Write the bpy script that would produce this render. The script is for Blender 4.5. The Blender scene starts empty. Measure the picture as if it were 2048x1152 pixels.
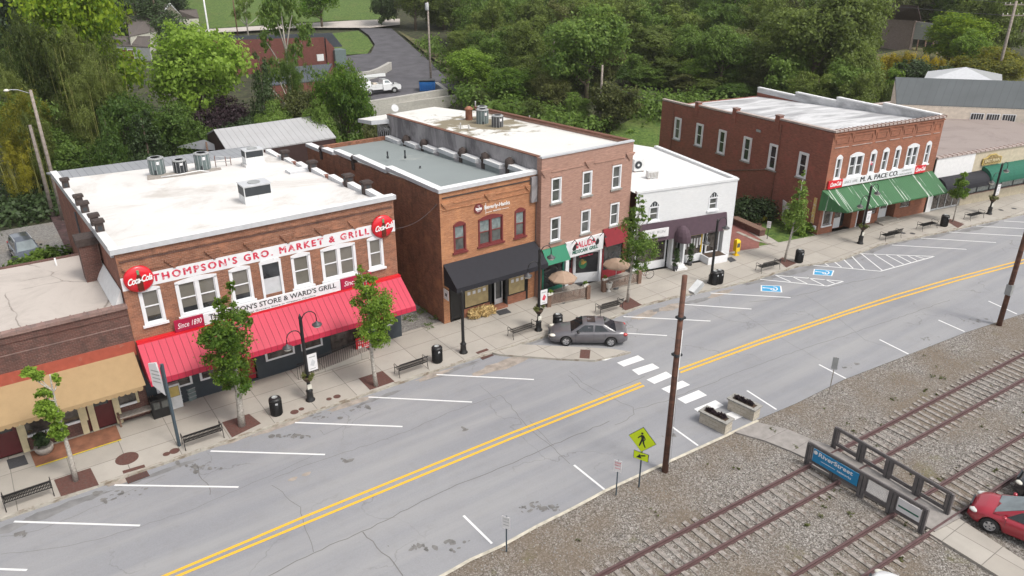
import bpy, bmesh, math, random
import numpy as np
from mathutils import Vector, Matrix
R_=math.radians
# ------------------------------------------------------------------ camera, light, exposure
sc=bpy.context.scene
COL=sc.collection
CF=1530.0; PITCH=R_(24.4); HEAD=R_(54.6); CH=22.7
cd=bpy.data.cameras.new('camera'); cam=bpy.data.objects.new('camera',cd); COL.objects.link(cam)
cd.sensor_width=36; cd.lens=CF/2048*36; cd.clip_end=2000; cd.clip_start=0.5
cam.location=(0,0,CH); cam.rotation_euler=(math.pi/2-PITCH,0,HEAD-math.pi/2)
sc.camera=cam
w=bpy.data.worlds.new('World'); sc.world=w; w.use_nodes=True
nt=w.node_tree; bg=nt.nodes['Background']
sky=nt.nodes.new('ShaderNodeTexSky'); sky.sky_type='NISHITA'; sky.sun_disc=False
SUN_EL,SUN_AZ=R_(56),R_(-72)     # azimuth measured from +X towards +Y
sky.sun_elevation=SUN_EL; sky.sun_rotation=math.pi/2-SUN_AZ
sky.air_density=1.0; sky.dust_density=4.0; sky.ozone_density=1.0
hs=nt.nodes.new('ShaderNodeHueSaturation'); hs.inputs['Saturation'].default_value=0.22
nt.links.new(sky.outputs[0],hs.inputs['Color']); nt.links.new(hs.outputs[0],bg.inputs['Color'])
bg.inputs['Strength'].default_value=0.115
sd=bpy.data.lights.new('sun','SUN'); sd.energy=1.15; sd.angle=R_(13); sd.color=(1,.94,.85)
so=bpy.data.objects.new('sun',sd); COL.objects.link(so)
_d=Vector((math.cos(SUN_EL)*math.cos(SUN_AZ),math.cos(SUN_EL)*math.sin(SUN_AZ),math.sin(SUN_EL)))
so.rotation_euler=_d.to_track_quat('Z','Y').to_euler()
sc.view_settings.view_transform='Standard'; sc.view_settings.look='None'
sc.view_settings.exposure=0.84; sc.view_settings.gamma=1.0

# ------------------------------------------------------------------ survey helpers (pixel of the 2048 photo -> place in the world)
_F=np.array([math.cos(HEAD)*math.cos(PITCH),math.sin(HEAD)*math.cos(PITCH),-math.sin(PITCH)])
_Rt=np.array([math.sin(HEAD),-math.cos(HEAD),0.]); _U=np.cross(_Rt,_F)
def ray(px,py): return _F*CF+_Rt*(px-1024)-_U*(py-576)
def G(px,py,z=0.):
    d=ray(px,py); t=(z-CH)/d[2]; return (d[0]*t,d[1]*t)
def terr(x,y):
    D=.58*x+.815*y
    if 20<x<59 and y<96: return 0. if D<95 else .3     # level ground below the block wall
    pts=((90,0),(106,2.6),(115,3.0),(140,4.4),(170,6.4),(205,10),(300,30),(500,80))
    if D<=90: return 0.
    for (a,b),(c,d) in zip(pts,pts[1:]):
        if D<=c: return b+(d-b)*(D-a)/(c-a)
    return 80.
def GT(px,py,off=0.):
    d=ray(px,py); d=d/np.linalg.norm(d); t=20.
    while t<600:
        x,y,z=d[0]*t,d[1]*t,CH+d[2]*t
        if z<=terr(x,y)+off: return (x,y,terr(x,y))
        t+=.25
    return (x,y,z)
def hz(x,y,py):      # height of something standing at x,y whose top shows at row py
    lo,hi=-5.,60.
    for _ in range(40):
        m=(lo+hi)/2; v=np.array([x,y,m-CH]); yy=576-CF*v.dot(_U)/v.dot(_F)
        if yy>py: lo=m
        else: hi=m
    return lo
class Plane:
    def __init__(s,P0,P1):
        s.P0=np.array(P0,float); d=np.array(P1,float)-s.P0; s.L=float(np.hypot(*d)); s.u=d/s.L
        s.n=np.array([-s.u[1],s.u[0]]); s.ang=math.atan2(s.u[1],s.u[0])
    def fp(s,px,py,y=0.):   # y = local depth (negative toward the street)
        d=ray(px,py); O=s.P0+s.n*y; t=s.n.dot(O)/s.n.dot(d[:2]); q=d[:2]*t-O
        return float(q.dot(s.u)),float(CH+d[2]*t)
    def loc(s,X,Y):
        q=np.array([X,Y])-s.P0; return float(q.dot(s.u)),float(q.dot(s.n))

# ------------------------------------------------------------------ materials
MATS={}
def newmat(name):
    m=bpy.data.materials.new(name); m.use_nodes=True; MATS[name]=m
    return m,m.node_tree,m.node_tree.nodes['Principled BSDF']
def N(nt,t,**k):
    n=nt.nodes.new(t)
    for a,b in k.items(): setattr(n,a,b)
    return n
def ramp(nt,fac,stops,interp='LINEAR'):
    r=N(nt,'ShaderNodeValToRGB'); r.color_ramp.interpolation=interp
    e=r.color_ramp.elements
    while len(e)<len(stops): e.new(.5)
    for q,(p,c) in zip(e,stops):
        q.position=p; q.color=tuple(c)+(1,) if len(c)==3 else c
    nt.links.new(fac,r.inputs[0]); return r.outputs[0]
def mixc(nt,f,a,b,mode='MIX'):
    m=N(nt,'ShaderNodeMix',data_type='RGBA',blend_type=mode)
    for i,v in ((0,f),(6,a),(7,b)):
        if hasattr(v,'links'): nt.links.new(v,m.inputs[i])
        else: m.inputs[i].default_value=v if i==0 else (tuple(v)+(1,) if len(v)==3 else v)
    return m.outputs[2]
def math_(nt,op,a,b=None,clamp=False):
    m=N(nt,'ShaderNodeMath',operation=op,use_clamp=clamp)
    for i,v in enumerate((a,b)):
        if v is None: continue
        if hasattr(v,'links'): nt.links.new(v,m.inputs[i])
        else: m.inputs[i].default_value=v
    return m.outputs[0]
def noise(nt,vec,scale,detail=4,rough=.55,dist=0.):
    n=N(nt,'ShaderNodeTexNoise'); n.inputs['Scale'].default_value=scale; n.inputs['Detail'].default_value=detail
    n.inputs['Roughness'].default_value=rough; n.inputs['Distortion'].default_value=dist
    if vec is not None: nt.links.new(vec,n.inputs['Vector'])
    return n.outputs['Fac']
def scaled(nt,vec,s,rot=0,loc=(0,0,0)):
    m=N(nt,'ShaderNodeMapping'); m.inputs['Scale'].default_value=s; m.inputs['Rotation'].default_value=(0,0,rot); m.inputs['Location'].default_value=loc
    nt.links.new(vec,m.inputs['Vector']); return m.outputs[0]
def bump(nt,bs,h,strength=.3,dist=.02):
    b=N(nt,'ShaderNodeBump'); b.inputs['Strength'].default_value=strength; b.inputs['Distance'].default_value=dist
    nt.links.new(h,b.inputs['Height']); nt.links.new(b.outputs[0],bs.inputs['Normal'])
def objc(nt): return N(nt,'ShaderNodeTexCoord').outputs['Object']
def uvc(nt): return N(nt,'ShaderNodeTexCoord').outputs['UV']
def geo(nt): return N(nt,'ShaderNodeNewGeometry').outputs['Position']
def paint(name,c,rough=.6,metal=0.,var=.12,scale=3.,spec=.5,dirt=None,coat=0.):
    m,nt,b=newmat(name); o=uvc(nt)
    f=noise(nt,o,scale,5)
    lo=tuple(v*(1-var) for v in c); hi=tuple(min(1,v*(1+var)) for v in c)
    col=ramp(nt,f,((.3,lo),(.7,hi)))
    if dirt:
        g=ramp(nt,noise(nt,o,dirt[1],6,.65,.6),((dirt[2],(0,0,0)),(dirt[2]+.12,(1,1,1))))
        col=mixc(nt,g,col,dirt[0])
    nt.links.new(col,b.inputs['Base Color']); b.inputs['Roughness'].default_value=rough; b.inputs['Metallic'].default_value=metal
    b.inputs['Specular IOR Level'].default_value=spec
    if coat: b.inputs['Coat Weight'].default_value=coat; b.inputs['Coat Roughness'].default_value=.08
    return m
def brick(name,c1,c2,mortar,stain=(.05,.035,.03),stain_at=.6,patch=None,size=(.215,.075),white=None,ck=.55):
    m,nt,b=newmat(name); o=uvc(nt)
    t=N(nt,'ShaderNodeTexBrick'); t.offset=.5; nt.links.new(o,t.inputs['Vector'])
    t.inputs['Color1'].default_value=c1+(1,); t.inputs['Color2'].default_value=c2+(1,); t.inputs['Mortar'].default_value=mortar+(1,)
    t.inputs['Scale'].default_value=1; t.inputs['Mortar Size'].default_value=.008; t.inputs['Mortar Smooth'].default_value=.3
    t.inputs['Bias'].default_value=0; t.inputs['Brick Width'].default_value=size[0]; t.inputs['Row Height'].default_value=size[1]
    col=t.outputs['Color']
    big=noise(nt,o,.55,6,.65)
    crs=noise(nt,scaled(nt,o,(2.2,13,1)),1.,3,.7)
    col=mixc(nt,ramp(nt,crs,((.38,(ck,ck,ck)),(.62,(0,0,0)))),col,tuple(v*.55 for v in c2))
    col=mixc(nt,ramp(nt,big,((.35,(0,0,0)),(.7,(ck*.8,ck*.8,ck*.8)))),col,tuple(v*.55 for v in c1))
    if patch: col=mixc(nt,ramp(nt,noise(nt,scaled(nt,o,(1,1,1),0,(7,3,1)),.8,5,.7),((.52,(0,0,0)),(.68,(.6,.6,.6)))),col,patch)
    st=noise(nt,scaled(nt,o,(1,.45,1)),1.6,6,.7,.4)
    col=mixc(nt,ramp(nt,st,((stain_at,(0,0,0)),(stain_at+.15,(.55,.55,.55)))),col,stain)
    if white: col=mixc(nt,ramp(nt,noise(nt,o,2.2,6,.75),((white[1],(0,0,0)),(white[1]+.1,(.6,.6,.6)))),col,white[0])
    nt.links.new(col,b.inputs['Base Color']); b.inputs['Roughness'].default_value=.9
    bump(nt,b,t.outputs['Fac'],.25,-.01)
    return m
def glassy(name,c,rough=.08,var=.5,scale=1.2):
    m,nt,b=newmat(name); o=uvc(nt)
    col=ramp(nt,noise(nt,o,scale,3),((.3,tuple(v*(1-var) for v in c)),(.7,tuple(min(1,v*(1+var)) for v in c))))
    nt.links.new(col,b.inputs['Base Color']); b.inputs['Roughness'].default_value=rough
    b.inputs['Coat Weight'].default_value=.6; b.inputs['Coat Roughness'].default_value=.03
    return m
def leafmat(name,dark,light,trans=.35,huev=.0):
    m,nt,b=newmat(name); g=N(nt,'ShaderNodeNewGeometry')
    o=N(nt,'ShaderNodeTexCoord').outputs['Object']
    inf=N(nt,'ShaderNodeObjectInfo').outputs['Random']
    f=math_(nt,'ADD',math_(nt,'MULTIPLY',g.outputs['Random Per Island'],.45),math_(nt,'MULTIPLY',noise(nt,o,.55,3),.75))
    f=math_(nt,'ADD',f,math_(nt,'MULTIPLY',math_(nt,'SUBTRACT',inf,.5),.5))
    mid=tuple((a+c)/2 for a,c in zip(dark,light))
    col=ramp(nt,f,((.3,dark),(.58,mid),(.85,light)))
    nt.links.new(col,b.inputs['Base Color']); b.inputs['Roughness'].default_value=.55; b.inputs['Specular IOR Level'].default_value=.3
    tr=N(nt,'ShaderNodeBsdfTranslucent'); nt.links.new(mixc(nt,.5,col,tuple(min(1,v*1.6) for v in light)),tr.inputs['Color'])
    mx=N(nt,'ShaderNodeMixShader'); mx.inputs[0].default_value=trans
    nt.links.new(b.outputs[0],mx.inputs[1]); nt.links.new(tr.outputs[0],mx.inputs[2])
    nt.links.new(mx.outputs[0],nt.nodes['Material Output'].inputs['Surface'])
    return m

# buildings
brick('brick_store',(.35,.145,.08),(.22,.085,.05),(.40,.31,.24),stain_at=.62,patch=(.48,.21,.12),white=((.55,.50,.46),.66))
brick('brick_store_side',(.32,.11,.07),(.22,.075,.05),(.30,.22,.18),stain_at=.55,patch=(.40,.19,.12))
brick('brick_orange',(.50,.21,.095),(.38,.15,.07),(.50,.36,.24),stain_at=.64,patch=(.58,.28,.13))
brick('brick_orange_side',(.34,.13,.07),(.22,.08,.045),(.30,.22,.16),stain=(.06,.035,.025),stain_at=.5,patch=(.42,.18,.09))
brick('brick_pink',(.47,.27,.205),(.40,.225,.175),(.45,.32,.26),stain=(.22,.15,.14),stain_at=.6)
brick('brick_red',(.34,.115,.075),(.24,.082,.055),(.24,.13,.11),stain=(.10,.03,.025),stain_at=.6,patch=(.34,.095,.07))
brick('brick_orange_front',(.38,.145,.08),(.29,.11,.062),(.30,.19,.15),stain=(.10,.04,.03),stain_at=.6,patch=(.42,.16,.09))
brick('brick_dark',(.17,.07,.055),(.11,.05,.042),(.24,.18,.15),stain=(.04,.03,.028),stain_at=.5)
brick('brick_white',(.72,.73,.74),(.68,.69,.70),(.62,.63,.64),stain=(.45,.45,.45),stain_at=.68,patch=(.7,.7,.7),ck=.12)
brick('brick_far',(.22,.07,.055),(.16,.05,.042),(.22,.12,.10))
brick('brick_house',(.46,.36,.33),(.36,.27,.25),(.34,.28,.25))
brick('block_wall',(.52,.50,.46),(.44,.42,.39),(.26,.25,.23),stain=(.25,.24,.22),size=(1.5,.6))
brick('plaza_brick',(.30,.12,.10),(.25,.10,.085),(.30,.2,.17),size=(.6,.6))
brick('stone_wall',(.55,.50,.42),(.48,.43,.35),(.25,.22,.18),stain=(.25,.22,.17),size=(.38,.21))
brick('coping_tile',(.34,.22,.19),(.26,.17,.15),(.10,.08,.07),stain=(.08,.07,.07),stain_at=.5,size=(.6,3.))
brick('coping_pale',(.55,.46,.42),(.46,.38,.35),(.16,.12,.11),stain=(.2,.15,.13),stain_at=.55,size=(.6,3.))
def roofm(name,c,dirt,at=.52,rough=.7,crack=None,stretch=(1,1,1),spot=None):
    m,nt,b=newmat(name); o=scaled(nt,uvc(nt),stretch)
    col=ramp(nt,noise(nt,o,.35,5),((.3,tuple(v*.93 for v in c)),(.7,c)))
    n1=noise(nt,o,.25,8,.7,.8)
    col=mixc(nt,ramp(nt,n1,((at,(0,0,0)),(at+.16,(.75,.75,.75)))),col,dirt)
    n2=noise(nt,o,3.,6,.75)
    col=mixc(nt,ramp(nt,n2,((.58,(0,0,0)),(.75,(.35,.35,.35)))),col,dirt)
    if spot:   # dried ponding stain
        vm=N(nt,'ShaderNodeVectorMath',operation='SUBTRACT'); nt.links.new(uvc(nt),vm.inputs[0]); vm.inputs[1].default_value=(*spot[0],0)
        ln=N(nt,'ShaderNodeVectorMath',operation='LENGTH'); nt.links.new(scaled(nt,vm.outputs[0],(1/spot[1][0],1/spot[1][1],1)),ln.inputs[0])
        mk_=math_(nt,'ADD',math_(nt,'SUBTRACT',1.,ln.outputs['Value']),math_(nt,'MULTIPLY',math_(nt,'SUBTRACT',noise(nt,uvc(nt),.55,6,.65,.6),.5),3.2))
        col=mixc(nt,ramp(nt,mk_,((.2,(0,0,0)),(.42,(.9,.9,.9)))),col,spot[2])
    if crack:
        v=N(nt,'ShaderNodeTexVoronoi',feature='DISTANCE_TO_EDGE'); v.inputs['Scale'].default_value=crack[0]
        nz=N(nt,'ShaderNodeTexNoise'); nz.inputs['Scale'].default_value=.8; nz.inputs['Detail'].default_value=6; nt.links.new(o,nz.inputs['Vector'])
        nt.links.new(mixc(nt,.35,o,nz.outputs['Color']),v.inputs['Vector'])
        k=ramp(nt,v.outputs['Distance'],((.0,(1,1,1)),(crack[1],(0,0,0))))
        k=mixc(nt,ramp(nt,noise(nt,o,.4,3),((.42,(0,0,0)),(.6,(1,1,1)))),(0,0,0),k)
        col=mixc(nt,k,col,crack[2])
    nt.links.new(col,b.inputs['Base Color']); b.inputs['Roughness'].default_value=rough
    bump(nt,b,n1,.3,.04)
    return m
roofm('roof_white',(.70,.68,.66),(.45,.41,.37),.50)
roofm('roof_bright',(.72,.72,.71),(.5,.47,.42),.62)
roofm('roof_salt',(.68,.67,.64),(.40,.36,.26),.56,spot=((4.2,14.5),(4.6,6.0),(.17,.135,.07)))
roofm('roof_grey',(.24,.27,.27),(.36,.37,.35),.58)
roofm('roof_concrete',(.50,.45,.41),(.36,.32,.29),.5,crack=(.35,.012,(.18,.15,.13)))
roofm('roof_silver',(.62,.62,.63),(.19,.19,.20),.44,stretch=(.45,2.2,1))
roofm('roof_brown',(.30,.25,.23),(.19,.15,.14),.5)
roofm('stucco_stained',(.36,.34,.35),(.06,.055,.065),.42,stretch=(1.2,.5,1))
paint('shingle_brown',(.10,.085,.078),.9,scale=8,var=.3)
paint('shingle_slate',(.065,.075,.09),.9,scale=8,var=.2)
paint('shingle_dark',(.09,.06,.06),.9,scale=8,var=.3)
def seam(name,c,pitch=.45,axis=0,rough=.45,metal=.0,depth=.5,line=.45,dirt=None,stripes=None):
    m,nt,b=newmat(name); o=uvc(nt)
    sep=N(nt,'ShaderNodeSeparateXYZ'); nt.links.new(o,sep.inputs[0])
    fr=math_(nt,'FRACT',math_(nt,'DIVIDE',sep.outputs[axis],pitch))
    k=ramp(nt,fr,((0,(1,1,1)),(.06,(1,1,1)),(.10,(0,0,0)),(1,(0,0,0))))
    col=ramp(nt,noise(nt,o,.6,5),((.3,tuple(v*.85 for v in c)),(.7,c)))
    if stripes:   # worn bands: some panels have lost their paint
        idx=math_(nt,'FLOOR',math_(nt,'DIVIDE',sep.outputs[axis],pitch*.26))
        wn=N(nt,'ShaderNodeTexWhiteNoise',noise_dimensions='1D'); nt.links.new(idx,wn.inputs['W'])
        s=ramp(nt,wn.outputs['Value'],((stripes[1],(0,0,0)),(stripes[1]+.01,(1,1,1))),'CONSTANT')
        wr=ramp(nt,noise(nt,scaled(nt,o,(3,.35,1)),1.,5,.6),((.47,(0,0,0)),(.55,(1,1,1))))
        s=mixc(nt,wr,(0,0,0),s); col=mixc(nt,s,col,stripes[0])
    if dirt: col=mixc(nt,ramp(nt,noise(nt,o,1.2,6,.7),((.5,(0,0,0)),(.72,(.6,.6,.6)))),col,dirt)
    col=mixc(nt,k,col,tuple(v*line for v in c))
    nt.links.new(col,b.inputs['Base Color']); b.inputs['Roughness'].default_value=rough; b.inputs['Metallic'].default_value=metal
    bump(nt,b,k,depth,.03)
    return m
seam('tin_roof',(.42,.42,.43),.6,0,.55,0,.4,.6,dirt=(.30,.28,.28))
seam('tin_grey',(.30,.31,.33),.5,0,.6,0,.4,.55)
seam('awning_red',(.50,.022,.060),.34,0,.45,0,.6,.45,dirt=(.34,.018,.045))
seam('awning_green_metal',(.028,.125,.042),.27,0,.6,0,.6,.5,stripes=((.52,.56,.52),.80))
seam('panel_green',(.01,.19,.10),.16,0,.6,0,.5,.6)
seam('roof_panel_grey',(.15,.17,.18),.6,0,.7,0,.2,.8)
paint('cloth_tan',(.32,.22,.115),.9,var=.06); paint('cloth_black',(.012,.012,.018),.8); paint('cloth_plum',(.075,.045,.06),.85)
paint('cloth_green',(.01,.11,.07),.8); paint('cloth_red',(.20,.010,.018),.7); paint('cloth_darkred',(.30,.01,.05),.7)
paint('cloth_umbrella',(.34,.24,.175),.85,var=.1)
paint('white_paint',(.74,.74,.74),.5,var=.05); paint('white_trim',(.72,.73,.75),.45,var=.05,dirt=((.4,.38,.36),2.5,.66))
paint('coping_metal',(.50,.51,.53),.45,var=.08); paint('coping_white',(.74,.74,.74),.5,var=.06)
paint('cream_paint',(.60,.52,.33),.6); paint('maroon_paint',(.10,.018,.02),.5); paint('maroon_trim',(.16,.03,.03),.5)
paint('dark_blue_paint',(.03,.04,.05),.5); paint('black_paint',(.012,.012,.013),.42,var=.2); paint('red_door',(.28,.01,.02),.5)
paint('red_band',(.34,.075,.045),.85,dirt=((.30,.16,.12),1.5,.58)); paint('beige_stucco',(.50,.44,.33),.9)
paint('beige_wall',(.60,.53,.45),.9); paint('siding_grey',(.36,.37,.36),.8); paint('siding_cream',(.50,.49,.42),.8)
paint('brick_soot',(.055,.04,.036),.9,var=.4,scale=6); paint('sign_red',(.62,.008,.02),.35,var=.03,coat=.5); paint('sign_wine',(.36,.01,.05),.5,var=.05)
paint('letter_red',(.55,.03,.07),.6,var=.35,scale=9,dirt=((.70,.62,.64),5.,.53)); paint('letter_black',(.015,.015,.018),.6); paint('letter_white',(.8,.8,.8),.5,var=.02)
paint('letter_green',(.01,.12,.08),.6); paint('letter_gold',(.50,.38,.12),.6); paint('sign_lime',(.62,.78,.01),.45,var=.03)
paint('sign_blue',(.01,.22,.45),.5,var=.05); paint('bottle_glass',(.10,.02,.01),.3); paint('bottle_green',(.12,.3,.15),.3)
paint('worn_sign',(.55,.38,.12),.7,dirt=((.6,.55,.45),5,.5)); paint('wood_sign',(.20,.14,.06),.8,dirt=((.42,.33,.14),6,.5))
paint('grey_metal',(.30,.31,.31),.5,var=.1); paint('dark_metal',(.06,.06,.065),.5,var=.2); paint('galv',(.42,.43,.44),.45,var=.12)
paint('coil_dark',(.025,.03,.035),.5); paint('fin_teal',(.13,.17,.17),.5); paint('pole_blue',(.055,.08,.10),.5,var=.1)
paint('rust',(.16,.07,.045),.9,var=.4,scale=8); paint('grate_red',(.105,.045,.036),.85,var=.25,scale=10,dirt=((.10,.06,.05),8,.5))
paint('rail_steel',(.105,.06,.06),.6,var=.2); paint('yellow_plastic',(.75,.50,.01),.4,var=.05); paint('blue_dumpster',(.015,.14,.42),.5)
paint('rug_dark',(.05,.05,.055),.95,var=.2,scale=10); paint('awning_floor',(.22,.095,.055),.8,var=.3,scale=2); paint('safety_yellow',(.70,.55,.03),.7)
paint('wood_grey',(.30,.27,.24),.85,var=.3,scale=7); paint('wood_brown',(.18,.11,.08),.85,var=.35,scale=6); paint('bench_green',(.04,.08,.06),.6)
paint('gate_metal',(.12,.11,.11),.6,var=.2); paint('shed_wall',(.045,.022,.02),.85); paint('slab_grey',(.27,.25,.235),.9,var=.15); paint('lattice_wood',(.22,.16,.13),.85,var=.3,scale=6)
paint('tie_wood',(.27,.245,.225),.95,var=.6,scale=4,dirt=((.15,.12,.10),3,.5)); paint('straw',(.55,.40,.18),.95,var=.4,scale=14)
paint('paper_tan',(.40,.31,.16),.8,var=.15); paint('door_white',(.62,.62,.62),.5); paint('terracotta',(.30,.13,.08),.9,var=.3)
paint('stone_cap',(.28,.27,.25),.9,var=.25,scale=6); paint('urn_white',(.62,.60,.56),.7); paint('asphalt_new',(.085,.082,.092),.9,var=.25,scale=.5)
paint('car_grey',(.105,.10,.11),.32,0,.03,coat=1.); paint('car_silver',(.085,.10,.13),.32,.3,.03,coat=1.); paint('car_red',(.32,.008,.025),.3,0,.03,coat=1.)
paint('car_black',(.02,.02,.024),.3,0,.03,coat=1.); paint('car_white',(.78,.79,.8),.3,0,.03,coat=1.); paint('tyre',(.025,.025,.026),.8); paint('rim',(.50,.50,.52),.35,.6)
paint('lamp_red',(.40,.02,.02),.25,coat=1.); paint('lamp_clear',(.65,.63,.55),.2,coat=1.); paint('white_plastic',(.65,.66,.66),.5)
paint('bark',(.15,.115,.085),.9,var=.4,scale=5); paint('bark_pale',(.38,.35,.31),.9,var=.4,scale=9); paint('bamboo_stem',(.30,.30,.09),.7)
paint('pole_wood',(.13,.06,.04),.85,var=.35,scale=4,dirt=((.08,.04,.03),3,.5)); paint('pole_grey',(.27,.23,.20),.85,var=.3,scale=4)
paint('soil',(.07,.045,.03),.95); paint('glass_white',(.55,.55,.53),.2,coat=.5); paint('mural_green',(.02,.14,.06),.6,dirt=((.6,.3,.05),2.,.55))
paint('banner_white',(.68,.67,.68),.7,var=.04); paint('pipe_white',(.7,.7,.7),.5)
glassy('glass_dark',(.028,.03,.034)); glassy('glass_blind',(.16,.15,.13),.12,.12); glassy('glass_mid',(.085,.09,.085),.08,.5)
glassy('glass_curtain',(.18,.22,.22),.1,.35,3); glassy('car_glass',(.018,.022,.026),.05,.2); glassy('glass_store',(.06,.05,.045),.06,.8,2.5); glassy('car_glass_pale',(.16,.19,.20),.05,.3)
leafmat('leaf_street',(.045,.10,.012),(.27,.40,.055),.45); leafmat('leaf_bright',(.05,.14,.01),(.25,.38,.025),.45)
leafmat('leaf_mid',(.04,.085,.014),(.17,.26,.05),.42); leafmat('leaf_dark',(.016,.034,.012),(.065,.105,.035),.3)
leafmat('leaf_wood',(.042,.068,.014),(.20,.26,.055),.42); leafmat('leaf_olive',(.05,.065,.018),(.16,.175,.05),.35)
leafmat('leaf_bamboo',(.03,.055,.012),(.18,.22,.05),.4); leafmat('leaf_yellow',(.07,.09,.01),(.36,.33,.03),.4)
leafmat('leaf_purple',(.014,.009,.011),(.05,.027,.036),.3); leafmat('leaf_hedge',(.03,.07,.01),(.14,.22,.03),.3); leafmat('leaf_pale',(.05,.11,.02),(.24,.34,.07),.45)
leafmat('leaf_gold',(.13,.12,.01),(.60,.48,.04),.45); leafmat('leaf_lime',(.06,.14,.012),(.34,.44,.03),.5)
leafmat('leaf_red',(.05,.008,.012),(.14,.03,.04),.3)
# ground materials
def m_road():
    m,nt,b=newmat('road_asphalt'); o=geo(nt)
    n1=noise(nt,o,.12,6,.6); n2=noise(nt,o,14,4,.8); n3=noise(nt,o,1.3,6,.7)
    col=ramp(nt,n1,((.3,(.235,.239,.260)),(.7,(.28,.283,.299))))
    col=mixc(nt,ramp(nt,n2,((.35,(.35,.35,.35)),(.65,(0,0,0)))),col,(.17,.17,.175))
    col=mixc(nt,ramp(nt,n3,((.5,(0,0,0)),(.75,(.4,.4,.4)))),col,(.195,.19,.188))
    # wheel tracks / streaks along the street
    n4=noise(nt,scaled(nt,o,(.05,.9,1)),1.,4,.6)
    col=mixc(nt,ramp(nt,n4,((.42,(0,0,0)),(.68,(.5,.5,.5)))),col,(.335,.33,.325))
    # oil spots
    n5=noise(nt,o,1.1,5,.75,.2)
    col=mixc(nt,ramp(nt,n5,((.70,(0,0,0)),(.74,(.55,.55,.55)))),col,(.09,.085,.085))
    # fine cracking
    v=N(nt,'ShaderNodeTexVoronoi',feature='DISTANCE_TO_EDGE'); v.inputs['Scale'].default_value=.16
    nz=N(nt,'ShaderNodeTexNoise'); nz.inputs['Scale'].default_value=.5; nz.inputs['Detail'].default_value=7; nt.links.new(o,nz.inputs['Vector'])
    vv=N(nt,'ShaderNodeVectorMath',operation='SCALE'); nt.links.new(nz.outputs['Color'],vv.inputs[0]); vv.inputs['Scale'].default_value=3.
    va=N(nt,'ShaderNodeVectorMath',operation='ADD'); nt.links.new(o,va.inputs[0]); nt.links.new(vv.outputs[0],va.inputs[1]); nt.links.new(va.outputs[0],v.inputs['Vector'])
    k=ramp(nt,v.outputs['Distance'],((.0,(1,1,1)),(.005,(0,0,0))))
    k=mixc(nt,ramp(nt,noise(nt,o,.17,2),((.5,(0,0,0)),(.6,(.6,.6,.6)))),(0,0,0),k)
    col=mixc(nt,k,col,(.12,.115,.11))
    nt.links.new(col,b.inputs['Base Color']); b.inputs['Roughness'].default_value=.85; bump(nt,b,n2,.25,.01)
m_road()
def m_walk():
    m,nt,b=newmat('sidewalk_concrete'); o=uvc(nt)
    t=N(nt,'ShaderNodeTexBrick'); t.offset=0; nt.links.new(o,t.inputs['Vector'])
    t.inputs['Color1'].default_value=(.355,.325,.285,1); t.inputs['Color2'].default_value=(.41,.38,.34,1); t.inputs['Mortar'].default_value=(.16,.145,.13,1)
    t.inputs['Scale'].default_value=1; t.inputs['Mortar Size'].default_value=.018; t.inputs['Brick Width'].default_value=2.3; t.inputs['Row Height'].default_value=1.62
    n=noise(nt,o,.5,6,.65); col=mixc(nt,ramp(nt,n,((.4,(0,0,0)),(.75,(.5,.5,.5)))),t.outputs['Color'],(.25,.235,.21))
    n2=noise(nt,o,5,6,.75); col=mixc(nt,ramp(nt,n2,((.6,(0,0,0)),(.75,(.35,.35,.35)))),col,(.2,.18,.15))
    nt.links.new(col,b.inputs['Base Color']); b.inputs['Roughness'].default_value=.85; bump(nt,b,noise(nt,o,20,4),.15,.01)
m_walk()
def m_gravel(name,cols,scale,patch,pat,grass=None):
    m,nt,b=newmat(name); o=geo(nt)
    v=N(nt,'ShaderNodeTexVoronoi'); v.inputs['Scale'].default_value=scale; nt.links.new(o,v.inputs['Vector'])
    sp=N(nt,'ShaderNodeSeparateColor'); nt.links.new(v.outputs['Color'],sp.inputs[0])
    col=ramp(nt,sp.outputs[0],((0,cols[0]),(.35,cols[1]),(.7,cols[2]),(1,cols[3])))
    col=mixc(nt,ramp(nt,noise(nt,o,.22,6,.6),((pat,(0,0,0)),(pat+.2,(.7,.7,.7)))),col,patch)
    if grass: col=mixc(nt,ramp(nt,noise(nt,o,.5,7,.7),((.60,(0,0,0)),(.70,(.5,.5,.5)))),col,grass)
    nt.links.new(col,b.inputs['Base Color']); b.inputs['Roughness'].default_value=.95; bump(nt,b,v.outputs['Distance'],.6,.04)
m_gravel('gravel_track',((.06,.052,.045),(.15,.135,.12),(.215,.195,.178),(.40,.38,.355)),20,(.155,.118,.082),.42,(.13,.12,.05))
m_gravel('gravel_lot',((.12,.115,.11),(.17,.16,.15),(.20,.19,.18),(.25,.24,.22)),12,(.22,.17,.12),.55)
m_gravel('grass_lawn',((.035,.075,.01),(.06,.11,.016),(.085,.14,.022),(.11,.165,.03)),4,(.10,.12,.03),.5)
m_gravel('grass_rough',((.05,.06,.02),(.09,.10,.03),(.12,.11,.05),(.16,.12,.07)),3,(.15,.09,.06),.5)
m_gravel('forest_floor',((.02,.022,.012),(.04,.04,.02),(.05,.06,.02),(.07,.06,.035)),2,(.03,.045,.015),.5)
m_gravel('mulch',((.035,.018,.018),(.05,.026,.026),(.07,.036,.036),(.085,.045,.045)),3,(.06,.04,.035),.5)
def mk(name,c,chip=.6,under=(.27,.27,.28)):
    m,nt,b=newmat(name); o=geo(nt)
    k=ramp(nt,noise(nt,o,7,6,.75),((chip,(0,0,0)),(chip+.08,(.7,.7,.7))))
    nt.links.new(mixc(nt,k,c,under),b.inputs['Base Color']); b.inputs['Roughness'].default_value=.6
mk('mark_white',(.70,.70,.70),.60); mk('mark_yellow',(.72,.42,.04),.66,(.40,.33,.22)); mk('mark_blue',(.04,.30,.55),.66)
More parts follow.
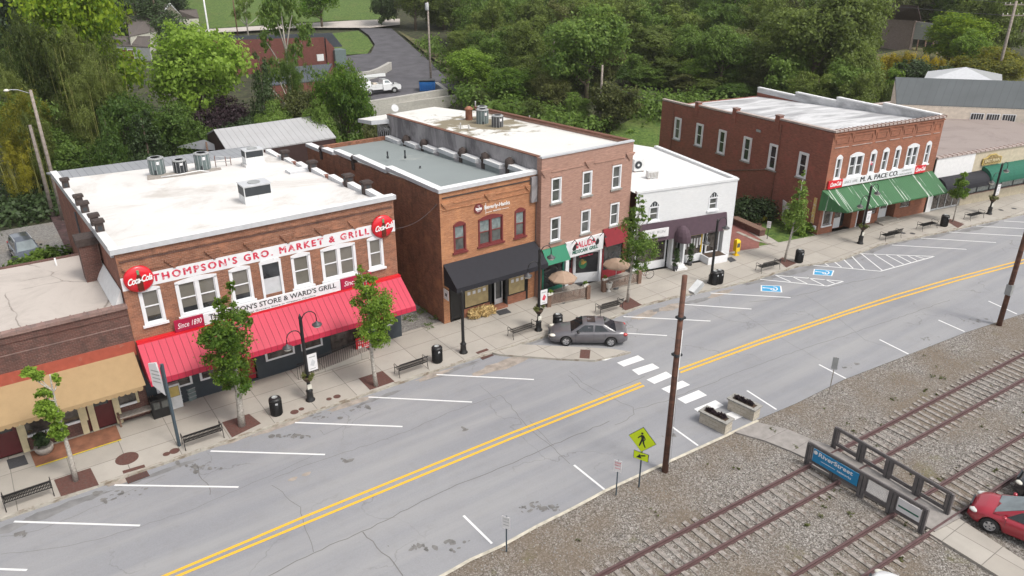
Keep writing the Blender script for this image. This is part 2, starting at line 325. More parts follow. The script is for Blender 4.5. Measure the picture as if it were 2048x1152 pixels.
paint('crack_fill',(.155,.15,.147),.9); paint('kerb_concrete',(.36,.335,.29),.85,var=.2,scale=2,dirt=((.2,.16,.12),1.2,.5)); paint('sediment',(.30,.26,.225),.95,var=.3,scale=2)
paint('patch_asphalt',(.19,.188,.19),.9,var=.25,scale=1.5); paint('oil_stain',(.155,.15,.145),.7,var=.4,scale=3); paint('edge_white',(.50,.46,.38),.8,var=.3,scale=3)

# ------------------------------------------------------------------ mesh helpers
class MB:
    def __init__(s): s.v=[]; s.f=[]; s.m=[]; s.sm=[]; s.names=[]; s.M=None
    def mi(s,m):
        if m not in s.names: s.names.append(m)
        return s.names.index(m)
    def addv(s,p):
        if s.M is not None: p=s.M@Vector(p)
        s.v.append(tuple(p)); return len(s.v)-1
    def face(s,ids,m,sm=False): s.f.append(tuple(ids)); s.m.append(s.mi(m)); s.sm.append(sm)
    def poly(s,pts,m): s.face([s.addv(p) for p in pts],m)
    def box(s,x0,x1,y0,y1,z0,z1,m,top=None):
        if x0>x1:x0,x1=x1,x0
        if y0>y1:y0,y1=y1,y0
        if z0>z1:z0,z1=z1,z0
        i=[s.addv(p) for p in ((x0,y0,z0),(x1,y0,z0),(x1,y1,z0),(x0,y1,z0),(x0,y0,z1),(x1,y0,z1),(x1,y1,z1),(x0,y1,z1))]
        for q in ((0,1,5,4),(1,2,6,5),(2,3,7,6),(3,0,4,7),(3,2,1,0)): s.face([i[k] for k in q],m)
        s.face([i[k] for k in (4,5,6,7)],top or m)
        return s
    def hull(s,bot,top,m,tm=None):     # prism between two equal rings
        n=len(bot); a=[s.addv(p) for p in bot]; b=[s.addv(p) for p in top]
        for k in range(n): s.face((a[k],a[(k+1)%n],b[(k+1)%n],b[k]),m)
        s.face(a[::-1],m); s.face(b,tm or m); return s
    def extr(s,pts,y0,y1,m):           # outline in x,z extruded along y
        return s.hull([(x,y1,z) for x,z in pts],[(x,y0,z) for x,z in pts],m)
    def slab(s,pts,z0,z1,m,tm=None):   # outline in x,y extruded along z
        return s.hull([(p[0],p[1],z0) for p in pts],[(p[0],p[1],z1) for p in pts],m,tm)
    def tube(s,path,r,m,n=8,cap=True,sm=True):
        path=[Vector(p) for p in path]; rs=r if isinstance(r,(list,tuple)) else [r]*len(path)
        rings=[]; up=Vector((0,0,1))
        for k,p in enumerate(path):
            d=(path[min(k+1,len(path)-1)]-path[max(k-1,0)]).normalized()
            u=up if abs(d.dot(up))<.95 else Vector((1,0,0))
            a=d.cross(u).normalized(); b=d.cross(a).normalized()
            rings.append([s.addv(p+(a*math.cos(t)+b*math.sin(t))*rs[k]) for t in [2*math.pi*j/n for j in range(n)]])
        for A,B in zip(rings,rings[1:]):
            for j in range(n): s.face((A[j],A[(j+1)%n],B[(j+1)%n],B[j]),m,sm)
        if cap: s.face(rings[0][::-1],m); s.face(rings[-1],m)
        return s
    def lathe(s,prof,m,n=16,c=(0,0,0),sm=True,mats=None,cap=True):
        rings=[[s.addv((c[0]+r*math.cos(2*math.pi*j/n),c[1]+r*math.sin(2*math.pi*j/n),c[2]+z)) for j in range(n)] for r,z in prof]
        for k,(A,B) in enumerate(zip(rings,rings[1:])):
            for j in range(n): s.face((A[j],A[(j+1)%n],B[(j+1)%n],B[j]),mats[k] if mats else m,sm)
        if cap: s.face(rings[0][::-1],mats[0] if mats else m); s.face(rings[-1],mats[-1] if mats else m)
        return s
    def disc(s,c,r,y0,y1,m,n=28,tm=None):   # disc facing -y
        return s.hull([(c[0]+r*math.cos(t),y1,c[1]+r*math.sin(t)) for t in [2*math.pi*j/n for j in range(n)]],
                      [(c[0]+r*math.cos(t),y0,c[1]+r*math.sin(t)) for t in [2*math.pi*j/n for j in range(n)]],m,tm)
    def blob(s,c,r,m,seed=0,n=10,amp=.15):
        rd=random.Random(seed)
        rings=[]
        for i in range(n+1):
            ph=math.pi*i/n-math.pi/2
            rings.append([s.addv((c[0]+r[0]*math.cos(ph)*math.cos(2*math.pi*j/12)*(1+rd.uniform(-amp,amp)),c[1]+r[1]*math.cos(ph)*math.sin(2*math.pi*j/12)*(1+rd.uniform(-amp,amp)),c[2]+r[2]*math.sin(ph)*(1+rd.uniform(-amp,amp)*.5))) for j in range(12)])
        for A,B in zip(rings,rings[1:]):
            for j in range(12): s.face((A[j],A[(j+1)%12],B[(j+1)%12],B[j]),m,True)
        return s
    def text(s,txt,x,z,size,y,m,w=None,ext=.012,align='CENTER',shear=0.,bold=0.,slope=0.,space=1.,frame=None,fit=False):
        c=bpy.data.curves.new('t','FONT'); c.body=txt; c.size=size; c.extrude=ext; c.align_x=align; c.align_y='CENTER'; c.shear=shear; c.offset=bold; c.space_character=space; c.resolution_u=3
        o=bpy.data.objects.new('t',c); COL.objects.link(o)
        me=bpy.data.meshes.new_from_object(o.evaluated_get(bpy.context.evaluated_depsgraph_get()))
        bpy.data.objects.remove(o); bpy.data.curves.remove(c)
        vs=[v.co.copy() for v in me.vertices]
        if fit and w and vs:
            ww=max(v.x for v in vs)-min(v.x for v in vs); bpy.data.meshes.remove(me); return s.text(txt,x,z,size,y,m,w,ext,align,shear,bold,slope,space*(1+(w/ww-1)*1.0),frame)
        sx=1.
        if w and vs:
            ww=max(v.x for v in vs)-min(v.x for v in vs); sx=w/ww
        ids=[]
        for v in vs:
            X=v.x*sx
            if frame: p=frame(x+X,z+v.y,v.z)
            else: p=(x+X,y-v.z,z+v.y+slope*X)
            ids.append(s.addv(p))
        for p in me.polygons: s.face([ids[k] for k in p.vertices],m)
        bpy.data.meshes.remove(me); return s
    def build(s,name,parent=None,label=None):
        me=bpy.data.meshes.new(name); me.from_pydata(s.v,[],s.f)
        for n in s.names: me.materials.append(MATS[n])
        me.polygons.foreach_set('material_index',s.m); me.polygons.foreach_set('use_smooth',s.sm)
        uv=me.uv_layers.new(name='uv'); me.update()
        V=np.array(s.v,float).reshape(-1,3) if s.v else np.zeros((0,3)); out=np.zeros((len(me.loops),2))
        for p in me.polygons:
            n=p.normal; idx=list(p.vertices); q=V[idx]
            if abs(n[2])>.6: u=q[:,:2]
            elif abs(n[0])>abs(n[1]): u=q[:,1:]
            else: u=q[:,[0,2]]
            out[p.loop_start:p.loop_start+p.loop_total]=u
        uv.data.foreach_set('uv',out.ravel()); me.update()
        o=bpy.data.objects.new(name,me); COL.objects.link(o)
        if parent is not None: o.parent=parent
        if label: o['label']=label
        return o
def tag(o,label=None,cat=None,group=None,kind=None):
    if label: o['label']=label
    if cat: o['category']=cat
    if group: o['group']=group
    if kind: o['kind']=kind
    return o
def empty(name,label,cat,loc=(0,0,0),rz=0.,group=None):
    o=bpy.data.objects.new(name,None); COL.objects.link(o); o.location=loc; o.rotation_euler=(0,0,rz); o.empty_display_size=.3
    return tag(o,label,cat,group)
CHILD={}
def kids(o): return [c for c in COL.objects if c.parent==o]
def dup(o,loc,rz=0.,label=None,scale=None,parent=None,ks=None):
    c=o.copy(); COL.objects.link(c)
    if parent is None:
        c.location=loc; c.rotation_euler=(0,0,rz)
        if label: c['label']=label
        if scale: c.scale=scale
    else: c.parent=parent
    key=o.name
    if key not in CHILD: CHILD[key]=kids(o)
    for k in list(CHILD[key]): dup(k,None,parent=c)
    return c
# ------------------------------------------------------------------ ground
ZR=-.13      # road surface; the sidewalk is level 0
def terrain():
    xs=list(range(-240,20,20))+list(range(20,170,5))+list(range(170,300,20)); ys=list(range(-60,60,20))+list(range(60,240,5))+list(range(240,330,20))
    V=[(x,y,terr(x,y)-.30) for y in ys for x in xs]; n=len(xs)
    F=[(j*n+i,j*n+i+1,(j+1)*n+i+1,(j+1)*n+i) for j in range(len(ys)-1) for i in range(n-1)]
    mb=MB(); mb.v=V
    for f in F: mb.face(f,'forest_floor')
    return tag(mb.build('ground'),kind='structure')
terrain()
def drape(name,pts,m,off,cuts=0,kind='structure',parent=None):
    bm=bmesh.new(); vs=[bm.verts.new((p[0],p[1],0)) for p in pts]; bm.faces.new(vs)
    bmesh.ops.triangulate(bm,faces=bm.faces[:])
    for _ in range(cuts):
        es=[e for e in bm.edges if e.calc_length()>4.]
        if not es: break
        bmesh.ops.subdivide_edges(bm,edges=es,cuts=1); bmesh.ops.triangulate(bm,faces=bm.faces[:])
    for v in bm.verts: v.co.z=terr(v.co.x,v.co.y)+off
    for f in bm.faces:
        f.normal_update()
        if f.normal.z<0: f.normal_flip()
    mb=MB(); mb.v=[tuple(v.co) for v in bm.verts]; bm.verts.index_update()
    for f in bm.faces: mb.face([v.index for v in f.verts],m)
    bm.free(); o=mb.build(name,parent); 
    if kind: tag(o,kind=kind)
    return o
def GP(l,z=0.): return [G(x,y,z) for x,y in l]
KERB=[(-14,33.95)]+GP([(0,1042),(196,970),(401,898),(526,857),(692,801),(872,740),(955,713.5),(1041,687.5),(1102,668),(1224,635.5),(1284,611),(1349,594),(1414,580.5),(1505,560),(1594,532),(1680,520),(1760,489),(1893,462),(2048,427)])
KERB=[KERB[0]]+[(p[0],33.95+(p[1]-33.95)*(.25 if p[0]<21 else 1)) for p in KERB[1:]]
_k=KERB[-1]; KERB.append((_k[0]+40,_k[1]-9.5))
EDGE=GP([(880,1152),(940,1118),(999,1092),(1073,1051),(1146,1014.7),(1208.5,980.8),(1282,947),(1447,872),(1514,840),(1594,806),(1688,759),(1818,709),(1931,665),(2048,627)],ZR)
_a,_b=EDGE[0],EDGE[-1]; EDGE=[(-14,EDGE[0][1]+.2)]+EDGE+[(_b[0]+55,_b[1]-6.5)]
# road sheet
mb=MB()
mb.poly([(x,y,ZR) for x,y in EDGE+[(p[0],p[1]+.1) for p in reversed(KERB)]],'road_asphalt')
def strip(mb,pts,wd,z,m,taper=False):
    L=[]
    for k,p in enumerate(pts):
        a=Vector(pts[max(k-1,0)][:2]); b=Vector(pts[min(k+1,len(pts)-1)][:2]); d=(b-a).normalized(); n=Vector((-d.y,d.x))*(wd*.5*(.3 if taper and k in(0,len(pts)-1) else 1))
        L.append(((p[0]+n.x,p[1]+n.y,z),(p[0]-n.x,p[1]-n.y,z)))
    for (a,b),(c,d) in zip(L,L[1:]): mb.poly([b,d,c,a],m)
rc=random.Random(4)
def crack(px,wd=.03):
    P=GP(px,ZR); out=[]
    for a,b in zip(P,P[1:]):
        n=max(2,int(math.hypot(b[0]-a[0],b[1]-a[1])/.35))
        for i in range(n):
            t=i/n; out.append((a[0]+(b[0]-a[0])*t+rc.uniform(-.05,.05),a[1]+(b[1]-a[1])*t+rc.uniform(-.05,.05)))
    out.append(P[-1]); strip(mb,out,wd,ZR+.004,'crack_fill')
for c,wd in [([(535,1152),(628,1105),(724,1064),(815,1018),(900,975),(996,938),(1100,893),(1219,842)],.045),([(724,1064),(764,1103),(790,1125),(806,1152)],.045),
    ([(545,970),(600,1015),(609,1045),(615,1072),(627,1104)],.025),([(545,958),(610,932),(690,905),(800,868),(905,822),(1000,790)],.025),
    ([(1000,790),(1020,810),(1050,850),(1100,890),(1140,928)],.03),([(1140,742),(1165,765),(1210,790),(1265,815),(1267,828),(1255,840),(1230,850)],.03),([(1137,750),(1160,775),(1185,790)],.03),
    ([(1206,786),(1250,770),(1290,752)],.03),([(1060,842),(1085,870),(1108,892)],.025),([(1268,820),(1330,803),(1400,775),(1520,728),(1600,700),(1700,668),(1800,634),(1900,600)],.03),
    ([(1500,604),(1545,600),(1610,588),(1700,565),(1770,553)],.04),([(1610,590),(1650,615),(1700,655),(1730,680),(1800,700)],.022),([(1320,612),(1380,610),(1450,640),(1520,650),(1600,640)],.022),
    ([(960,770),(975,785),(995,800)],.02),([(392,926),(400,950),(418,975),(420,990)],.035),([(0,1075),(80,1060),(200,1010),(330,950)],.02),([(640,860),(648,870),(690,850)],.02),([(0,1110),(150,1090),(260,1060),(380,1020),(520,960),(640,905)],.02),([(1480,625),(1560,675),(1640,720)],.02)]:
    crack(c,wd)
def gutter(px,py,ln,wd,seed):
    r=random.Random(seed); X,Y=G(px,py,ZR); a=-.13 if X>34 else 0
    P=[]
    for i in range(26):
        t=2*math.pi*i/26; x=ln/2*math.cos(t)*r.uniform(.75,1.2); y=wd/2*math.sin(t)*r.uniform(.5,1.3); P.append((X+x*math.cos(a)-y*math.sin(a),min(Y+x*math.sin(a)+y*math.cos(a),Y+.75),ZR+.0015+seed*.00012))
    mb.poly(P,'patch_asphalt')
for i,(x,y,l,w_) in enumerate([(1702,510,7,1.3),(1650,524,5,.8),(1585,544,5,.7),(1795,484,6,.9),(1880,468,6,.8),(1955,455,6,.7),(1525,560,4,.5),(1060,686,3,.5),(130,1012,4,.5),(320,945,4,.4),(30,1052,4,.6),(900,742,4,.5),(1310,622,3,.5),(1400,600,3,.5),(760,795,3,.35)]): gutter(x,y,l,w_,i)
def splat(px,py,w,h,m,seed,n=9,z=ZR+.004):
    r=random.Random(seed)
    for q in range(n):
        x=px+r.gauss(0,w*.38); y=py+r.gauss(0,h*.3); s=abs(r.gauss(0,1))*.055+.03
        if q==0: s*=1.6; x,y=px,py
        X,Y=G(x,y,z); k=r.randint(7,11); a=r.uniform(.6,1.5)
        mb.poly([(X+s*a*math.cos(t)*r.uniform(.75,1.25),Y+s/a*math.sin(t)*r.uniform(.75,1.25),z+.0006*q) for t in [2*math.pi*i/k for i in range(k)]],m)
for i,(x,y,w_,h_,n_) in enumerate([(395,935,70,14,26),(640,832,60,10,14),(590,872,60,10,26),(1080,1015,60,14,26),(690,920,10,7,7),(245,985,60,14,16),(205,1000,30,8,8),(720,815,40,10,14),(870,1095,90,20,18),(905,1085,40,10,5),(1690,735,40,12,5),(1715,728,16,5,3),(1850,676,25,8,6),(1955,642,40,12,16),(1345,870,26,8,8),(40,1070,30,10,8),(930,860,10,6,4),(1560,520,30,5,4),(1830,520,20,5,3),(1250,650,20,4,3)]):
    splat(x,y,w_,h_,'oil_stain',i,n_)
tag(mb.build('road'),kind='structure')
# sediment along the gutter
mb=MB()
rs=random.Random(7)
for px,py,sx,sy in [(1010,728,4.6,.5),(700,808,3,.22),(560,853,3,.2),(470,880,2.5,.18),(250,958,2.,.25),(1290,630,2.2,.4),(1340,615,2,.4),(1440,587,2.5,.3),(870,750,2.5,.25)]:
    X,Y=G(px,py,ZR)
    mb.poly([(X+sx*.5*math.cos(t)*rs.uniform(.7,1.2),Y+sy*math.sin(t)*rs.uniform(.7,1.2),ZR+.008) for t in [2*math.pi*i/18 for i in range(18)]],'sediment')
tag(mb.build('gutter_sediment'),kind='structure')
# markings
mb=MB(); Z=ZR+.010
def line(a,b,wd=.11,m='mark_white'): strip(mb,[G(*a,Z),G(*b,Z)],wd,Z,m)
for a,b in [((-60,1136),(54,1140)),((28,1043),(280,1051)),((229,970),(477,974)),((421,902),(650,909)),((590,845),(805,853)),((737,794),(944,804)),((873,749),(1068,759)),((1225,665),(1334,671)),((1247,633),(1421,642)),((1359,608),(1503,618)),((1421,586),(1581,595)),
    ((1784,490),(1933,498.6)),((1842,476),(1992,485)),((1898,464),(2070,473.5)),((1952,452),(2100,460)),((2008,442),(2150,450)),
    ((927,1031),(984,1087)),((1148,930),(1209,979)),((1342,852),(1396,891)),((1494,781),(1553,819)),((1638,729),(1692,757)),((1759,679),(1817,708)),((1877,640),(1929,663)),((1977,602),(2034,628))]: line(a,b)
for a,b in [((1520,558.6),(1654.8,572)),((1551,550.5),(1687,562.7)),((1654.8,572),(1687,562.7)),((1551,550.5),(1581,563.2)),((1583,552.4),(1614.5,567.5)),((1615.7,555),(1648,570.7)),((1649.4,558.6),(1671,567.5)),
    ((1626.5,530.3),(1761,542.4)),((1715,507),(1868.8,512.8)),((1761,542.4),(1868.8,512.8)),((1646.7,525),(1657.5,531.7)),((1664.7,520.4),(1683,534.4)),((1685.2,516.9),(1706,536.5)),((1701.3,510),(1730,539.8)),((1722.9,507.5),(1765,541)),((1746.3,507.5),(1789.4,534.4)),((1770.5,508.8),(1807,528.2)),((1793.4,510),(1821.7,525)),((1815,511),(1835,521.5)),((1831,512),(1850,517.7))]: line(a,b,.10)
def yline(pl): strip(mb,GP(pl,Z),.15,Z,'mark_yellow')
yline([(200,1204),(327.7,1152),(500,1079.7),(608,1033.7),(1020,867),(1281.7,765.7)]); yline([(228,1204),(354.8,1152),(500,1092),(1020,878),(1287.8,771)])
yline([(1354,739.7),(1520,679.8),(1700,619.5),(1790.7,590),(1890,561),(2048,519),(2150,492)]); yline([(1360.7,745),(1520,687.4),(1700,626),(1800,595),(1917,560.5),(2048,525.5),(2150,498)])
B=lambda l: mb.poly([(*G(1000+x/3.84,560+y/3.84,Z),Z) for x,y in l][::-1],'mark_white')
for l in [[(725,612),(915,545),(1000,550),(810,618)],[(897,635),(1060,578),(1110,610),(950,665)],[(1012,690),(1170,640),(1225,675),(1065,730)],[(1125,765),(1275,703),(1330,738),(1185,798)],[(1238,835),(1400,772),(1460,805),(1300,868)],[(1362,912),(1525,845),(1590,885),(1425,950)],[(1490,990),(1655,922),(1720,962),(1555,1035)],[(1625,1070),(1800,1003),(1868,1048),(1700,1118)]]: B(l)
# accessible bay symbols
for q in ([(1523,570.7),(1561,572),(1563,584.3),(1523,582)],[(1629,538.5),(1667,541.2),(1663,551.5),(1627,549)]):
    P=[Vector((*G(*p,Z),Z)) for p in q]; c=sum(P,Vector())/4
    mb.poly([tuple(c+(p-c)*1.08) for p in P][::-1],'mark_white'); mb.poly([(*(c+(p-c)*.94).xy,Z+.003) for p in P][::-1],'mark_blue')
    ex=(P[1]-P[0]+P[2]-P[3])/2; ey=(P[3]-P[0]+P[2]-P[1])/2
    def sp(u,v): return c+ex*u+ey*v
    ring=[(.14+.17*math.cos(t),.30*math.sin(t)) for t in [R_(a) for a in range(-100,171,18)]]
    for (a,b),(d,e) in zip(ring,ring[1:]):
        A,Bq=sp(a,b),sp(d,e); strip(mb,[A.xy,Bq.xy],.09,Z+.006,'mark_white')
    for a,b in (((-.32,-.08),(-.05,-.02)),((-.05,-.02),(.12,-.02)),((.12,-.02),(.14,.26)),((-.02,-.02),(-.02,.18)),((.14,.26),(.26,.3))): strip(mb,[sp(*a).xy,sp(*b).xy],.10,Z+.0065,'mark_white')
    hd=sp(-.38,-.08); mb.poly([(hd.x+.09*math.cos(t),hd.y+.09*math.sin(t),Z+.007) for t in [2*math.pi*i/10 for i in range(10)]],'mark_white')
for x,y in ((586,958),(613,948)):
    X,Y=G(x,y,Z); mb.poly([(X+.22*math.cos(t)*(1+.2*math.sin(3*t)),Y+.13*math.sin(t),Z) for t in [2*math.pi*i/12 for i in range(12)]],'sediment')
tag(mb.build('road_markings'),kind='structure')
# sidewalk slab with kerb, long polygon behind kerb
back=[(-14,39.2),(4,39.2),(22,39.2),(30,39.0),(37.7,38.6),(46.4,36.6),(49.2,38.2),(56.3,35.2),(69.6,33.1),(84,30.6),(140,20.9)]
mb=MB(); kk=[(p[0],p[1]+.15) for p in KERB]
mb.slab([(x,y) for x,y in kk]+back[::-1],-.5,0,'sidewalk_concrete')
tag(mb.build('sidewalk'),kind='structure')
mb=MB()
for a,b in zip(KERB,KERB[1:]):
    for k in range(max(1,int(math.hypot(b[0]-a[0],b[1]-a[1])/3.))):
        n=max(1,int(math.hypot(b[0]-a[0],b[1]-a[1])/3.)); t0,t1=k/n,(k+1)/n-.004
        p=(a[0]+(b[0]-a[0])*t0,a[1]+(b[1]-a[1])*t0); q=(a[0]+(b[0]-a[0])*t1,a[1]+(b[1]-a[1])*t1)
        mb.slab([p,q,(q[0],q[1]+.152),(p[0],p[1]+.152)],-.4,.003,'kerb_concrete')
mb.slab(GP([(985,705),(1041,688.5),(1130,692.5),(1225,697.5),(1262,703.5),(1190,720),(1120,717),(1055,712.5),(1000,708.5)]),-.4,.0,'kerb_concrete','sidewalk_concrete')
tag(mb.build('kerb'),kind='structure')
mb=MB(); mb.slab(GP([(1161,699),(1181,700),(1179,717.5),(1159,716)]),.0,.006,'grate_red'); tag(mb.build('tactile_plate'),'rust red tactile plate set in the concrete kerb wedge before the crosswalk','paving plate')
# far kerb edging, strip of concrete by the gravel
mb=MB()
strip(mb,[(p[0],p[1]-.06) for p in EDGE[:10]],.16,ZR+.02,'edge_white'); tag(mb.build('edging_strip'),kind='structure')
# gravel yard with the tracks
mb=MB(); mb.poly([(-14,-6,ZR-.02),(60,-6,ZR-.02),(150,0,ZR-.02)]+[(x,y,ZR-.02) for x,y in reversed(EDGE)],'gravel_track'); tag(mb.build('gravel_bed'),kind='structure')
# loose gravel spilling on the edge
# alley between the store and the orange brick building, rear yards
mb=MB(); mb.poly([(19.1,39.1,-.02),(22.1,39.1,-.02),(22.1,62,-.02),(19.1,62,-.02)],'gravel_lot'); mb.poly([(-14,51,-.02),(4.0,51,-.02),(4.0,76,-.02),(-14,76,-.02)],'gravel_lot'); tag(mb.build('gravel_lot'),kind='structure')
mb=MB(); mb.poly([(4.,66,-.015),(4.,102,-.015),(24,102,-.015),(24,66,-.015)],'mulch'); tag(mb.build('mulch_bed'),kind='structure')
# side garden and brick plaza between the white and the red brick buildings
mb=MB(); mb.poly([(46.4,36.6,.01),(49.9,35.6,.01),(55.0,39.3,.01),(47.6,43.5,.01)],'plaza_brick'); tag(mb.build('brick_plaza'),kind='structure')
mb=MB(); mb.poly([(49.9,35.9,0.004),(56.2,34.7,0.004),(61,64,0.004),(66,92,0.004),(38,92,0.004),(37.7,61,0.004),(47.6,43.5,0.004),(55,39.3,.004)],'grass_lawn'); tag(mb.build('side_lawn'),kind='structure')
P=[GT(*p)[:2] for p in [(1205,305),(1222,262),(1262,240),(1290,222),(1335,214),(1400,230),(1400,310)]]
drape('back_lawn',P,'grass_lawn',.08,7)
mb=MB(); mb.poly([(51.2,35.6,.012),(52.2,35.4,.012),(57.5,50,.012),(56.3,50,.012)],'sidewalk_concrete'); tag(mb.build('garden_path'),kind='structure')
# new asphalt lane climbing away, with the lot
lane=[(715,200),(905,215),(945,225),(940,205),(900,165),(860,125),(820,90),(783,58),(718,57),(738,72),(750,90),(742,108),(700,112),(660,118),(680,135),(720,160)]
P=[GT(*p)[:2] for p in lane]; P[0:3]=[G(722,201,3.),G(888,176,3.2),GT(945,225)[:2]]; P.insert(2,G(872,163,3.9)); P.insert(3,(P[2][0]+1.2,P[2][1])); P.insert(4,(G(889,179,3.3)[0]+1.5,G(889,179,3.3)[1])); P.insert(5,GT(915,212)[:2])
drape('asphalt_lane',P,'asphalt_new',.10,9)
P=[GT(*p)[:2] for p in [(330,72),(470,66),(600,58),(740,58),(800,52),(800,40),(700,44),(560,52),(430,60),(330,64)]]
drape('concrete_road',P,'roof_concrete',.24,9)
P=[GT(*p)[:2] for p in [(330,60),(430,57),(560,48),(700,41),(792,40),(792,10),(700,-14),(380,-14)]]
drape('meadow',P,'grass_lawn',.05,9)
P=[GT(*p)[:2] for p in [(640,70),(716,62),(735,75),(746,92),(735,108),(660,112)]]
drape('lawn_island',P,'grass_lawn',.06,9)
P=[GT(*p)[:2] for p in [(795,62),(835,95),(875,125),(925,170),(960,215),(1060,235),(1010,180),(930,130),(850,90)]]
drape('grass_bank',P,'grass_rough',.12,9)
P=[GT(*p)[:2] for p in [(1680,125),(1830,95),(1960,110),(2048,140),(2048,190),(1700,180)]]
drape('bare_slope',P,'grass_rough',.08,9)
# street lamps' neighbours on the slab: iron covers, mats, pits
def flat(name,pts,m,z0,z1,label,cat,**k): 
    b=MB(); b.slab(pts,z0,z1,m); return tag(b.build(name),label,cat,**k)
def cover(px,py,r,label,m='grate_red'):
    X,Y=G(px,py); b=MB(); b.lathe([(r,0),(r,.006),(r*.86,.007),(r*.84,.003),(r*.3,.003),(r*.28,.007)],m,24,(X,Y,0),False); return tag(b.build('manhole_cover'),label,'manhole cover',group='iron covers in the sidewalk')
cover(254,917,.52,'large round rust brown manhole cover in the walk near the street drain')
cover(349,902,.24,'round rusty cover by the foot of the blue sign post'); cover(333,908,.17,'small grey cover beside the blue sign post')
cover(589,824,.22,'rusty cover right of the black bin under the two armed lamp'); cover(603,818,.15,'small cover between the black bin and the banner lamp')
cover(674,793,.20,'rusty cover on the walk left of the third tree pit'); cover(658,798,.15,'small cover on the walk right of the banner lamp')
for x,y,l in ((1401,572,'small dark cover on the walk beside the double bin'),(1806,466,'small dark cover on the walk before the left slatted bench at the green awning'),(1825,467,'small dark cover right beside its twin before the green awning'),(2002,420,'small cover on the walk near the far right lamp'),(2028,417,'small cover at the far right end of the walk')): cover(x,y,.22,l,'dark_metal')
# ------------------------------------------------------------------ tracks
def track(name,a,b,gauge,label,tiespan,seed):
    A0,A1=a; B0,B1=b
    A0,A1,B0,B1=[Vector(p) for p in (A0,A1,B0,B1)]
    d=((A1-A0).normalized()+(B1-B0).normalized()).normalized(); n=Vector((-d.y,d.x))
    c=(A0+B0)/2; c=c+d*((A0-c).dot(d)); half=abs((A0-c).dot(n))
    half=.755
    c=(A0+A1+B0+B1)/4; 
    mid=((A0+A1)/2).dot(n)/2+((B0+B1)/2).dot(n)/2; c=c+n*(mid-c.dot(n))
    root=empty(name,label,'railway track',(c.x,c.y,ZR),math.atan2(d.y,d.x),group='railway tracks')
    s0,s1=tiespan
    for sgn in (-1,1):
        mb=MB(); y=sgn*half
        for (w0,z0,z1) in ((.08,.0,.045),(.02,.045,.15),(.042,.15,.20)): mb.box(s0-8,s1+8,y-w0,y+w0,z0,z1,'rail_steel')
        mb.build('rail',root)
    rd=random.Random(seed); s=s0; mesh=None; k=0
    while s<s1:
        mb=None
        if k<5:
            mb=MB(); mb.box(-.11,.11,-1.28,1.28,-.12,.03,'tie_wood')
            o=mb.build('sleeper',root); meshes.append(o.data)
        else:
            o=bpy.data.objects.new('sleeper',meshes[k%len(meshes)]); COL.objects.link(o); o.parent=root
        o.location=(s,rd.uniform(-.12,.12),-abs(rd.gauss(0,.018))+.004); o.rotation_euler=(0,rd.uniform(-.01,.01),rd.uniform(-.05,.05)); o.scale=(rd.uniform(.85,1.1),rd.uniform(.96,1.04),1)
        s+=rd.uniform(.50,.58); k+=1
meshes=[]
z=ZR+.18
track('railway_track',(G(1195,1152,z),G(2048,705,z)),(G(1327,1152,z),G(2048,757,z)),0,'railway track nearer the road with weathered grey sleepers',(-19,31),1)
meshes=[]
track('railway_track',(G(1581,1152,z),G(2048,868,z)),(G(1725,1152,z),G(2048,937,z)),0,'railway track nearer the parked red car',(-13,17),2)
# stones scattered on the ballast (uncountable)
rd=np.random.RandomState(3); mb=MB()
for i in range(9000):
    x=rd.uniform(12,46); y=rd.uniform(8,20.6)
    s=rd.uniform(.02,.05); a=rd.uniform(0,3.14); ca,sa=math.cos(a)*s,math.sin(a)*s; h=s*rd.uniform(.6,1.1)
    if y>20.2-(max(0,x-26))*.055: continue
    z0=ZR-.02; b=[(x+ca,y+sa,z0),(x-sa,y+ca,z0),(x-ca,y-sa,z0),(x+sa,y-ca,z0)]; t=[(x+ca*.5,y+sa*.5,z0+h),(x-sa*.5,y+ca*.5,z0+h),(x-ca*.5,y-sa*.5,z0+h),(x+sa*.5,y-ca*.5,z0+h)]
    ids=[mb.addv(p) for p in b+t]; m=('stone_cap','kerb_concrete','tie_wood')[i%3]
    for k in range(4): mb.face((ids[k],ids[(k+1)%4],ids[4+(k+1)%4],ids[4+k]),m)
    mb.face(ids[4:],m)
tag(mb.build('loose_stones'),kind='stuff',label='loose pale stones scattered over the gravel beside the tracks')
# crossing: slabs, deck, gates
def slabs():
    root=empty('crossing_walkway','concrete slab walkway crossing the gravel and both railway tracks','walkway',(0,0,0))
    L=[(1478,860),(1520,847),(1625,884),(1700,912)]; 
    a0,b0=G(1455,872,ZR),G(1515,842,ZR)     # ends at the road
    tr=[((1468,866),(1514,846)),((1528,883),(1575,860)),((1583,905),(1622,880)),((1625,925),(1672,897))]
    for (p,q),(r,s) in zip(tr,tr[1:]):
        mb=MB(); P=[G(*t,ZR) for t in (p,r,s,q)]; c=(sum(t[0] for t in P)/4,sum(t[1] for t in P)/4)
        P=[(c[0]+(t[0]-c[0])*.985,c[1]+(t[1]-c[1])*.985) for t in P]
        mb.slab(P,ZR-.1,ZR+.07,'slab_grey'); mb.build('slab',root)
    mb=MB(); P=GP([(1617,932),(1665,903),(1925,1037),(1868,1068)],ZR); mb.slab(P,ZR+.02,ZR+.17,'slab_grey')
    mb.build('deck',root)
    mb=MB(); P=GP([(1885,1040),(1905,1032),(2040,1120),(2110,1175),(2060,1200),(1990,1152),(1850,1065)],ZR); mb.slab(P,ZR-.1,ZR+.10,'sidewalk_concrete'); mb.build('footpath',root)
slabs()
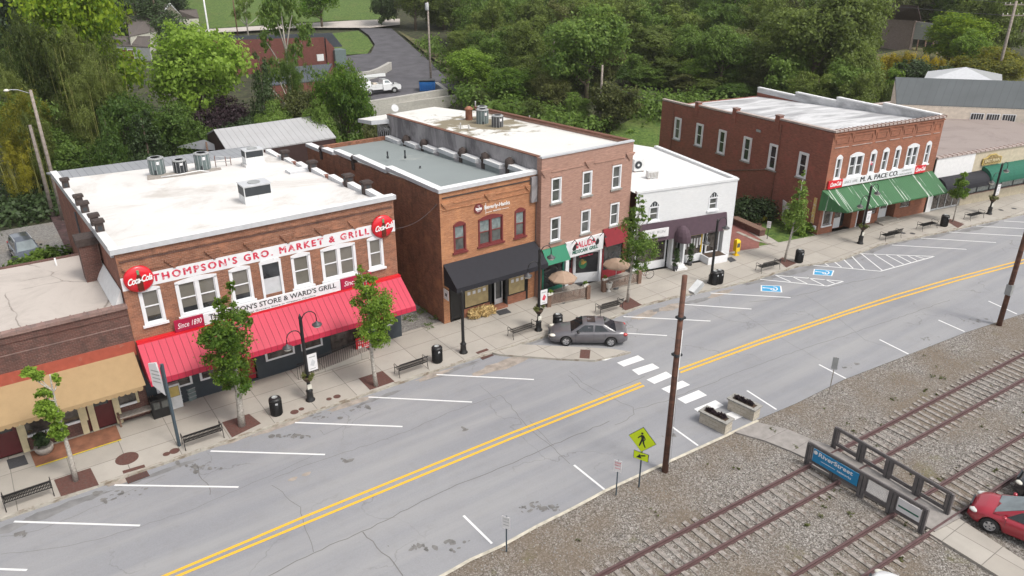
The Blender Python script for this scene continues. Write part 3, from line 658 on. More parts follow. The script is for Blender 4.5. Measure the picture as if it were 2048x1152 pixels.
def gate(name,pa,pb,n,label,h,mesh_panels,banner=None):
    A,Bp=Vector(G(*pa,ZR)),Vector(G(*pb,ZR)); d=Bp-A; L=d.length; root=empty(name,label,'barrier',(A.x,A.y,ZR),math.atan2(d.y,d.x),group='grey crossing barriers')
    mb=MB(); mb.box(-.1,L+.1,-.06,.06,h-.09,h,'gate_metal'); mb.box(0,L,-.035,.035,h-.02,h+.03,'gate_metal'); mb.build('top_rail',root)
    mb=MB(); mb.box(0,L,-.05,.05,.28,.40,'gate_metal'); mb.build('bottom_rail',root)
    w_=L/n
    for k in range(n+1):
        mb=MB(); wd=.11 if k in(0,n) else .16; mb.box(k*w_-wd,k*w_+wd,-.07,.07,0 if k in(0,n) or k%2==0 else .05,h-.09,'gate_metal'); mb.box(k*w_-.012,k*w_+.012,-.085,.085,.1,h-.1,'coil_dark'); mb.build('post',root)
    for k in range(n):
        x0,x1=k*w_+.16,(k+1)*w_-.16
        mb=MB()
        for z0,z1 in ((.40,.45),(h-.15,h-.09)): mb.box(x0,x1,-.03,.03,z0,z1,'gate_metal')
        for q in (x0,x1-.05): mb.box(q,q+.05,-.03,.03,.45,h-.15,'gate_metal')
        if mesh_panels:
            for i in range(1,16): xx=x0+(x1-x0)*i/16; mb.box(xx-.006,xx+.006,-.006,.006,.45,h-.15,'galv')
            for i in range(1,9): zz=.45+(h-.6)*i/9; mb.box(x0,x1,-.0085,.0085,zz-.005,zz+.005,'galv')
        mb.build('panel',root)
    return root,L,w_
rt,L,w_=gate('crossing_barrier',(1612.5,929),(1840,1065),4,'grey metal barrier on the near side of the crossing with the blue banner',1.28,True)
def bannersign(root,x0,x1,z0,z1,m,label,fn):
    mb=MB(); mb.box(x0,x1,-.11,-.085,z0,z1,m); o=mb.build('banner',root,label); mb=MB(); fn(mb); mb.build('lettering',o)

def f1(mb):
    mb.text('RiverStreet',1.45,.98,.30,-.115,'letter_white',w=1.75,ext=.006,bold=.004); mb.text('networks',1.95,.70,.17,-.115,'letter_white',w=.7,ext=.006); mb.box(.75,1.5,-.117,-.112,.68,.70,'letter_white')
    mb.disc((.42,1.0),.10,-.118,-.112,'letter_white')
bannersign(rt,.30,2.62,.48,1.16,'sign_blue','bright blue banner with white lettering',f1)
def f2(mb):
    mb.text('trail town',5.0,.98,.16,-.115,'letter_black',w=.7,ext=.006); mb.box(4.55,5.45,-.117,-.112,.72,.80,'letter_green'); mb.text('walk',5.0,.60,.14,-.115,'letter_black',w=.4,ext=.006)
def _w(mb):
    mb.box(4.55,5.45,-.117,-.112,.72,.80,'letter_green')
mb=MB(); mb.box(4.5,5.5,-.11,-.085,.5,1.14,'banner_white'); o=mb.build('banner',rt,'white banner with a green stripe'); mb=MB(); _w(mb); mb.build('stripe',o)
gate('crossing_barrier',(1666,897),(1891,1033),4,'grey metal barrier on the far side of the crossing without any banner',1.25,False)
# ------------------------------------------------------------------ buildings
def wall_holes(mb,x0,x1,z0,z1,holes,m,y=0.,th=.22,rev=None):
    xs=sorted({x0,x1}|{v for h in holes for v in(h[0],h[1])}); zs=sorted({z0,z1}|{v for h in holes for v in(h[2],h[3])})
    for a,b in zip(xs,xs[1:]):
        for c,d in zip(zs,zs[1:]):
            if b-a<1e-4 or d-c<1e-4: continue
            cx,cz=(a+b)/2,(c+d)/2
            if any(h[0]<cx<h[1] and h[2]<cz<h[3] for h in holes): continue
            mb.poly([(a,y,c),(b,y,c),(b,y,d),(a,y,d)],m)
    for h in holes:
        a,b,c,d=h[:4]
        mb.poly([(a,y,c),(a,y+th,c),(a,y+th,d),(a,y,d)][::-1],m); mb.poly([(b,y,c),(b,y+th,c),(b,y+th,d),(b,y,d)],m)
        mb.poly([(a,y,d),(a,y+th,d),(b,y+th,d),(b,y,d)][::-1],m); mb.poly([(a,y,c),(a,y+th,c),(b,y+th,c),(b,y,c)],m)
        mb.poly([(a-.1,y+th,c-.1),(b+.1,y+th,c-.1),(b+.1,y+th,d+.1),(a-.1,y+th,d+.1)],'coil_dark')
def arcpts(a,b,z,rise,n=8):
    return [(a+(b-a)*i/n, z+rise*math.sin(math.pi*i/n)) for i in range(n+1)]
def window(root,a,b,c,d,frame='white_trim',fw=.12,arch=.0,pane='glass_dark',pane2=None,double=False,y=0.,sill=True,sillm=None,dark_low=0.,meet=True,side=None,hood=None,label=None,mull=0):
    """sash window in the plane y; a,b,c,d outer frame extents. side: matrix for walls that face another way"""
    def mbn():
        m=MB(); m.M=side; return m
    mb=mbn(); yo=y-.035; yi=y+.10
    if arch: mb.extr(arcpts(a,b,d-fw*.3,arch)+[(b,d-fw-.04),(a,d-fw-.04)],yo,yi,frame)
    else: mb.box(a,b,yo,yi,d-fw,d,frame)
    mb.box(a,a+fw,yo,yi,c,d-fw,frame); mb.box(b-fw,b,yo,yi,c,d-fw,frame); mb.box(a+fw,b-fw,yo,yi,c,c+fw*.7,frame)
    secs=[(a+fw,b-fw)]
    if double:
        mx=(a+b)/2; mb.box(mx-fw*.6,mx+fw*.6,yo+.01,yi,c+fw*.7,d-fw,frame); secs=[(a+fw,mx-fw*.6),(mx+fw*.6,b-fw)]
    zc,zd=c+fw*.7,d-fw; zm=(zc+zd)/2
    for (p,q) in secs:
        s=.045
        mb.box(p,q,y+.03,y+.075,zd-s,zd,frame); mb.box(p,q,y+.03,y+.075,zc,zc+s,frame)
        mb.box(p,p+s,y+.03,y+.075,zc+s,zd-s,frame); mb.box(q-s,q,y+.03,y+.075,zc+s,zd-s,frame)
        if meet: mb.box(p+s,q-s,y+.025,y+.07,zm-.03,zm+.03,frame)
        for k in range(mull): mb.box(p+(q-p)*(k+1)/(mull+1)-.015,p+(q-p)*(k+1)/(mull+1)+.015,y+.03,y+.07,zc+s,zd-s,frame)
    if hood: mb.extr(arcpts(a-.06,b+.06,d+.03,arch+.05)+arcpts(a-.06,b+.06,d+.13,arch+.05)[::-1],y-.05,y+.02,hood)
    w=mb.build('window',root,label)
    mb=mbn()
    for (p,q) in secs:
        mb.box(p,q,y+.06,y+.09,zm,zd,pane); mb.box(p,q,y+.07,y+.10,zc,zm,pane2 or pane)
        if dark_low: mb.box(p+.05,q-.05,y+.05,y+.069,zc+.04,zc+dark_low,'glass_dark')
    mb.build('pane',w)
    if sill:
        mb=mbn(); mb.box(a-.1,b+.1,y-.11,y+.06,c-.12,c-.002,sillm or frame); mb.build('sill',w)
    return w
def sideM(x,flip=1):   # maps (s along depth, y outward neg, z) for a wall facing -x at x
    return Matrix(((0,1,0,x),(1,0,0,0),(0,0,1,0),(0,0,0,1)))
def poly_wall(mb,pts,axis,v,th,m):   # pts (s,z); wall plane at axis value v..v+th
    if axis=='x': mb.hull([(v,s,z) for s,z in pts],[(v+th,s,z) for s,z in pts],m)
    else: mb.hull([(s,v,z) for s,z in pts],[(s,v+th,z) for s,z in pts],m)
def corbel_arcs(mb,x0,x1,z,n,m,up=.9,drop=.55,y=-.06):
    """stepped brick panels with small pointed corbels between"""
    w=(x1-x0)/n
    for k in range(n+1):
        x=x0+k*w
        for j in range(5): 
            hw=.06+.085*j
            mb.box(x-hw,x+hw,y-.012*j,.0,z-drop+.11*j,z-drop+.11*(j+1)-.004,m)
    for k in range(n): 
        mb.box(x0+k*w+.5,x0+(k+1)*w-.5,-.045,0,z-.34,z-.27,m)
# ===== Store with the red awning (world X 4.2..19.1)
T=Plane((4.2,38.85),(19.1,38.85))
b=empty('brick_store_building','two storey brown brick grocery store with white roof and red metal awning','building',(4.2,38.85,0),0)
W=14.9; Hf=9.0
def wrect(pl,BL,TR,y=0.): 
    a,c=pl.fp(*BL,y); d,e=pl.fp(*TR,y); return a,d,c,e
TW=[((290.4,652.4),(319,572),0,'glass_blind'),((362,635.5),(432,545),1,'glass_blind'),((467.4,609.5),(499,530),0,'glass_blind'),((527.3,594),(560,515.7),0,'door'),((588.5,577),(619,504),0,'glass_blind'),((647,564),(709,484.4),1,'glass_blind'),((738.3,540),(764,470.5),0,'glass_blind')]
rects=[]
for BL,TR,db,k in TW:
    a,d,c,e=wrect(T,BL,TR); rects.append([a,d,c+.05,e])
zb=np.median([r[2] for r in rects]); zt=np.median([r[3] for r in rects])
for r in rects: r[2]=zb; r[3]=zt
holes=[(r[0]+.06,r[1]-.06,r[2]+.02,r[3]-.1) for r in rects]
mb=MB(); wall_holes(mb,0,W,3.2,Hf,holes,'brick_store'); mb.build('wall',b)
mb=MB(); wall_holes(mb,0,W,0,3.2,[(4.55,5.75,.12,2.5)],'dark_blue_paint',th=.5); mb.build('storefront',b)
# side walls and rear
RZ=7.0
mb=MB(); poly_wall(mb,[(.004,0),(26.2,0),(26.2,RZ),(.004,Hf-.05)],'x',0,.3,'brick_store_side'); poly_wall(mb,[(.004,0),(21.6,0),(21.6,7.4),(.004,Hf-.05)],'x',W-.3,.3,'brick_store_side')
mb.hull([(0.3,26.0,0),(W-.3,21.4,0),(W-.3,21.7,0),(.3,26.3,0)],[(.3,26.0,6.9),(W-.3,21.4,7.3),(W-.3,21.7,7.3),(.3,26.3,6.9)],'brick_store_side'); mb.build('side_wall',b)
mb=MB(); mb.poly([(.3,.3,8.72),(W-.3,.3,8.72),(W-.3,21.6,7.3),(.3,26.2,6.9)],'roof_white'); mb.build('roof',b)
mb=MB(); mb.hull([(-.2,-.12,Hf+.0),(W+.15,-.12,Hf),(W+.15,.42,Hf),(-.2,.42,Hf)],[(-.2,-.12,Hf+.26),(W+.15,-.12,Hf+.26),(W+.15,.42,Hf+.22),(-.2,.42,Hf+.22)],'coping_metal','coping_white')
# left side coping in steps following the fall of the roof
mb.hull([(-.13,.42,Hf-.3),(.30,.42,Hf-.3),(.30,26.2,RZ-.3),(-.13,26.2,RZ-.3)],[(-.13,.42,Hf+.12),(.30,.42,Hf+.12),(.30,26.2,RZ+.1),(-.13,26.2,RZ+.1)],'coping_metal','coping_white')
for k in range(7):
    y0=.42+k*3.; y1=y0+3.; z=Hf+.02-(y0+1.)*.074
    if k in (1,2,4): y1-=.7
    mb.box(W-.36,W+.06,y0,y1-.005,z-.3,z,'coping_metal','coping_white')
mb.build('coping',b)
mb=MB(); q=[(G(93,348,6.9),7.0),(G(132,357,7.1),7.1),(G(500,311,7.4),7.4),(G(500,292,7.3),7.3)]; q=[(p[0]-4.2,p[1]-38.85,z) for p,z in q]; mb.hull([(x,y,z-.12) for x,y,z in q],q,'tin_grey'); mb.build('rear_eave',b)
mb=MB(); mb.box(.1,W-.1,-.05,0,8.62,8.72,'brick_store'); mb.box(.1,W-.1,-.03,0,8.50,8.56,'brick_dark'); corbel_arcs(mb,.55,W-.55,8.25,7,'brick_store'); mb.build('corbelling',b)
# painted band with lettering
_tx0=T.fp(304,550)[0]; _tx1=T.fp(737,462)[0]
mb=MB(); mb.box(-.0,W,-.012,-.002,7.03,7.72,'white_trim'); o=mb.build('painted_band',b)
mb=MB(); [mb.text("THOMPSON'S GRO. MARKET & GRILL",(_tx0+_tx1)/2+(-.026,.026,0,0)[_q],7.37+(0,0,.018,-.018)[_q],.52,-.016-_q*.0012,'letter_red',w=_tx1-_tx0,fit=True,ext=.004) for _q in range(4)]; mb.build('lettering',o)
for r,t in zip(rects,TW):
    if t[3]=='door':
        mb=MB(); a,d,c,e=r; e-=.05
        mb.extr([(a-.03,e),(d+.03,e),(d-.1,e+.13),((a+d)/2,e+.18),(a+.1,e+.13)],-.05,.1,'white_trim'); mb.box(a,a+.13,-.04,.1,c-.4,e,'white_trim'); mb.box(d-.13,d,-.04,.1,c-.4,e,'white_trim'); mb.box(a+.13,d-.13,-.04,.1,e-.1,e,'white_trim')
        o=mb.build('window',b,'tall sash with a dark upper pane and a grey lower panel')
        mb=MB(); mb.box(a+.13,d-.13,.05,.09,(c+e)/2,e-.1,'glass_dark'); mb.box(a+.13,d-.13,.04,.09,c-.4,(c+e)/2-.02,'coping_metal'); mb.build('pane',o)
    else: window(b,r[0],r[1],r[2],r[3],fw=.14 if not t[2] else .15,arch=.12,pane=t[3],pane2='glass_blind',double=t[2],dark_low=.32 if t[0][0] in (290.4,467.4,362) else .0)
# round soft drink signs
def script_text(mb,x,z,size,y,w,m='letter_white',slope=0.1,frame=None):
    mb.text('Coca-Cola',x,z,size,y,m,w=w,shear=.38,bold=.012*size/.4,ext=.004,slope=slope,space=.86,frame=frame)
for (px,py,rr) in ((276.5,556.5,.69),(763.5,452,.69)):
    s,z=T.fp(px,py); o=MB(); 
    prof=[(rr,.0),(rr,.10),(rr*.9,.17),(rr*.5,.22),(.01,.235)]
    o.M=Matrix.Translation((s,-.02,z))@Matrix.Rotation(math.pi/2,4,'X'); o.lathe(prof,'sign_red',32); q=o.build('round_sign',b)
    mb=MB(); mb.hull(*[[(s+x,yy,z+h) for x,h in ((-.13,-.5),(.13,-.5),(.15,-.1),(.13,.1),(.06,.28),(-.06,.28),(-.13,.1),(-.15,-.1))] for yy in (-.20,-.262)],'bottle_glass'); mb.box(s-.055,s+.055,-.262,-.2,z+.28,z+.5,'bottle_green'); mb.box(s-.13,s+.13,-.266,-.2,z-.60,z-.505,'bottle_glass'); mb.build('bottle_picture',q)
    mb=MB(); script_text(mb,s,z-.0,.46,-.268,1.15); mb.build('lettering',q)
# awning and signboards above it
zt_=4.28
mb=MB(); x0,x1=.05,W+.02; yf=-2.05; zf=2.9
mb.poly([(x0,-.32,zt_-.12),(x1,-.32,zt_-.12),(x1,yf,zf),(x0,yf,zf)][::-1],'awning_red'); mb.poly([(x0,yf,zf),(x1,yf,zf),(x1,yf-.02,zf-.30),(x0,yf-.02,zf-.30)][::-1],'cloth_red' if 0 else 'awning_red')
mb.box(x0,x1,-.32,-.003,zt_-.16,zt_,'sign_red')
for x,sg in ((x0,-1),(x1,1)): mb.poly([(x,0,zt_-.1),(x,-.32,zt_-.12),(x,yf,zf),(x,yf-.02,zf-.3),(x,-.0,zf-.3)],'awning_red')
mb.poly([(x0,0,zf-.28),(x1,0,zf-.28),(x1,yf,zf-.28),(x0,yf,zf-.28)],'awning_red'); mb.build('awning',b)
s0,_=T.fp(348,650,-.2); s1,_=T.fp(407,640,-.2); s2,_=T.fp(680,575,-.2); s3,_=T.fp(733,560,-.2)
zb0=4.30; zb1=4.92
for x,y_,m,txt,nm in ((s0,s1,'sign_wine','Since 1890','maroon board at the left end'),(s2+.05,s3+.3,'sign_wine','Since 1940','maroon board at the right end')):
    mb=MB(); mb.box(x,y_,-.28,-.2,zb0,zb1+.02,m); o=mb.build('sign_board',b,nm); mb=MB(); mb.text(txt,(x+y_)/2,(zb0+zb1)/2,.42,-.285,'letter_white',w=(y_-x)*.84,shear=.3,ext=.004,slope=.03); mb.build('lettering',o)
mb=MB(); mb.box(s1+.01,s2,-.3,-.2,zb0,zb1,'white_trim'); o=mb.build('sign_board',b,'long white board'); mb=MB(); mb.text("THOMPSON'S STORE & WARD'S GRILL",(s1+s2)/2,zb0+.38,.40,-.305,'letter_black',w=(s2-s1)*.93,bold=.006,ext=.004); mb.text("The Oldest Grocery Store in Western Carolina",(s1+s2)/2,zb0+.09,.13,-.305,'letter_black',w=(s2-s1)*.6,ext=.004); mb.build('lettering',o)
# ground floor under the awning
for x0_,x1_ in ((.5,2.3),(2.7,3.9),(6.3,8.0),(8.4,9.7),(12.6,14.3)):
    mb=MB(); mb.box(x0_,x1_,-.06,-.004,1.0,2.45,'white_trim'); o=mb.build('window',b,'shop window under the awning'); mb=MB(); mb.box(x0_+.12,x1_-.12,-.08,-.061,1.12,2.33,'glass_store'); mb.build('pane',o)
mb=MB(); mb.box(4.62,5.68,.12,.2,.12,2.45,'red_door'); o=mb.build('door',b); mb=MB(); mb.box(4.72,4.77,.06,.12,1.05,1.35,'galv'); mb.build('handle',o)
mb=MB(); mb.box(10.2,12.2,-.05,.0,.1,2.4,'glass_store'); mb.build('entrance',b)
mb=MB(); mb.slab([(7.6,-1.35),(11.9,-1.35),(11.9,-.06),(7.6,-.06)],.0,.02,'sidewalk_concrete'); mb.hull([(7.6,-1.35,0),(12.0,-1.35,0),(12.0,-.06,0),(7.6,-.06,0)],[(7.6,-1.35,.03),(12.0,-1.35,.5),(12.0,-.06,.5),(7.6,-.06,.03)],'sidewalk_concrete'); rp=mb.build('ramp',b)
mb=MB(); mb.tube([(7.6,-1.3,.95),(12.0,-1.3,1.4)],.025,'black_paint',6)
for k in range(34): x=7.6+k*.133; mb.box(x-.01,x+.01,-1.31,-1.29,.03+(x-7.6)*.107,.95+(x-7.6)*.102,'black_paint')
mb.build('railing',rp)
# chimney stacks on the side parapets
def stack(root,x,y,z,h,wx=.55,wy=.5,m='brick_soot'):
    mb=MB(); mb.box(x-wx/2,x+wx/2,y-wy/2,y+wy/2,z-.4,z+h-.14,m); mb.box(x-wx/2-.08,x+wx/2+.08,y-wy/2-.08,y+wy/2+.08,z+h-.14,z+h-.03,m); mb.box(x-wx/2-.03,x+wx/2+.03,y-wy/2-.03,y+wy/2+.03,z+h-.03,z+h,m)
    mb.box(x-wx/2-.004,x-wx/2+.1,y-.10,y+.10,z+h*.3,z+h*.6,'coil_dark'); mb.box(x-.1,x+.1,y-wy/2-.004,y-wy/2+.1,z+h*.3,z+h*.6,'coil_dark'); mb.build('chimney',root)
for y in (4.6,6.2,9.9,12.2,18.6): stack(b,.1,y,Hf-y*.078,.80,.40,.42)
for y in (3.2,5.9,12.0,17.5): stack(b,W-.15,y,Hf-y*.074,.6,.5,.45)
# left wall windows
for s_ in (3.0,6.2,9.5,12.7): window(b,s_,s_+.95,3.9,5.7,pane='glass_mid',side=sideM(0),y=-.02,sill=False)
mb=MB(); mb.tube([(-.12,14,7.3),(-.12,14,4.2),(-.12,13.4,3.9),(-.12,12.5,3.7)],.06,'dark_metal',6); mb.tube([(-.1,10.8,6.4),(-.1,9.4,3.4),(-.35,9,3.1)],.04,'pipe_white',6); mb.build('downpipe',b)
mb=MB(); mb.M=None; mb.box(.1,.6,-.01,0,.3,.8,'dark_blue_paint')

# ===== roof machines (things of their own)
def onroof_z(y): return 8.72-(y-.3)*.071
def condenser(X,Y,z,r,h,label,m='fin_teal',grp='round condensers on the store roof'):
    o=empty('condenser_unit',label,'air conditioner',(X,Y,z),0,grp)
    mb=MB(); mb.lathe([(r*.98,0),(r,.04),(r,h-.14),(r*.97,h-.1)],m,24,sm=False)
    for k in range(24):
        t=2*math.pi*k/24; mb.tube([(r*1.015*math.cos(t),r*1.015*math.sin(t),.05),(r*1.015*math.cos(t),r*1.015*math.sin(t),h-.12)],.018,'galv' if k%2 else m,4,False)
    mb.box(r*.55*-1,-r*.35,-r-.03,-r+.1,.05,.35,'coil_dark'); mb.build('casing',o)
    mb=MB(); mb.lathe([(r*1.05,h-.11),(r*1.06,h-.04),(r*.85,h),(r*.82,h-.03),(r*.2,h-.05)],'grey_metal',24); mb.lathe([(r*.8,h-.035),(r*.8,h-.02)],'coil_dark',20)
    for k in range(5): rr=r*(.2+.14*k); mb.lathe([(rr,h-.015),(rr+.012,h-.005)],'galv',20)
    mb.build('fan_grille',o); mb=MB(); mb.box(-.09,.09,-r-.035,-r+.0,h*.62,h*.8,'banner_white'); mb.build('sticker',o); return o
def rtu(X,Y,z,w,d,h,label):
    o=empty('rooftop_unit',label,'air conditioner',(X,Y,z),0,'boxy white units on the store roof')
    mb=MB(); mb.box(0,w,0,d,0.05,h,'white_plastic'); mb.box(-.03,w+.03,-.03,d+.03,h,h+.05,'coping_metal'); mb.box(w*.48,w*.49,-.008,0,.1,h*.55,'grey_metal'); mb.build('casing',o)
    mb=MB(); mb.box(.05,w-.05,-.012,.0,h*.55,h*.96,'coil_dark'); mb.box(-.012,0,.05,d-.05,h*.55,h*.96,'coil_dark'); mb.build('coil',o)
    mb=MB(); mb.lathe([(.38,h+.05),(.36,h+.10),(.33,h+.08),(.1,h+.07)],'grey_metal',22,(w*.5,d*.5,0)); mb.build('fan',o)
    mb=MB(); mb.box(-.1,w+.1,-.1,d+.1,-.25,.05,'roof_white'); mb.build('curb',o)
def roofxy(px,py,z): return G(px,py,z)
pz=[]
X0,Y0=G(322,352,7.55)
mb=MB(); X1,Y1=G(425,338,7.65)
pl=empty('equipment_platform','weathered timber platform carrying the three round condensers','platform',(X0,Y0,7.5),math.atan2(Y1-Y0,X1-X0))
mb.box(-.9,math.hypot(X1-X0,Y1-Y0)+.6,-.6,.6,-.25,.06,'wood_grey'); mb.build('deck',pl)
mb=MB(); mb.tube([(0,-.62,.15),(1.2,-.66,.2),(2.6,-.62,.3),(3.2,-.4,.1)],.035,'pipe_white',6); mb.build('pipe',pl)
for px,py,r,h,l,m in ((316,346,.52,1.18,'tall grey green condenser at the left end of the platform','fin_teal'),(362,343,.46,.92,'dark low condenser in the middle of the platform','coil_dark'),(407,337,.52,1.22,'tall grey green condenser at the right end of the platform','fin_teal')):
    X,Y=G(px,py,7.58); condenser(X,Y,7.56,r,h,l,m)
X,Y=G(410,333,7.6)
hr=empty('pipe_frame','small bent pipe frame lying beside the right condenser','pipe frame',(X+.7,Y-.3,7.45)); mb=MB()
for dx in (0,.75,1.1): mb.tube([(dx,0,0),(dx,0,.9-.2*dx)],.03,'rust',5)
mb.tube([(0,0,.85),(1.1,0,.65)],.03,'galv',5); mb.tube([(0,0,.45),(1.1,0,.35)],.03,'galv',5); mb.build('rails',hr)
X,Y=G(493,328,7.9); rtu(X,Y,7.75,1.35,.95,1.05,'smaller boxy white roof unit nearer the back of the store')
X,Y=G(492,411,8.3); rtu(X,Y,8.1,1.65,1.2,1.3,'larger boxy white roof unit nearer the front of the store')
mb=MB(); X,Y=G(600,340,8.0); mb.box(X-.9,X+.9,Y-.5,Y+.5,7.75,8.08,'coping_metal','coping_white'); tag(mb.build('roof_hatch'),'low white roof hatch on the store roof near the right parapet','roof hatch')

# ===== Low brick building on the left, tan awning
L=Plane((-14,38.8),(4.2,38.8))
b=empty('low_brick_building','single storey dark brick shop with tan awning and cracked pale roof','building',(-14,38.8,0),0)
W=18.18; H=6.15
def lx(px,py,y=0): return L.fp(px,py,y)
ops=[]
mb=MB()
px_=lambda v: lx(v,880,0)[0]
wx=[(lx(55,872)[0],lx(105,858)[0],.85,2.15),(lx(128,850)[0],lx(170,835)[0],.85,2.15),(lx(232,808)[0],lx(272,795)[0],1.0,2.2)]
dx_=[(lx(3,915)[0]-.9,lx(47,905)[0],.0,2.3),(lx(178,850)[0],lx(232,838)[0],0,2.35)]
wall_holes(mb,0,W,0,H,[(a,b_,c,d) for a,b_,c,d in wx+dx_],'brick_dark',th=.2); mb.box(.3,.6,0.3,12,0,5.2,'brick_dark'); mb.build('wall',b)
mb=MB(); mb.box(0,W-.0,-.02,-.003,3.55,4.35,'red_band'); mb.build('painted_band',b)
mb=MB()
for k in range(30):
    x0=k*.607; mb.box(x0,x0+.6,-.08,.34,H,H+.16,'coping_tile'); mb.box(x0+.56,x0+.607+.02,-.1,.36,H+.0,H+.19,'coping_tile')
mb.box(0,W,-.04,0,H-.36,H-.28,'brick_dark'); mb.box(0,W,-.02,0,H-.95,H-.90,'coping_tile'); mb.build('coping',b)
mb=MB(); mb.poly([(0,.34,H-.12),(W-.005,.34,H-.12),(W-.005,10.6,H-.5),(0,11.2,H-.5)],'roof_concrete'); mb.build('roof',b)
mb=MB(); mb.hull([(0,11.2,0),(W-.01,10.6,0),(W-.01,10.9,0),(0,11.5,0)],[(0,11.2,H-.45),(W-.01,10.6,H-.45),(W-.01,10.9,H-.45),(0,11.5,H-.45)],'brick_dark'); mb.build('rear_wall',b)
mb=MB(); mb.hull([(W-.5,.5,H-.13),(W-.02,.5,H-.13),(W-.02,8,H-.3),(W-.5,8,H-.3)],[(W-.05,.5,H+.8),(W-.02,.5,H+.8),(W-.02,8,H+.4),(W-.05,8,H+.4)],'coping_white'); mb.build('flashing',b)
mb=MB(); cx_,cy_=G(190,560,5.9); cy_-=38.8; mb.box(W-1.0,W-.1,cy_,cy_+1.0,H-.4,H+1.75,'brick_dark'); mb.box(W-1.08,W-.02,cy_-.08,cy_+1.08,H+1.75,H+2.15,'brick_soot'); mb.build('chimney',b)
mb=MB(); x0,x1=-0.,W-.12; zt_=3.75; zf=2.65; yf=-1.75
mb.poly([(x0,-.01,zt_),(x1,-.01,zt_),(x1,yf,zf),(x0,yf,zf)][::-1],'cloth_tan'); mb.poly([(x1,0,zt_),(x1,yf,zf),(x1,yf,zf-.15),(x1,0,zf-.15)],'cloth_tan')
n=int((x1-x0)/.28)
for k in range(n):
    a=x0+k*.28; mb.poly([(a,yf,zf),(a+.28,yf,zf),(a+.28,yf-.01,zf-.16),(a+.2,yf-.01,zf-.24),(a+.08,yf-.01,zf-.24),(a,yf-.01,zf-.16)][::-1],'cloth_tan')
mb.build('awning',b)
for a,b_,c,d in wx:
    mb=MB()
    for q in ((a-.12,a,c-.12,d+.1),(b_,b_+.12,c-.12,d+.1),(a,b_,c-.12,c),(a,b_,d,d+.1)): mb.box(q[0],q[1],-.08,.05,q[2],q[3],'cream_paint' if q[1]-q[0]<.2 else 'white_trim')
    o=mb.build('window',b,'cream framed shop window'); mb=MB(); mb.box(a,b_,.03,.06,c,d,'glass_store'); mb.build('pane',o)
for a,b_,c,d in dx_:
    mb=MB(); mb.box(a,b_,.05,.12,.02,d,'maroon_paint'); o=mb.build('door',b); mb=MB(); mb.box(a+.15,b_-.15,.03,.05,1.3,1.95,'glass_dark'); mb.build('pane',o)
for a in (dx_[0][1]+.02,dx_[1][0]-.32,dx_[1][1]+.02,wx[1][1]+.2): mb=MB(); mb.box(a,a+.28,-.09,-.003,0,2.6,'cream_paint'); mb.build('pilaster',b)

# ===== Orange brick building with black awning
Bp=Plane((22.12,38.72),(29.45,38.72))
b=empty('orange_brick_building','two storey orange brick office with grey flat roof and black awning','building',(22.12,38.72,0),0)
W=7.33; H=8.85
BR=[((908,506),(931,441.5),0),((957,494),(1005.7,423.8),1),((1029,475.8),(1051,415),0)]
rects=[list(wrect(Bp,p,q)) for p,q,_ in BR]; zb=np.mean([r[2] for r in rects]); zt=np.mean([r[3] for r in rects])
for r in rects: r[2],r[3]=zb+.02,zt-.1
mb=MB(); wall_holes(mb,0,W,3.9,H,[(r[0]+.06,r[1]-.06,r[2]+.02,r[3]-.1) for r in rects],'brick_orange')
wall_holes(mb,0,W,0,3.9,[(.45,6.75,.0,2.75)],'brick_orange',th=.9); mb.build('wall',b)
mb=MB(); corbel_arcs(mb,.5,W-.5,8.35,2,'brick_orange',drop=.7); mb.box(.2,W-.2,-.05,0,8.45,8.52,'brick_soot'); mb.box(.15,W-.15,-.05,0,7.98-.3,8.03-.3,'brick_orange'); mb.build('corbelling',b)
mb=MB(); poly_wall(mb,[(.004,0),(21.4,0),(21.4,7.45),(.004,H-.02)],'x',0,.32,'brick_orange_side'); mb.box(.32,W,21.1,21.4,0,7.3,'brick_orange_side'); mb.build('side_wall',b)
mb=MB(); mb.poly([(.3,.3,8.3),(W-.02,.3,8.3),(W-.02,21.3,7.0),(.3,21.3,7.0)],'roof_grey'); mb.build('roof',b)
mb=MB(); mb.box(-.1,W+.02,-.12,.4,H,H+.24,'coping_metal','coping_white')
for k,(y0,y1) in enumerate(((.4,6.9),(6.95,12.1),(12.5,15.6),(15.9,18.0),(18.6,21.4))):
    z0=H+.22-k*.33; mb.hull([(-.1,y0,z0-.25),(.42,y0,z0-.25),(.42,y1,z0-.36),(-.1,y1,z0-.36)],[(-.1,y0,z0),(.42,y0,z0),(.42,y1,z0-.11),(-.1,y1,z0-.11)],'coping_metal','coping_white')
for k in range(7):
    y0=.5+k*3.0; z0=9.0-k*.26; mb.box(W-.55,W-.02,y0,y0+2.3,z0-.3,z0,'coping_metal','coping_white'); mb.box(W-.5,W-.02,y0-.7,y0,7.,z0-.28,'stucco_stained'); mb.box(W-.45,W-.02,y0,y0+2.3,6.9,z0-.3,'roof_grey')
mb.build('coping',b)
for k,y in enumerate((2.6,5.6,8.6,14.4,17.4)):   # sooty flue caps
    z0=9.0-(y/3.0)*.26; mb=MB(); mb.blob((W-.3,y,z0+.22),(.34,.34,.42),'brick_soot',k,8,.22); mb.box(W-.5,W-.05,y-.2,y+.2,z0-.8,z0-.1,'brick_soot'); mb.build('flue_cap',b)
for y,z in ((12.3,H-.85),(18.3,H-1.35)): mb=MB(); mb.box(-.12,.25,y-.18,y+.18,z-.5,z+.15,'brick_soot'); mb.blob((.05,y,z+.35),(.24,.24,.25),'brick_soot',int(y),8,.2); mb.build('flue_cap',b)
for r,t in zip(rects,BR): window(b,*r,frame='maroon_trim',fw=.11,arch=.20,pane='glass_curtain',pane2='glass_mid',double=t[2],meet=True)
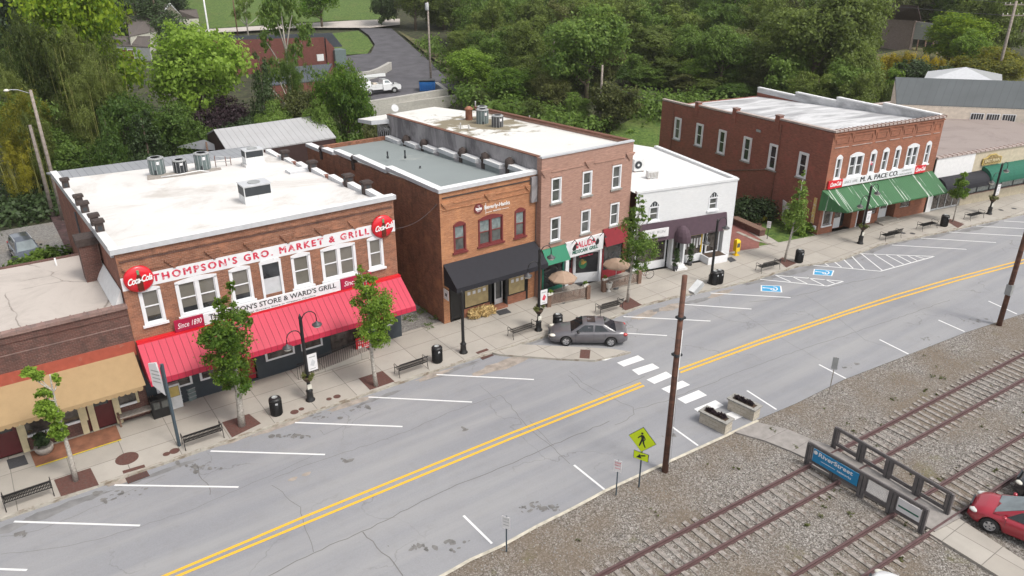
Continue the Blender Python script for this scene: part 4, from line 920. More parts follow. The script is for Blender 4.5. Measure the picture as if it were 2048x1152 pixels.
s,z=Bp.fp(956.5,417); mb=MB(); mb.disc((s,z),.33,-.06,-.002,'maroon_trim'); o=mb.build('round_sign',b); mb=MB(); mb.text('tate',s,z,.3,-.063,'letter_white',w=.48,bold=.012,ext=.004); mb.text('THE',s,z+.17,.09,-.063,'letter_white',ext=.004); mb.text('REALTY',s,z-.18,.08,-.063,'letter_white',ext=.004); mb.build('lettering',o)
s2,z2=Bp.fp(994,410); mb=MB(); mb.text('Beverly-Hanks',s2,z2,.36,-.02,'letter_white',w=1.95,bold=.004,ext=.012); mb.text('REALTORS',s2,z2-.33,.13,-.02,'letter_white',ext=.01); mb.box(s2-.9,s2-.4,-.02,-.002,z2-.35,z2-.33,'letter_white'); mb.box(s2+.4,s2+.9,-.02,-.002,z2-.35,z2-.33,'letter_white'); mb.box(s+.55,s+.57,-.02,-.002,z2-.45,z2+.3,'letter_white'); mb.build('lettering',b)
mb=MB(); x0,x1=.1,W-.05; yf=-1.55
zt_,zf=Bp.fp(980,505)[1],3.05
mb.poly([(x0,-.01,zt_),(x1,-.01,zt_),(x1,yf,zf),(x0,yf,zf)][::-1],'cloth_black'); mb.poly([(x0,yf,zf),(x1,yf,zf),(x1,yf,zf-.32),(x0,yf,zf-.32)][::-1],'cloth_black')
for x in (x0,x1): mb.poly([(x,0,zt_),(x,yf,zf),(x,yf,zf-.32),(x,0,zf-.32)],'cloth_black')
mb.build('awning',b)
mb=MB(); mb.box(.5,6.7,-.03,.10,2.55,2.75,'black_paint')
for x in (.5,1.35,3.55,4.85,6.55): mb.box(x,x+.16,-.03,.10,0,2.55,'black_paint')
mb.box(.66,1.35,.02,.08,.1,2.3,'black_paint'); mb.build('storefront',b)
for _a,_b in ((1.51,3.55),(5.01,6.55)): mb=MB(); mb.box(_a,_b,-.02,.2,0,.62,'brick_orange_front'); mb.build('bulkhead',b)
for x0_,x1_ in ((1.51,3.55),(5.01,6.55)):
    mb=MB(); mb.box(x0_,x1_,.0,.05,.62,2.5,'black_paint'); o=mb.build('window',b,'shop window papered in tan'); mb=MB(); mb.box(x0_+.12,x1_-.12,-.02,-.001,.72,2.4,'paper_tan')
    rr=random.Random(int(x0_*10))
    for i in range(4):
        for j in range(2): mb.box(x0_+.3+i*.4,x0_+.52+i*.4,-.03,-.021,1.55+j*.35,1.78+j*.35,'banner_white')
    mb.build('pane',o)
mb=MB(); mb.box(4.2,4.85,.35,.42,.05,2.4,'door_white'); o=mb.build('door',b); mb=MB(); mb.box(4.3,4.75,.32,.349,.5,2.2,'glass_dark'); mb.build('pane',o)
mb=MB(); mb.box(3.7,4.85,-.3,.3,.0,.12,'brick_orange_front'); mb.build('doorstep',b)
s_,z_=0,0
mb=MB(); mb.box(-.02,.0,-.7,-.1,1.9,2.6,'banner_white'); mb.box(-.03,-.02,-.5,-.3,2.15,2.35,'letter_black'); mb.tube([(0,0,2.65),(0,-.75,2.65)],.015,'black_paint',5); mb.build('hanging_sign',b)
for px,py,h in ((775,310,.5),(810,310,.6),(840,330,.15)):
    X,Y=G(px,py,8.); mb=MB(); mb.lathe([(.09,0),(.09,h*.3),(.06,h*.35),(.06,h),(.08,h+.02)],'coil_dark',8,(X,Y,7.75)); tag(mb.build('vent_pipe'),{775:'left black vent pipe on the grey roof',810:'thin taller black vent pipe on the grey roof',840:'short stub vent on the grey roof'}[px],'vent pipe',group='vent pipes on the grey roof')

# ===== Pink brick building
Sp=Plane((29.5,38.2),(37.6,38.2))
b=empty('pink_brick_building','three storey pale pink brick building with restaurant front and white roof','building',(29.5,38.2,0),0)
W=8.1; H=9.95
PW=[((1101.6,405),(1121.4,352.4)),((1163.5,392.5),(1183.3,340.4)),((1221.9,381),(1241,330)),((1100.3,481.8),(1119.8,431.6)),((1160.7,468),(1179.7,417.5)),((1218.8,455),(1237.5,405.5))]
rects=[list(wrect(Sp,p,q)) for p,q in PW]
for g0 in (0,3):
    zb=np.mean([r[2] for r in rects[g0:g0+3]]); zt=np.mean([r[3] for r in rects[g0:g0+3]])
    for r in rects[g0:g0+3]: r[2],r[3]=zb,zt
for i in range(3):
    a=(rects[i][0]+rects[i+3][0])/2; c=(rects[i][1]+rects[i+3][1])/2
    for r in (rects[i],rects[i+3]): r[0],r[1]=a,max(c,a+.85)
mb=MB(); wall_holes(mb,0,W,3.55,H,[(r[0]+.04,r[1]-.04,r[2]+.02,r[3]-.04) for r in rects],'brick_pink'); mb.build('wall',b)
mb=MB(); wall_holes(mb,0,W,0,3.55,[(.35,7.6,.0,2.9)],'brick_orange_front',th=1.3); mb.build('shop_wall',b)
mb=MB(); corbel_arcs(mb,.3,W-.3,9.25,2,'brick_pink',drop=.6); mb.box(.9,W-.9,-.03,0,8.95,9.0,'brick_pink'); mb.build('corbelling',b)
mb=MB(); poly_wall(mb,[(0.5,0),(21.9,0),(21.9,9.1),(0.5,9.95)],'x',0,.3,'stucco_stained'); poly_wall(mb,[(.004,0),(20.,0),(20.,9.05),(.004,9.9)],'x',W-.3,.3,'brick_pink'); mb.hull([(0,0.004,0),(.3,0.004,0),(.3,.5,0),(0,.5,0)],[(0,0.004,9.94),(.3,0.004,9.94),(.3,.5,9.94),(0,.5,9.94)],'brick_pink')
mb.build('side_wall',b)
mb=MB(); mb.poly([(.3,.2,9.75),(W-.3,.2,9.75),(W-.3,20,8.85),(.3,21.8,8.85)],'roof_salt'); mb.build('roof',b)
mb=MB(); mb.box(-.02,W,-.07,.22,H,H+.10,'coping_metal'); mb.hull([(W-.34,.22,9.9),(W+.02,.22,9.9),(W+.02,20.2,9.05),(W-.34,20.2,9.05)],[(W-.34,.22,10.05),(W+.02,.22,10.05),(W+.02,20.2,9.2),(W-.34,20.2,9.2)],'rust'); mb.hull([(-.05,.5,9.95),(.3,.5,9.95),(.3,21.9,9.1),(-.05,21.9,9.1)],[(-.05,.5,10.0),(.3,.5,10.0),(.3,21.9,9.15),(-.05,21.9,9.15)],'rust'); mb.build('coping',b)
for r in rects: window(b,*r,frame='white_trim',fw=.10,arch=.0,pane='glass_mid',pane2='glass_mid',hood='brick_soot' if 0 else 'brick_pink',sillm='stone_cap')
# rear wing
mb=MB(); mb.box(.0,7.0,21.4,24.,0,8.15,'siding_grey'); mb.box(.3,W-.3,20.0,21.4,0,8.6,'brick_pink'); mb.build('rear_wing',b)
mb=MB(); mb.hull([(-1.5,21.9,8.4),(7.2,19.9,8.4),(6.6,25.2,8.2),(-1.6,24.4,8.2)],[(-1.5,21.9,8.75),(7.2,19.9,8.85),(6.6,25.2,8.5),(-1.6,24.4,8.5)],'coping_metal','roof_salt'); mb.build('rear_roof',b)
for k in range(6):
    mb=MB(); mb.box(-.03,.0,21.6+k*.38,21.85+k*.38,6.2,7.9,'glass_dark'); mb.box(-.06,-.031,21.56+k*.38,21.6+k*.38,6.1,8.0,'white_trim'); mb.build('window',b,'narrow rear wing window')
# restaurant front
mb=MB()
z0,z1=2.75,3.6
mb.hull([(.1,-.75,2.72),(2.1,-.75,2.72),(2.1,-.7,2.72),(.1,-.7,2.72)],[(.1,-.1,3.62),(2.1,-.1,3.62),(2.1,-.03,3.62),(.1,-.03,3.62)],'panel_green'); mb.build('panel',b,'green ribbed panel')
mb=MB(); mb.box(2.12,5.55,-.2,-.02,2.55,3.72,'white_trim'); o=mb.build('sign_board',b,'white restaurant sign board')
mb=MB(); mb.text('SALUDA',3.85,3.32,.62,-.205,'letter_red',w=1.95,bold=.02,ext=.008); mb.text('MEXICAN  GRILL',3.85,2.86,.36,-.205,'letter_green',w=2.35,bold=.012,ext=.008)
for x in (2.85,4.95): mb.extr([(x-.12,3.0),(x+.12,3.05),(x+.18,3.25),(x+.05,3.5),(x-.1,3.35),(x-.2,3.15)],-.215,-.2,'letter_black')
mb.build('lettering',o)
for x in (2.6,4.1,5.2): mb=MB(); mb.tube([(x,-.2,3.6),(x,-.5,3.95),(x,-.75,3.8)],.025,'black_paint',6); mb.lathe([(.02,0),(.12,-.12),(.13,-.13)],'black_paint',8,(x,-.75,3.8)); mb.build('gooseneck_lamp',b)
mb=MB(); mb.hull([(5.58,-.5,2.75),(7.75,-.5,2.75),(7.75,-.45,2.75),(5.58,-.45,2.75)],[(5.58,-.06,3.95),(7.75,-.06,3.95),(7.75,-.02,3.95),(5.58,-.02,3.95)],'cloth_red'); mb.build('panel',b,'dark red panel')
mb=MB(); mb.box(.15,2.05,-.06,.1,.0,.65,'letter_green'); 
for x in (.15,1.95): mb.box(x,x+.12,-.08,.1,.65,2.7,'letter_green')
mb.box(.27,1.95,-.08,.1,2.55,2.7,'letter_green'); o=mb.build('window',b,'green framed restaurant window'); mb=MB(); mb.box(.27,1.95,.0,.04,.65,2.55,'glass_dark'); mb.build('pane',o)
mb=MB(); mb.box(5.7,7.65,-.06,.1,.0,.7,'cloth_red')
for x in (5.62,7.6): mb.box(x,x+.12,-.08,.1,0 if x<6 else .7,2.75,'cloth_red')
mb.box(5.74,7.6,-.08,.1,2.6,2.75,'cloth_red'); o=mb.build('window',b,'red framed restaurant window'); mb=MB(); mb.box(5.74,7.6,.0,.04,.7,2.6,'glass_dark'); mb.build('pane',o)
for _a,_b in ((2.15,2.45),(5.3,5.5)): mb=MB(); mb.box(_a,_b,-.15,.1,0,2.55,'white_trim'); mb.build('pilaster',b)
mb=MB(); mb.hull([(3.6,.75,0),(5.3,-.0,0),(5.3,.08,0),(3.6,.85,0)],[(3.6,.75,.75),(5.3,0,.75),(5.3,.08,.75),(3.6,.85,.75)],'white_trim'); mb.hull([(3.6,.75,2.3),(5.3,0,2.3),(5.3,.08,2.3),(3.6,.85,2.3)],[(3.6,.75,2.6),(5.3,0,2.6),(5.3,.08,2.6),(3.6,.85,2.6)],'white_trim')
mb.hull([(3.6,.75,.75),(3.78,.68,.75),(3.78,.75,.75),(3.6,.85,.75)],[(3.6,.75,2.3),(3.78,.68,2.3),(3.78,.75,2.3),(3.6,.85,2.3)],'white_trim'); o=mb.build('window',b,'angled white bay window painted with a mural')
mb=MB(); mb.hull([(3.78,.69,.75),(5.3,.03,.75),(5.3,.06,.75),(3.78,.73,.75)],[(3.78,.69,2.3),(5.3,.03,2.3),(5.3,.06,2.3),(3.78,.73,2.3)],'glass_dark')
def fr(X,Z,e): 
    t=(X-3.78)/1.52; return (X,.69-.66*t-.012-e,Z)
mb.hull([fr(4.25+.28*math.cos(t),1.45+.38*math.sin(t),.0) for t in [k*math.pi/8 for k in range(16)]],[fr(4.25+.28*math.cos(t),1.45+.38*math.sin(t),.004) for t in [k*math.pi/8 for k in range(16)]],'mural_green')
mb.hull([fr(x,z,.0) for x,z in ((4.0,1.95),(4.9,2.1),(4.95,2.2),(4.0,2.08))],[fr(x,z,.004) for x,z in ((4.0,1.95),(4.9,2.1),(4.95,2.2),(4.0,2.08))],'letter_red'); mb.build('pane',o)
for x in (2.55,3.1): mb=MB(); mb.box(x,x+.5,.85,.92,.05,2.4,'maroon_trim'); o=mb.build('door',b); mb=MB(); mb.box(x+.12,x+.38,.83,.849,1.2,2.2,'glass_dark'); mb.build('pane',o)
# roof things on the pink building
for px,py,r,h,l in ((965,247,.48,1.3,'tall grey condenser on the pink building roof, left of the pair'),(972,244,.42,1.2,'condenser half hidden behind the tall one'),(995,256,.45,1.15,'darker squat condenser at the right of the three')):
    X,Y=G(px,py,9.1); 
    if 'half' in l: X+=.35;Y+=1.1
    condenser(X,Y,9.0,r,h,l,'dark_metal' if 'darker' in l else 'fin_teal','condensers on the pink building roof')
X,Y=G(938,238,9.1); mb=MB(); mb.lathe([(.27,0),(.31,.1),(.29,.85),(.36,.9),(.36,1.0),(.24,1.05),(.15,1.15)],'terracotta',16,(X,Y,9.0),mats=['terracotta']*6); tag(mb.build('terracotta_chimney'),'round reddish brown chimney pot with pale cap on the white roof','chimney')
for k,(px,py) in enumerate(((921,258),(938,262),(951,213),(1059,243))):
    X,Y=G(px,py,9.2); mb=MB(); mb.lathe([(.05,0),(.05,.7),(.07,.72)],'pipe_white',8,(X,Y,8.95)); tag(mb.build('vent_pipe'),['white vent pipe just left of the reddish chimney pot','white vent pipe before the reddish chimney pot','white vent pipe behind the three condensers','white vent pipe alone on the right part of the pink building roof'][k],'vent pipe',group='white vent pipes')
X,Y=G(789,218,8.9); mb=MB(); mb.M=Matrix.Translation((X,Y,8.95))@Matrix.Rotation(R_(60),4,'X'); mb.lathe([(.35,.12),(.25,.04),(.05,0)],'galv',16); tag(mb.build('satellite_dish'),'small grey satellite dish on the rear roof edge','satellite dish')

# ===== White brick building
Wp=Plane((37.7,37.65),(46.35,35.75))
b=empty('white_brick_building','low white painted brick shop with dark plum fascia','building',(37.7,37.65,0),Wp.ang)
W=Wp.L; H=6.25
r1=wrect(Wp,(1296.5,443),(1319,411)); r2=wrect(Wp,(1415.5,421),(1437,392.5))
mb=MB(); hs_=[(r[0]+.05,r[1]-.05,r[2]+.03,r[3]) for r in (r1,r2)]
wall_holes(mb,0,W,0,H,hs_+[(.25,W-.75,0.,2.55)],'brick_white',th=1.0); mb.build('wall',b)
for r in (r1,r2):
    a,bb,c,d=r
    w_=window(b,a,bb,c,d,frame='white_trim',fw=.1,pane='glass_mid')
    mb=MB(); mb.extr(arcpts(a+.05,bb-.05,d+.02,.35,10)+[(bb-.05,d+.0),(a+.05,d+.0)],-.03,.05,'coil_dark')
    for k in (-1,0,1): mb.box((a+bb)/2+k*.22-.02,(a+bb)/2+k*.22+.02,-.05,.0,d,d+.28-abs(k)*.1,'white_trim')
    mb.build('fanlight',w_)
mb=MB(); mb.poly([(0,.0,H-.02),(W,.0,H-.02),(W+.2,11.5,H-.2),(2.2,23.5,H-.3),(-.1,23.5,H-.3)],'roof_bright'); mb.box(0,W+.05,-.06,.25,H,H+.16,'brick_white')
mb.hull([(W-.25,.25,H-.02),(W+.12,.25,H-.02),(W+.3,11.5,H-.2),(W-.05,11.5,H-.2)],[(W-.25,.25,H+.16),(W+.12,.25,H+.16),(W+.3,11.5,H+.02),(W-.05,11.5,H+.02)],'brick_white'); mb.build('roof',b)
mb=MB(); mb.hull([(W-.3,.004,0),(W,.004,0),(W+.2,11.5,0),(W-.1,11.5,0)],[(W-.3,.004,H-.03),(W,.004,H-.03),(W+.2,11.5,H-.21),(W-.1,11.5,H-.21)],'brick_red'); mb.hull([(W-.1,11.5,0),(W+.2,11.5,0),(2.2,23.5,0),(1.9,23.5,0)],[(W-.1,11.5,H-.21),(W+.2,11.5,H-.21),(2.2,23.5,H-.31),(1.9,23.5,H-.31)],'brick_red'); mb.build('side_wall',b)
s0=.3; s1,_=Wp.fp(1455.5,433,-.3); f0=Wp.fp(1340,470,-.3)[1]; 
mb=MB(); fz0,fz1=2.72,3.85
fz0=(Wp.fp(1427,460,-.3)[1]+Wp.fp(1344,479,-.3)[1])/2; fz1=Wp.fp(1455,426,-.3)[1]
mb.hull([(s0,-.45,fz0),(s1,-.45,fz0),(s1,-.4,fz0),(s0,-.4,fz0)],[(s0,-.15,fz1),(s1,-.15,fz1),(s1,-.02,fz1),(s0,-.02,fz1)],'cloth_plum'); mb.build('fascia',b)
sa,za=Wp.fp(1290,478,-.4); sb,zb_=Wp.fp(1336,456,-.4); mb=MB(); mb.box(sa-.3,sb,-.52,-.46,za,zb_+.1,'banner_white'); o=mb.build('sign_board',b); mb=MB(); mb.text('THE  RUN',(sa+sb)/2-.1,(za+zb_)/2+.12,.3,-.525,'grey_metal',w=(sb-sa)*.8,ext=.004); mb.text('HOME & GARDEN',(sa+sb)/2-.1,(za+zb_)/2-.25,.14,-.525,'grey_metal',w=(sb-sa)*.7,ext=.004); mb.build('lettering',o)
sd_,zd_=Wp.fp(1363,480,-.5)
mb=MB()
rr_=.62
for i in range(7):   # quarter-dome canopy
    t0,t1=math.pi*i/7,math.pi*(i+1)/7
    for j in range(5):
        p0,p1=(math.pi/2)*j/5,(math.pi/2)*(j+1)/5
        def q(t,p): return (sd_-rr_*math.cos(t)*math.cos(p),-.45-.9*math.sin(t)*math.cos(p),fz0-.0+.95*math.sin(p))
        mb.poly([q(t0,p0),q(t1,p0),q(t1,p1),q(t0,p1)],'cloth_plum')
    mb.poly([q(t0,0),q(t1,0),(q(t1,0)[0],q(t1,0)[1],fz0-.2),(q(t0,0)[0],q(t0,0)[1],fz0-.2)],'cloth_plum')
mb.build('door_canopy',b)
for a,bb,nm in ((.4,sd_-.75,'big shop window with bench before it'),(sd_+.75,sd_+2.65,'shop window with bright display'),(sd_+2.9,W-.85,'small corner window')):
    mb=MB(); z0=.62; mb.box(a,bb,.3,.42,0,z0,'white_trim')
    for x in (a,bb-.1): mb.box(x,x+.1,.3,.42,z0,2.5,'white_trim')
    o=mb.build('window',b,nm); mb=MB(); mb.box(a+.1,bb-.1,.36,.40,z0,2.5,'glass_store')
    if 'bright' in nm:
        for k in range(6): mb.box(a+.25+k*.26,a+.38+k*.26,.33,.359,1.1+.2*(k%2),1.9,'banner_white')
        mb.box(a+.12,bb-.12,.33,.355,2.15,2.45,'letter_gold'); mb.box(bb-.2,bb-.12,.33,.355,.7,2.3,'yellow_plastic')
    mb.build('pane',o)
mb=MB(); mb.box(sd_-.42,sd_+.42,.5,.56,.3,2.4,'grey_metal'); o=mb.build('door',b); mb=MB(); mb.box(sd_-.3,sd_+.3,.46,.499,.5,2.2,'glass_store'); mb.build('pane',o)
for x in (sd_-.62,sd_+.48): mb=MB(); mb.box(x,x+.14,-.2,.3,0,2.5,'white_trim'); mb.build('pilaster',b)
mb=MB(); mb.box(sd_-.5,sd_+.5,-.5,.3,0,.3,'white_paint'); mb.box(sd_-.55,sd_+.55,-.85,-.5,0,.15,'white_paint'); mb.build('doorstep',b)
mb=MB(); mb.box(W-2.5,W-.7,-.75,.28,0,.55,'white_trim'); mb.box(W-2.4,W-.8,-.65,.25,.55,.56,'soil'); mb.build('planter_box',b)
for px,py,h,l in ((1276,342,.9,'round fan outdoor unit on the white roof beside the pink wall'),(1304,356,.55,'boxy louvred unit on the white roof')):
    X,Y=G(px,py,6.2); o=empty('roof_unit',l,'air conditioner',(X,Y,6.15),-.3); mb=MB(); mb.box(-.45,.45,-.2,.2,.1,.1+h,'white_plastic'); mb.build('casing',o); mb=MB()
    if h>.6: mb.disc((-.1,.6),.3,-.23,-.2,'coil_dark'); mb.disc((-.1,.6),.1,-.245,-.231,'white_plastic')
    else: 
        for k in range(7): mb.box(-.4+k*.12,-.36+k*.12,-.23,-.2,.15,h,'wood_grey')
    mb.build('grille',o); mb=MB(); mb.box(-.4,-.3,-.2,.2,0,.1,'rust'); mb.box(.3,.4,-.2,.2,0,.1,'rust'); mb.build('feet',o)

# ===== Red brick general store
Mp=Plane((56.33,34.7),(69.46,32.61))
b=empty('red_brick_building','two storey red brick corner store with silver roof and striped green awning','building',(56.33,34.7,0),Mp.ang)
W=Mp.L; H=8.72; D=22.6
MW=[((1664.7,364.8),(1686,313.5),0),((1691.7,358),(1729,308),1),((1733.6,348.6),(1755,302),0),((1758,344.6),(1780,297),0),((1783,338),(1804,292),0),((1807.4,332.5),(1840,287),1),((1844.5,325.8),(1865,281.5),0)]
rects=[list(wrect(Mp,p,q)) for p,q,_ in MW]; zb=np.mean([r[2] for r in rects]); zt=np.mean([r[3] for r in rects])
for r in rects: r[2],r[3]=zb+.03,zt-.05
mb=MB(); wall_holes(mb,0,W,3.3,H,[(r[0]+.05,r[1]-.05,r[2]+.02,r[3]-.08) for r in rects],'brick_orange_front'); wall_holes(mb,0,W,0,3.3,[(.35,1.45,.75,2.4),(1.75,3.9,0,2.4),(7.2,9.3,0,2.4),(9.9,11.2,.9,2.35),(4.5,5.6,0,2.3),(5.9,6.9,.9,2.35)],'brick_orange_front',th=.8); mb.build('wall',b)
mb=MB()
for k in range(28):
    x0=k*W/28; mb.box(x0,x0+W/28-.004,-.14,.3,H,H+.15,'coping_pale'); mb.box(x0+W/28-.06,x0+W/28+.01,-.16,.32,H+.02,H+.19,'rust')
for k,(y0,y1) in enumerate(((.3,6.2),(6.2,11.6),(11.6,17.),(17.,22.6))):
    z0=H+.1-k*.36; mb.hull([(-.05,y0,z0-.1),(.32,y0,z0-.1),(.32,y1,z0-.22),(-.05,y1,z0-.22)],[(-.05,y0,z0+.05),(.32,y0,z0+.05),(.32,y1,z0-.07),(-.05,y1,z0-.07)],'coping_pale')
    mb.box(W-.32,W,y0,y1,7.3,z0+.02,'roof_silver'); mb.box(W-.36,W+.04,y0,y1-.01,z0+.02,z0+.14,'coping_white')
mb.build('coping',b)
for y in (6.2,11.6,17.): mb=MB(); z0=H-.05-(y/5.5-1)*.36; mb.box(-.08,.4,y-.25,y+.25,z0-1.0,z0+.28,'brick_red'); mb.box(-.12,.44,y-.29,y+.29,z0+.28,z0+.36,'coping_tile'); mb.build('chimney',b)
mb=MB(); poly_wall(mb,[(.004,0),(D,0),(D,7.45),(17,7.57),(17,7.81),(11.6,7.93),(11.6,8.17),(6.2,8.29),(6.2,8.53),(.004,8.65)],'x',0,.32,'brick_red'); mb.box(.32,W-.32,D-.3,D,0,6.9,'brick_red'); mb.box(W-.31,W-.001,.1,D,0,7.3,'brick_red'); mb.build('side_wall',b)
mb=MB(); mb.poly([(.3,.3,8.35),(W-.3,.3,8.35),(W-.3,D,6.85),(.3,D,6.85)],'roof_silver'); mb.build('roof',b)
mb=MB()
for k,(x0,x1) in enumerate(((.25,2.0),(2.2,4.7),(4.9,6.4),(6.6,8.0),(8.2,9.6),(9.8,11.9),(12.1,13.1))):
    for q in ((x0+.15,x1-.15,7.72,7.77),(x0+.15,x1-.15,8.22,8.27),(x0+.15,x0+.2,7.77,8.22),(x1-.2,x1-.15,7.77,8.22)): mb.box(q[0],q[1],-.04,0,q[2],q[3],'brick_orange_front')
    mb.box(x0+.1,x1-.1,-.05,0,7.40,7.44,'coping_pale')
    for j in range(4): mb.box(x0-.03-.05*j,x0+.03+.05*j,-.03-.015*j,0,8.0+.12*j,8.12+.12*j-.004,'brick_orange_front')
mb.box(0,W,-.09,0,8.5,8.6,'brick_orange_front'); mb.build('corbelling',b)
for r,t in zip(rects,MW): window(b,*r,frame='white_trim',fw=.14,arch=.24,pane='glass_dark' if r[0]>2 else 'glass_mid',pane2='glass_mid',double=t[2],sillm='coping_white')
q=rects[2]; mb=MB(); mb.extr([(q[0]+.18,q[3]-.75),(q[0]+.5,q[3]-.9),(q[0]+.5,q[3]-1.2),(q[0]+.18,q[3]-1.1)],.03,.045,'letter_red'); mb.build('flag',b)
Msd=Plane((56.33,34.7),(56.33+Mp.n[0]*20,34.7+Mp.n[1]*20))
SW=[((1347.6,278.6),(1364,240)),((1390.6,290),(1408,251)),((1435,306),(1454,263)),((1484,319),(1505,276)),((1535,335),(1559,289.4)),((1594,347),(1620,304.8))]
sr=[]
for p,q in SW:
    a,c=Msd.fp(*p); d,e=Msd.fp(*q); sr.append([min(a,d),max(a,d),c,e])
zb=np.mean([r[2] for r in sr]); zt=np.mean([r[3] for r in sr])
for k,r in enumerate(sr):
    m_=(r[0]+r[1])/2; dz=.0
    window(b,m_-.5,m_+.5,r[2]*.5+zb*.5,r[3]*.5+zt*.5,fw=.16,pane='glass_dark' if k!=0 else 'glass_mid',side=sideM(0),y=-.09,sillm='stone_cap')
# signs, awning, shop front
def lz(px,py,y=-.1): return Mp.fp(px,py,y)
za=lz(1672,378)[1]; 
mb=MB(); mb.box(1.9-.1,10.6,-.16,-.04,4.05,4.68,'white_trim'); o=mb.build('sign_board',b,'long white board with black lettering'); mb=MB(); [mb.text('M. A. PACE CO.',6.2+_q*.022,4.37,.60,-.165-abs(_q)*.0012-(.0006 if _q>0 else 0),'letter_black',w=4.6,ext=.004) for _q in (-1,0,1)]; mb.text('SINCE 1898',2.75,4.36,.32,-.165,'grey_metal',w=1.5,ext=.004); mb.text('GENERAL',9.5,4.5,.22,-.165,'grey_metal',w=1.2,ext=.004); mb.text('MERCHANDISE',9.5,4.2,.22,-.165,'grey_metal',w=1.6,ext=.004); mb.build('lettering',o)
for x0_,x1_,l in ((.2,1.78,'red soft drink board at the left end'),(10.62,12.0,'red soft drink board at the right end')):
    mb=MB(); mb.box(x0_,x1_,-.17,-.04,4.02,4.7,'sign_red'); o=mb.build('sign_board',b,l); mb=MB(); script_text(mb,(x0_+x1_)/2,4.36,.48,-.175,1.25,slope=.02); mb.build('lettering',o)
mb=MB(); zt_,zf,yf=3.95,2.55,-2.0; x0,x1=-.35,W-.1
mb.poly([(x0+.1,-.01,zt_),(x1,-.01,zt_),(x1,yf,zf),(x0+1.1,yf,zf)][::-1],'awning_green_metal'); mb.poly([(x0+1.1,yf,zf),(x1,yf,zf),(x1,yf,zf-.12),(x0+1.1,yf,zf-.12)][::-1],'awning_green_metal')
mb.poly([(x0+.1,-.01,zt_),(x0+1.1,yf,zf),(x0,-.0,zf-.25)],'awning_green_metal'); mb.poly([(x0,0,zf-.25),(x0+1.1,yf,zf),(x0+1.1,yf,zf-.12),(x0,0,zf-.3)],'awning_green_metal'); mb.poly([(x1,0,zt_),(x1,yf,zf),(x1,0,zf)],'awning_green_metal')
mb.build('awning',b)
mb=MB()
for a,bb in ((.35,1.45),(4.5,5.6)): mb.box(a,a+.1,-.03,.1,0 if a>2 else .75,2.4,'white_trim'); mb.box(bb-.1,bb,-.03,.1,0 if a>2 else .75,2.4,'white_trim'); mb.box(a+.1,bb-.1,-.03,.1,2.28,2.4,'white_trim')
mb.box(.3,1.5,-.1,.05,.62,.75,'white_trim'); mb.build('storefront_trim',b)
for a,bb,c,d,m in ((.45,1.35,.75,2.28,'glass_store'),(5.9,6.9,.9,2.35,'glass_store'),(9.9,11.2,.9,2.35,'glass_store')):
    mb=MB(); mb.box(a,bb,.12,.2,c,d,'white_trim'); o=mb.build('window',b,'shop window under the green awning'); mb=MB(); mb.box(a+.07,bb-.07,.08,.119,c+.07,d-.07,m); mb.build('pane',o)
for a in (2.2,7.9): mb=MB(); mb.box(a,a+.95,.5,.56,.05,2.3,'white_trim'); o=mb.build('door',b,'white glazed door set back'); mb=MB(); mb.box(a+.12,a+.83,.46,.499,1.0,2.15,'glass_store'); mb.build('pane',o)
mb=MB(); mb.box(7.0,9.5,-.45,.5,0,.16,'sidewalk_concrete'); mb.box(7.0,9.5,-.9,-.45,0,.08,'sidewalk_concrete'); mb.build('doorstep',b)
sv,zv=Mp.fp(1640,415)   # vertical thermometer board on the corner
mb=MB(); mb.M=sideM(0); mb.box(.5,.78,-.12,-.02,.9,3.1,'worn_sign'); mb.build('thermometer_board',b,'tall worn yellow thermometer board near the corner')
mb=MB(); mb.M=sideM(0); mb.box(.15,.4,-.2,-.02,.45,.75,'white_plastic'); mb.tube([(5.6,-.06,0),(5.6,-.06,8.2)],.04,'rust',6); mb.tube([(20.5,-.06,0),(20.5,-.06,7)],.04,'rust',6); mb.tube([(6,-.05,4.2),(12,-.05,2.6)],.05,'wood_brown',6); mb.box(8.0,8.5,-.1,-.02,7.1,7.3,'grey_metal'); mb.build('side_fittings',b)

# ===== East building
Ep=Plane((69.62,32.55),(92,28.5))
b=empty('beige_shop_building','single storey beige shop building with tile coping and green awning','building',(69.62,32.55,0),Ep.ang)
W=Ep.L; H=5.0
mb=MB(); wall_holes(mb,0,W,0,H,[(.7,4.6,0,2.4),(5.0,W-1,1.0,2.5)],'beige_stucco',th=.6); mb.build('wall',b)
sx=Ep.fp(1943,340)[0]
mb=MB(); mb.box(.02,sx,-.05,-.002,2.6,H-.02,'white_paint'); mb.box(-.0,.65,-.05,-.003,0,2.6,'white_paint'); mb.build('white_panel',b)
mb=MB()
for k in range(36):
    x0=k*W/36; mb.box(x0,x0+W/36-.004,-.12,.3,H,H+.14,'coping_pale'); mb.box(x0+W/36-.07,x0+W/36+.01,-.14,.32,H+.02,H+.18,'coping_tile')
mb.build('coping',b)
mb=MB(); mb.poly([(0,.3,H-.15),(W,.3,H-.15),(W,19,H-.6),(0,19,H-.6)],'roof_brown'); mb.build('roof',b)
mb=MB()
for k in range(4): mb.box(k*5.7,k*5.7+5.6,19,19.4,0,H+.5-.12*k,'roof_silver'); mb.box(k*5.7,k*5.7+5.6,18.9,19.5,H+.5-.12*k,H+.65-.12*k,'coping_pale')
mb.build('rear_parapet',b)
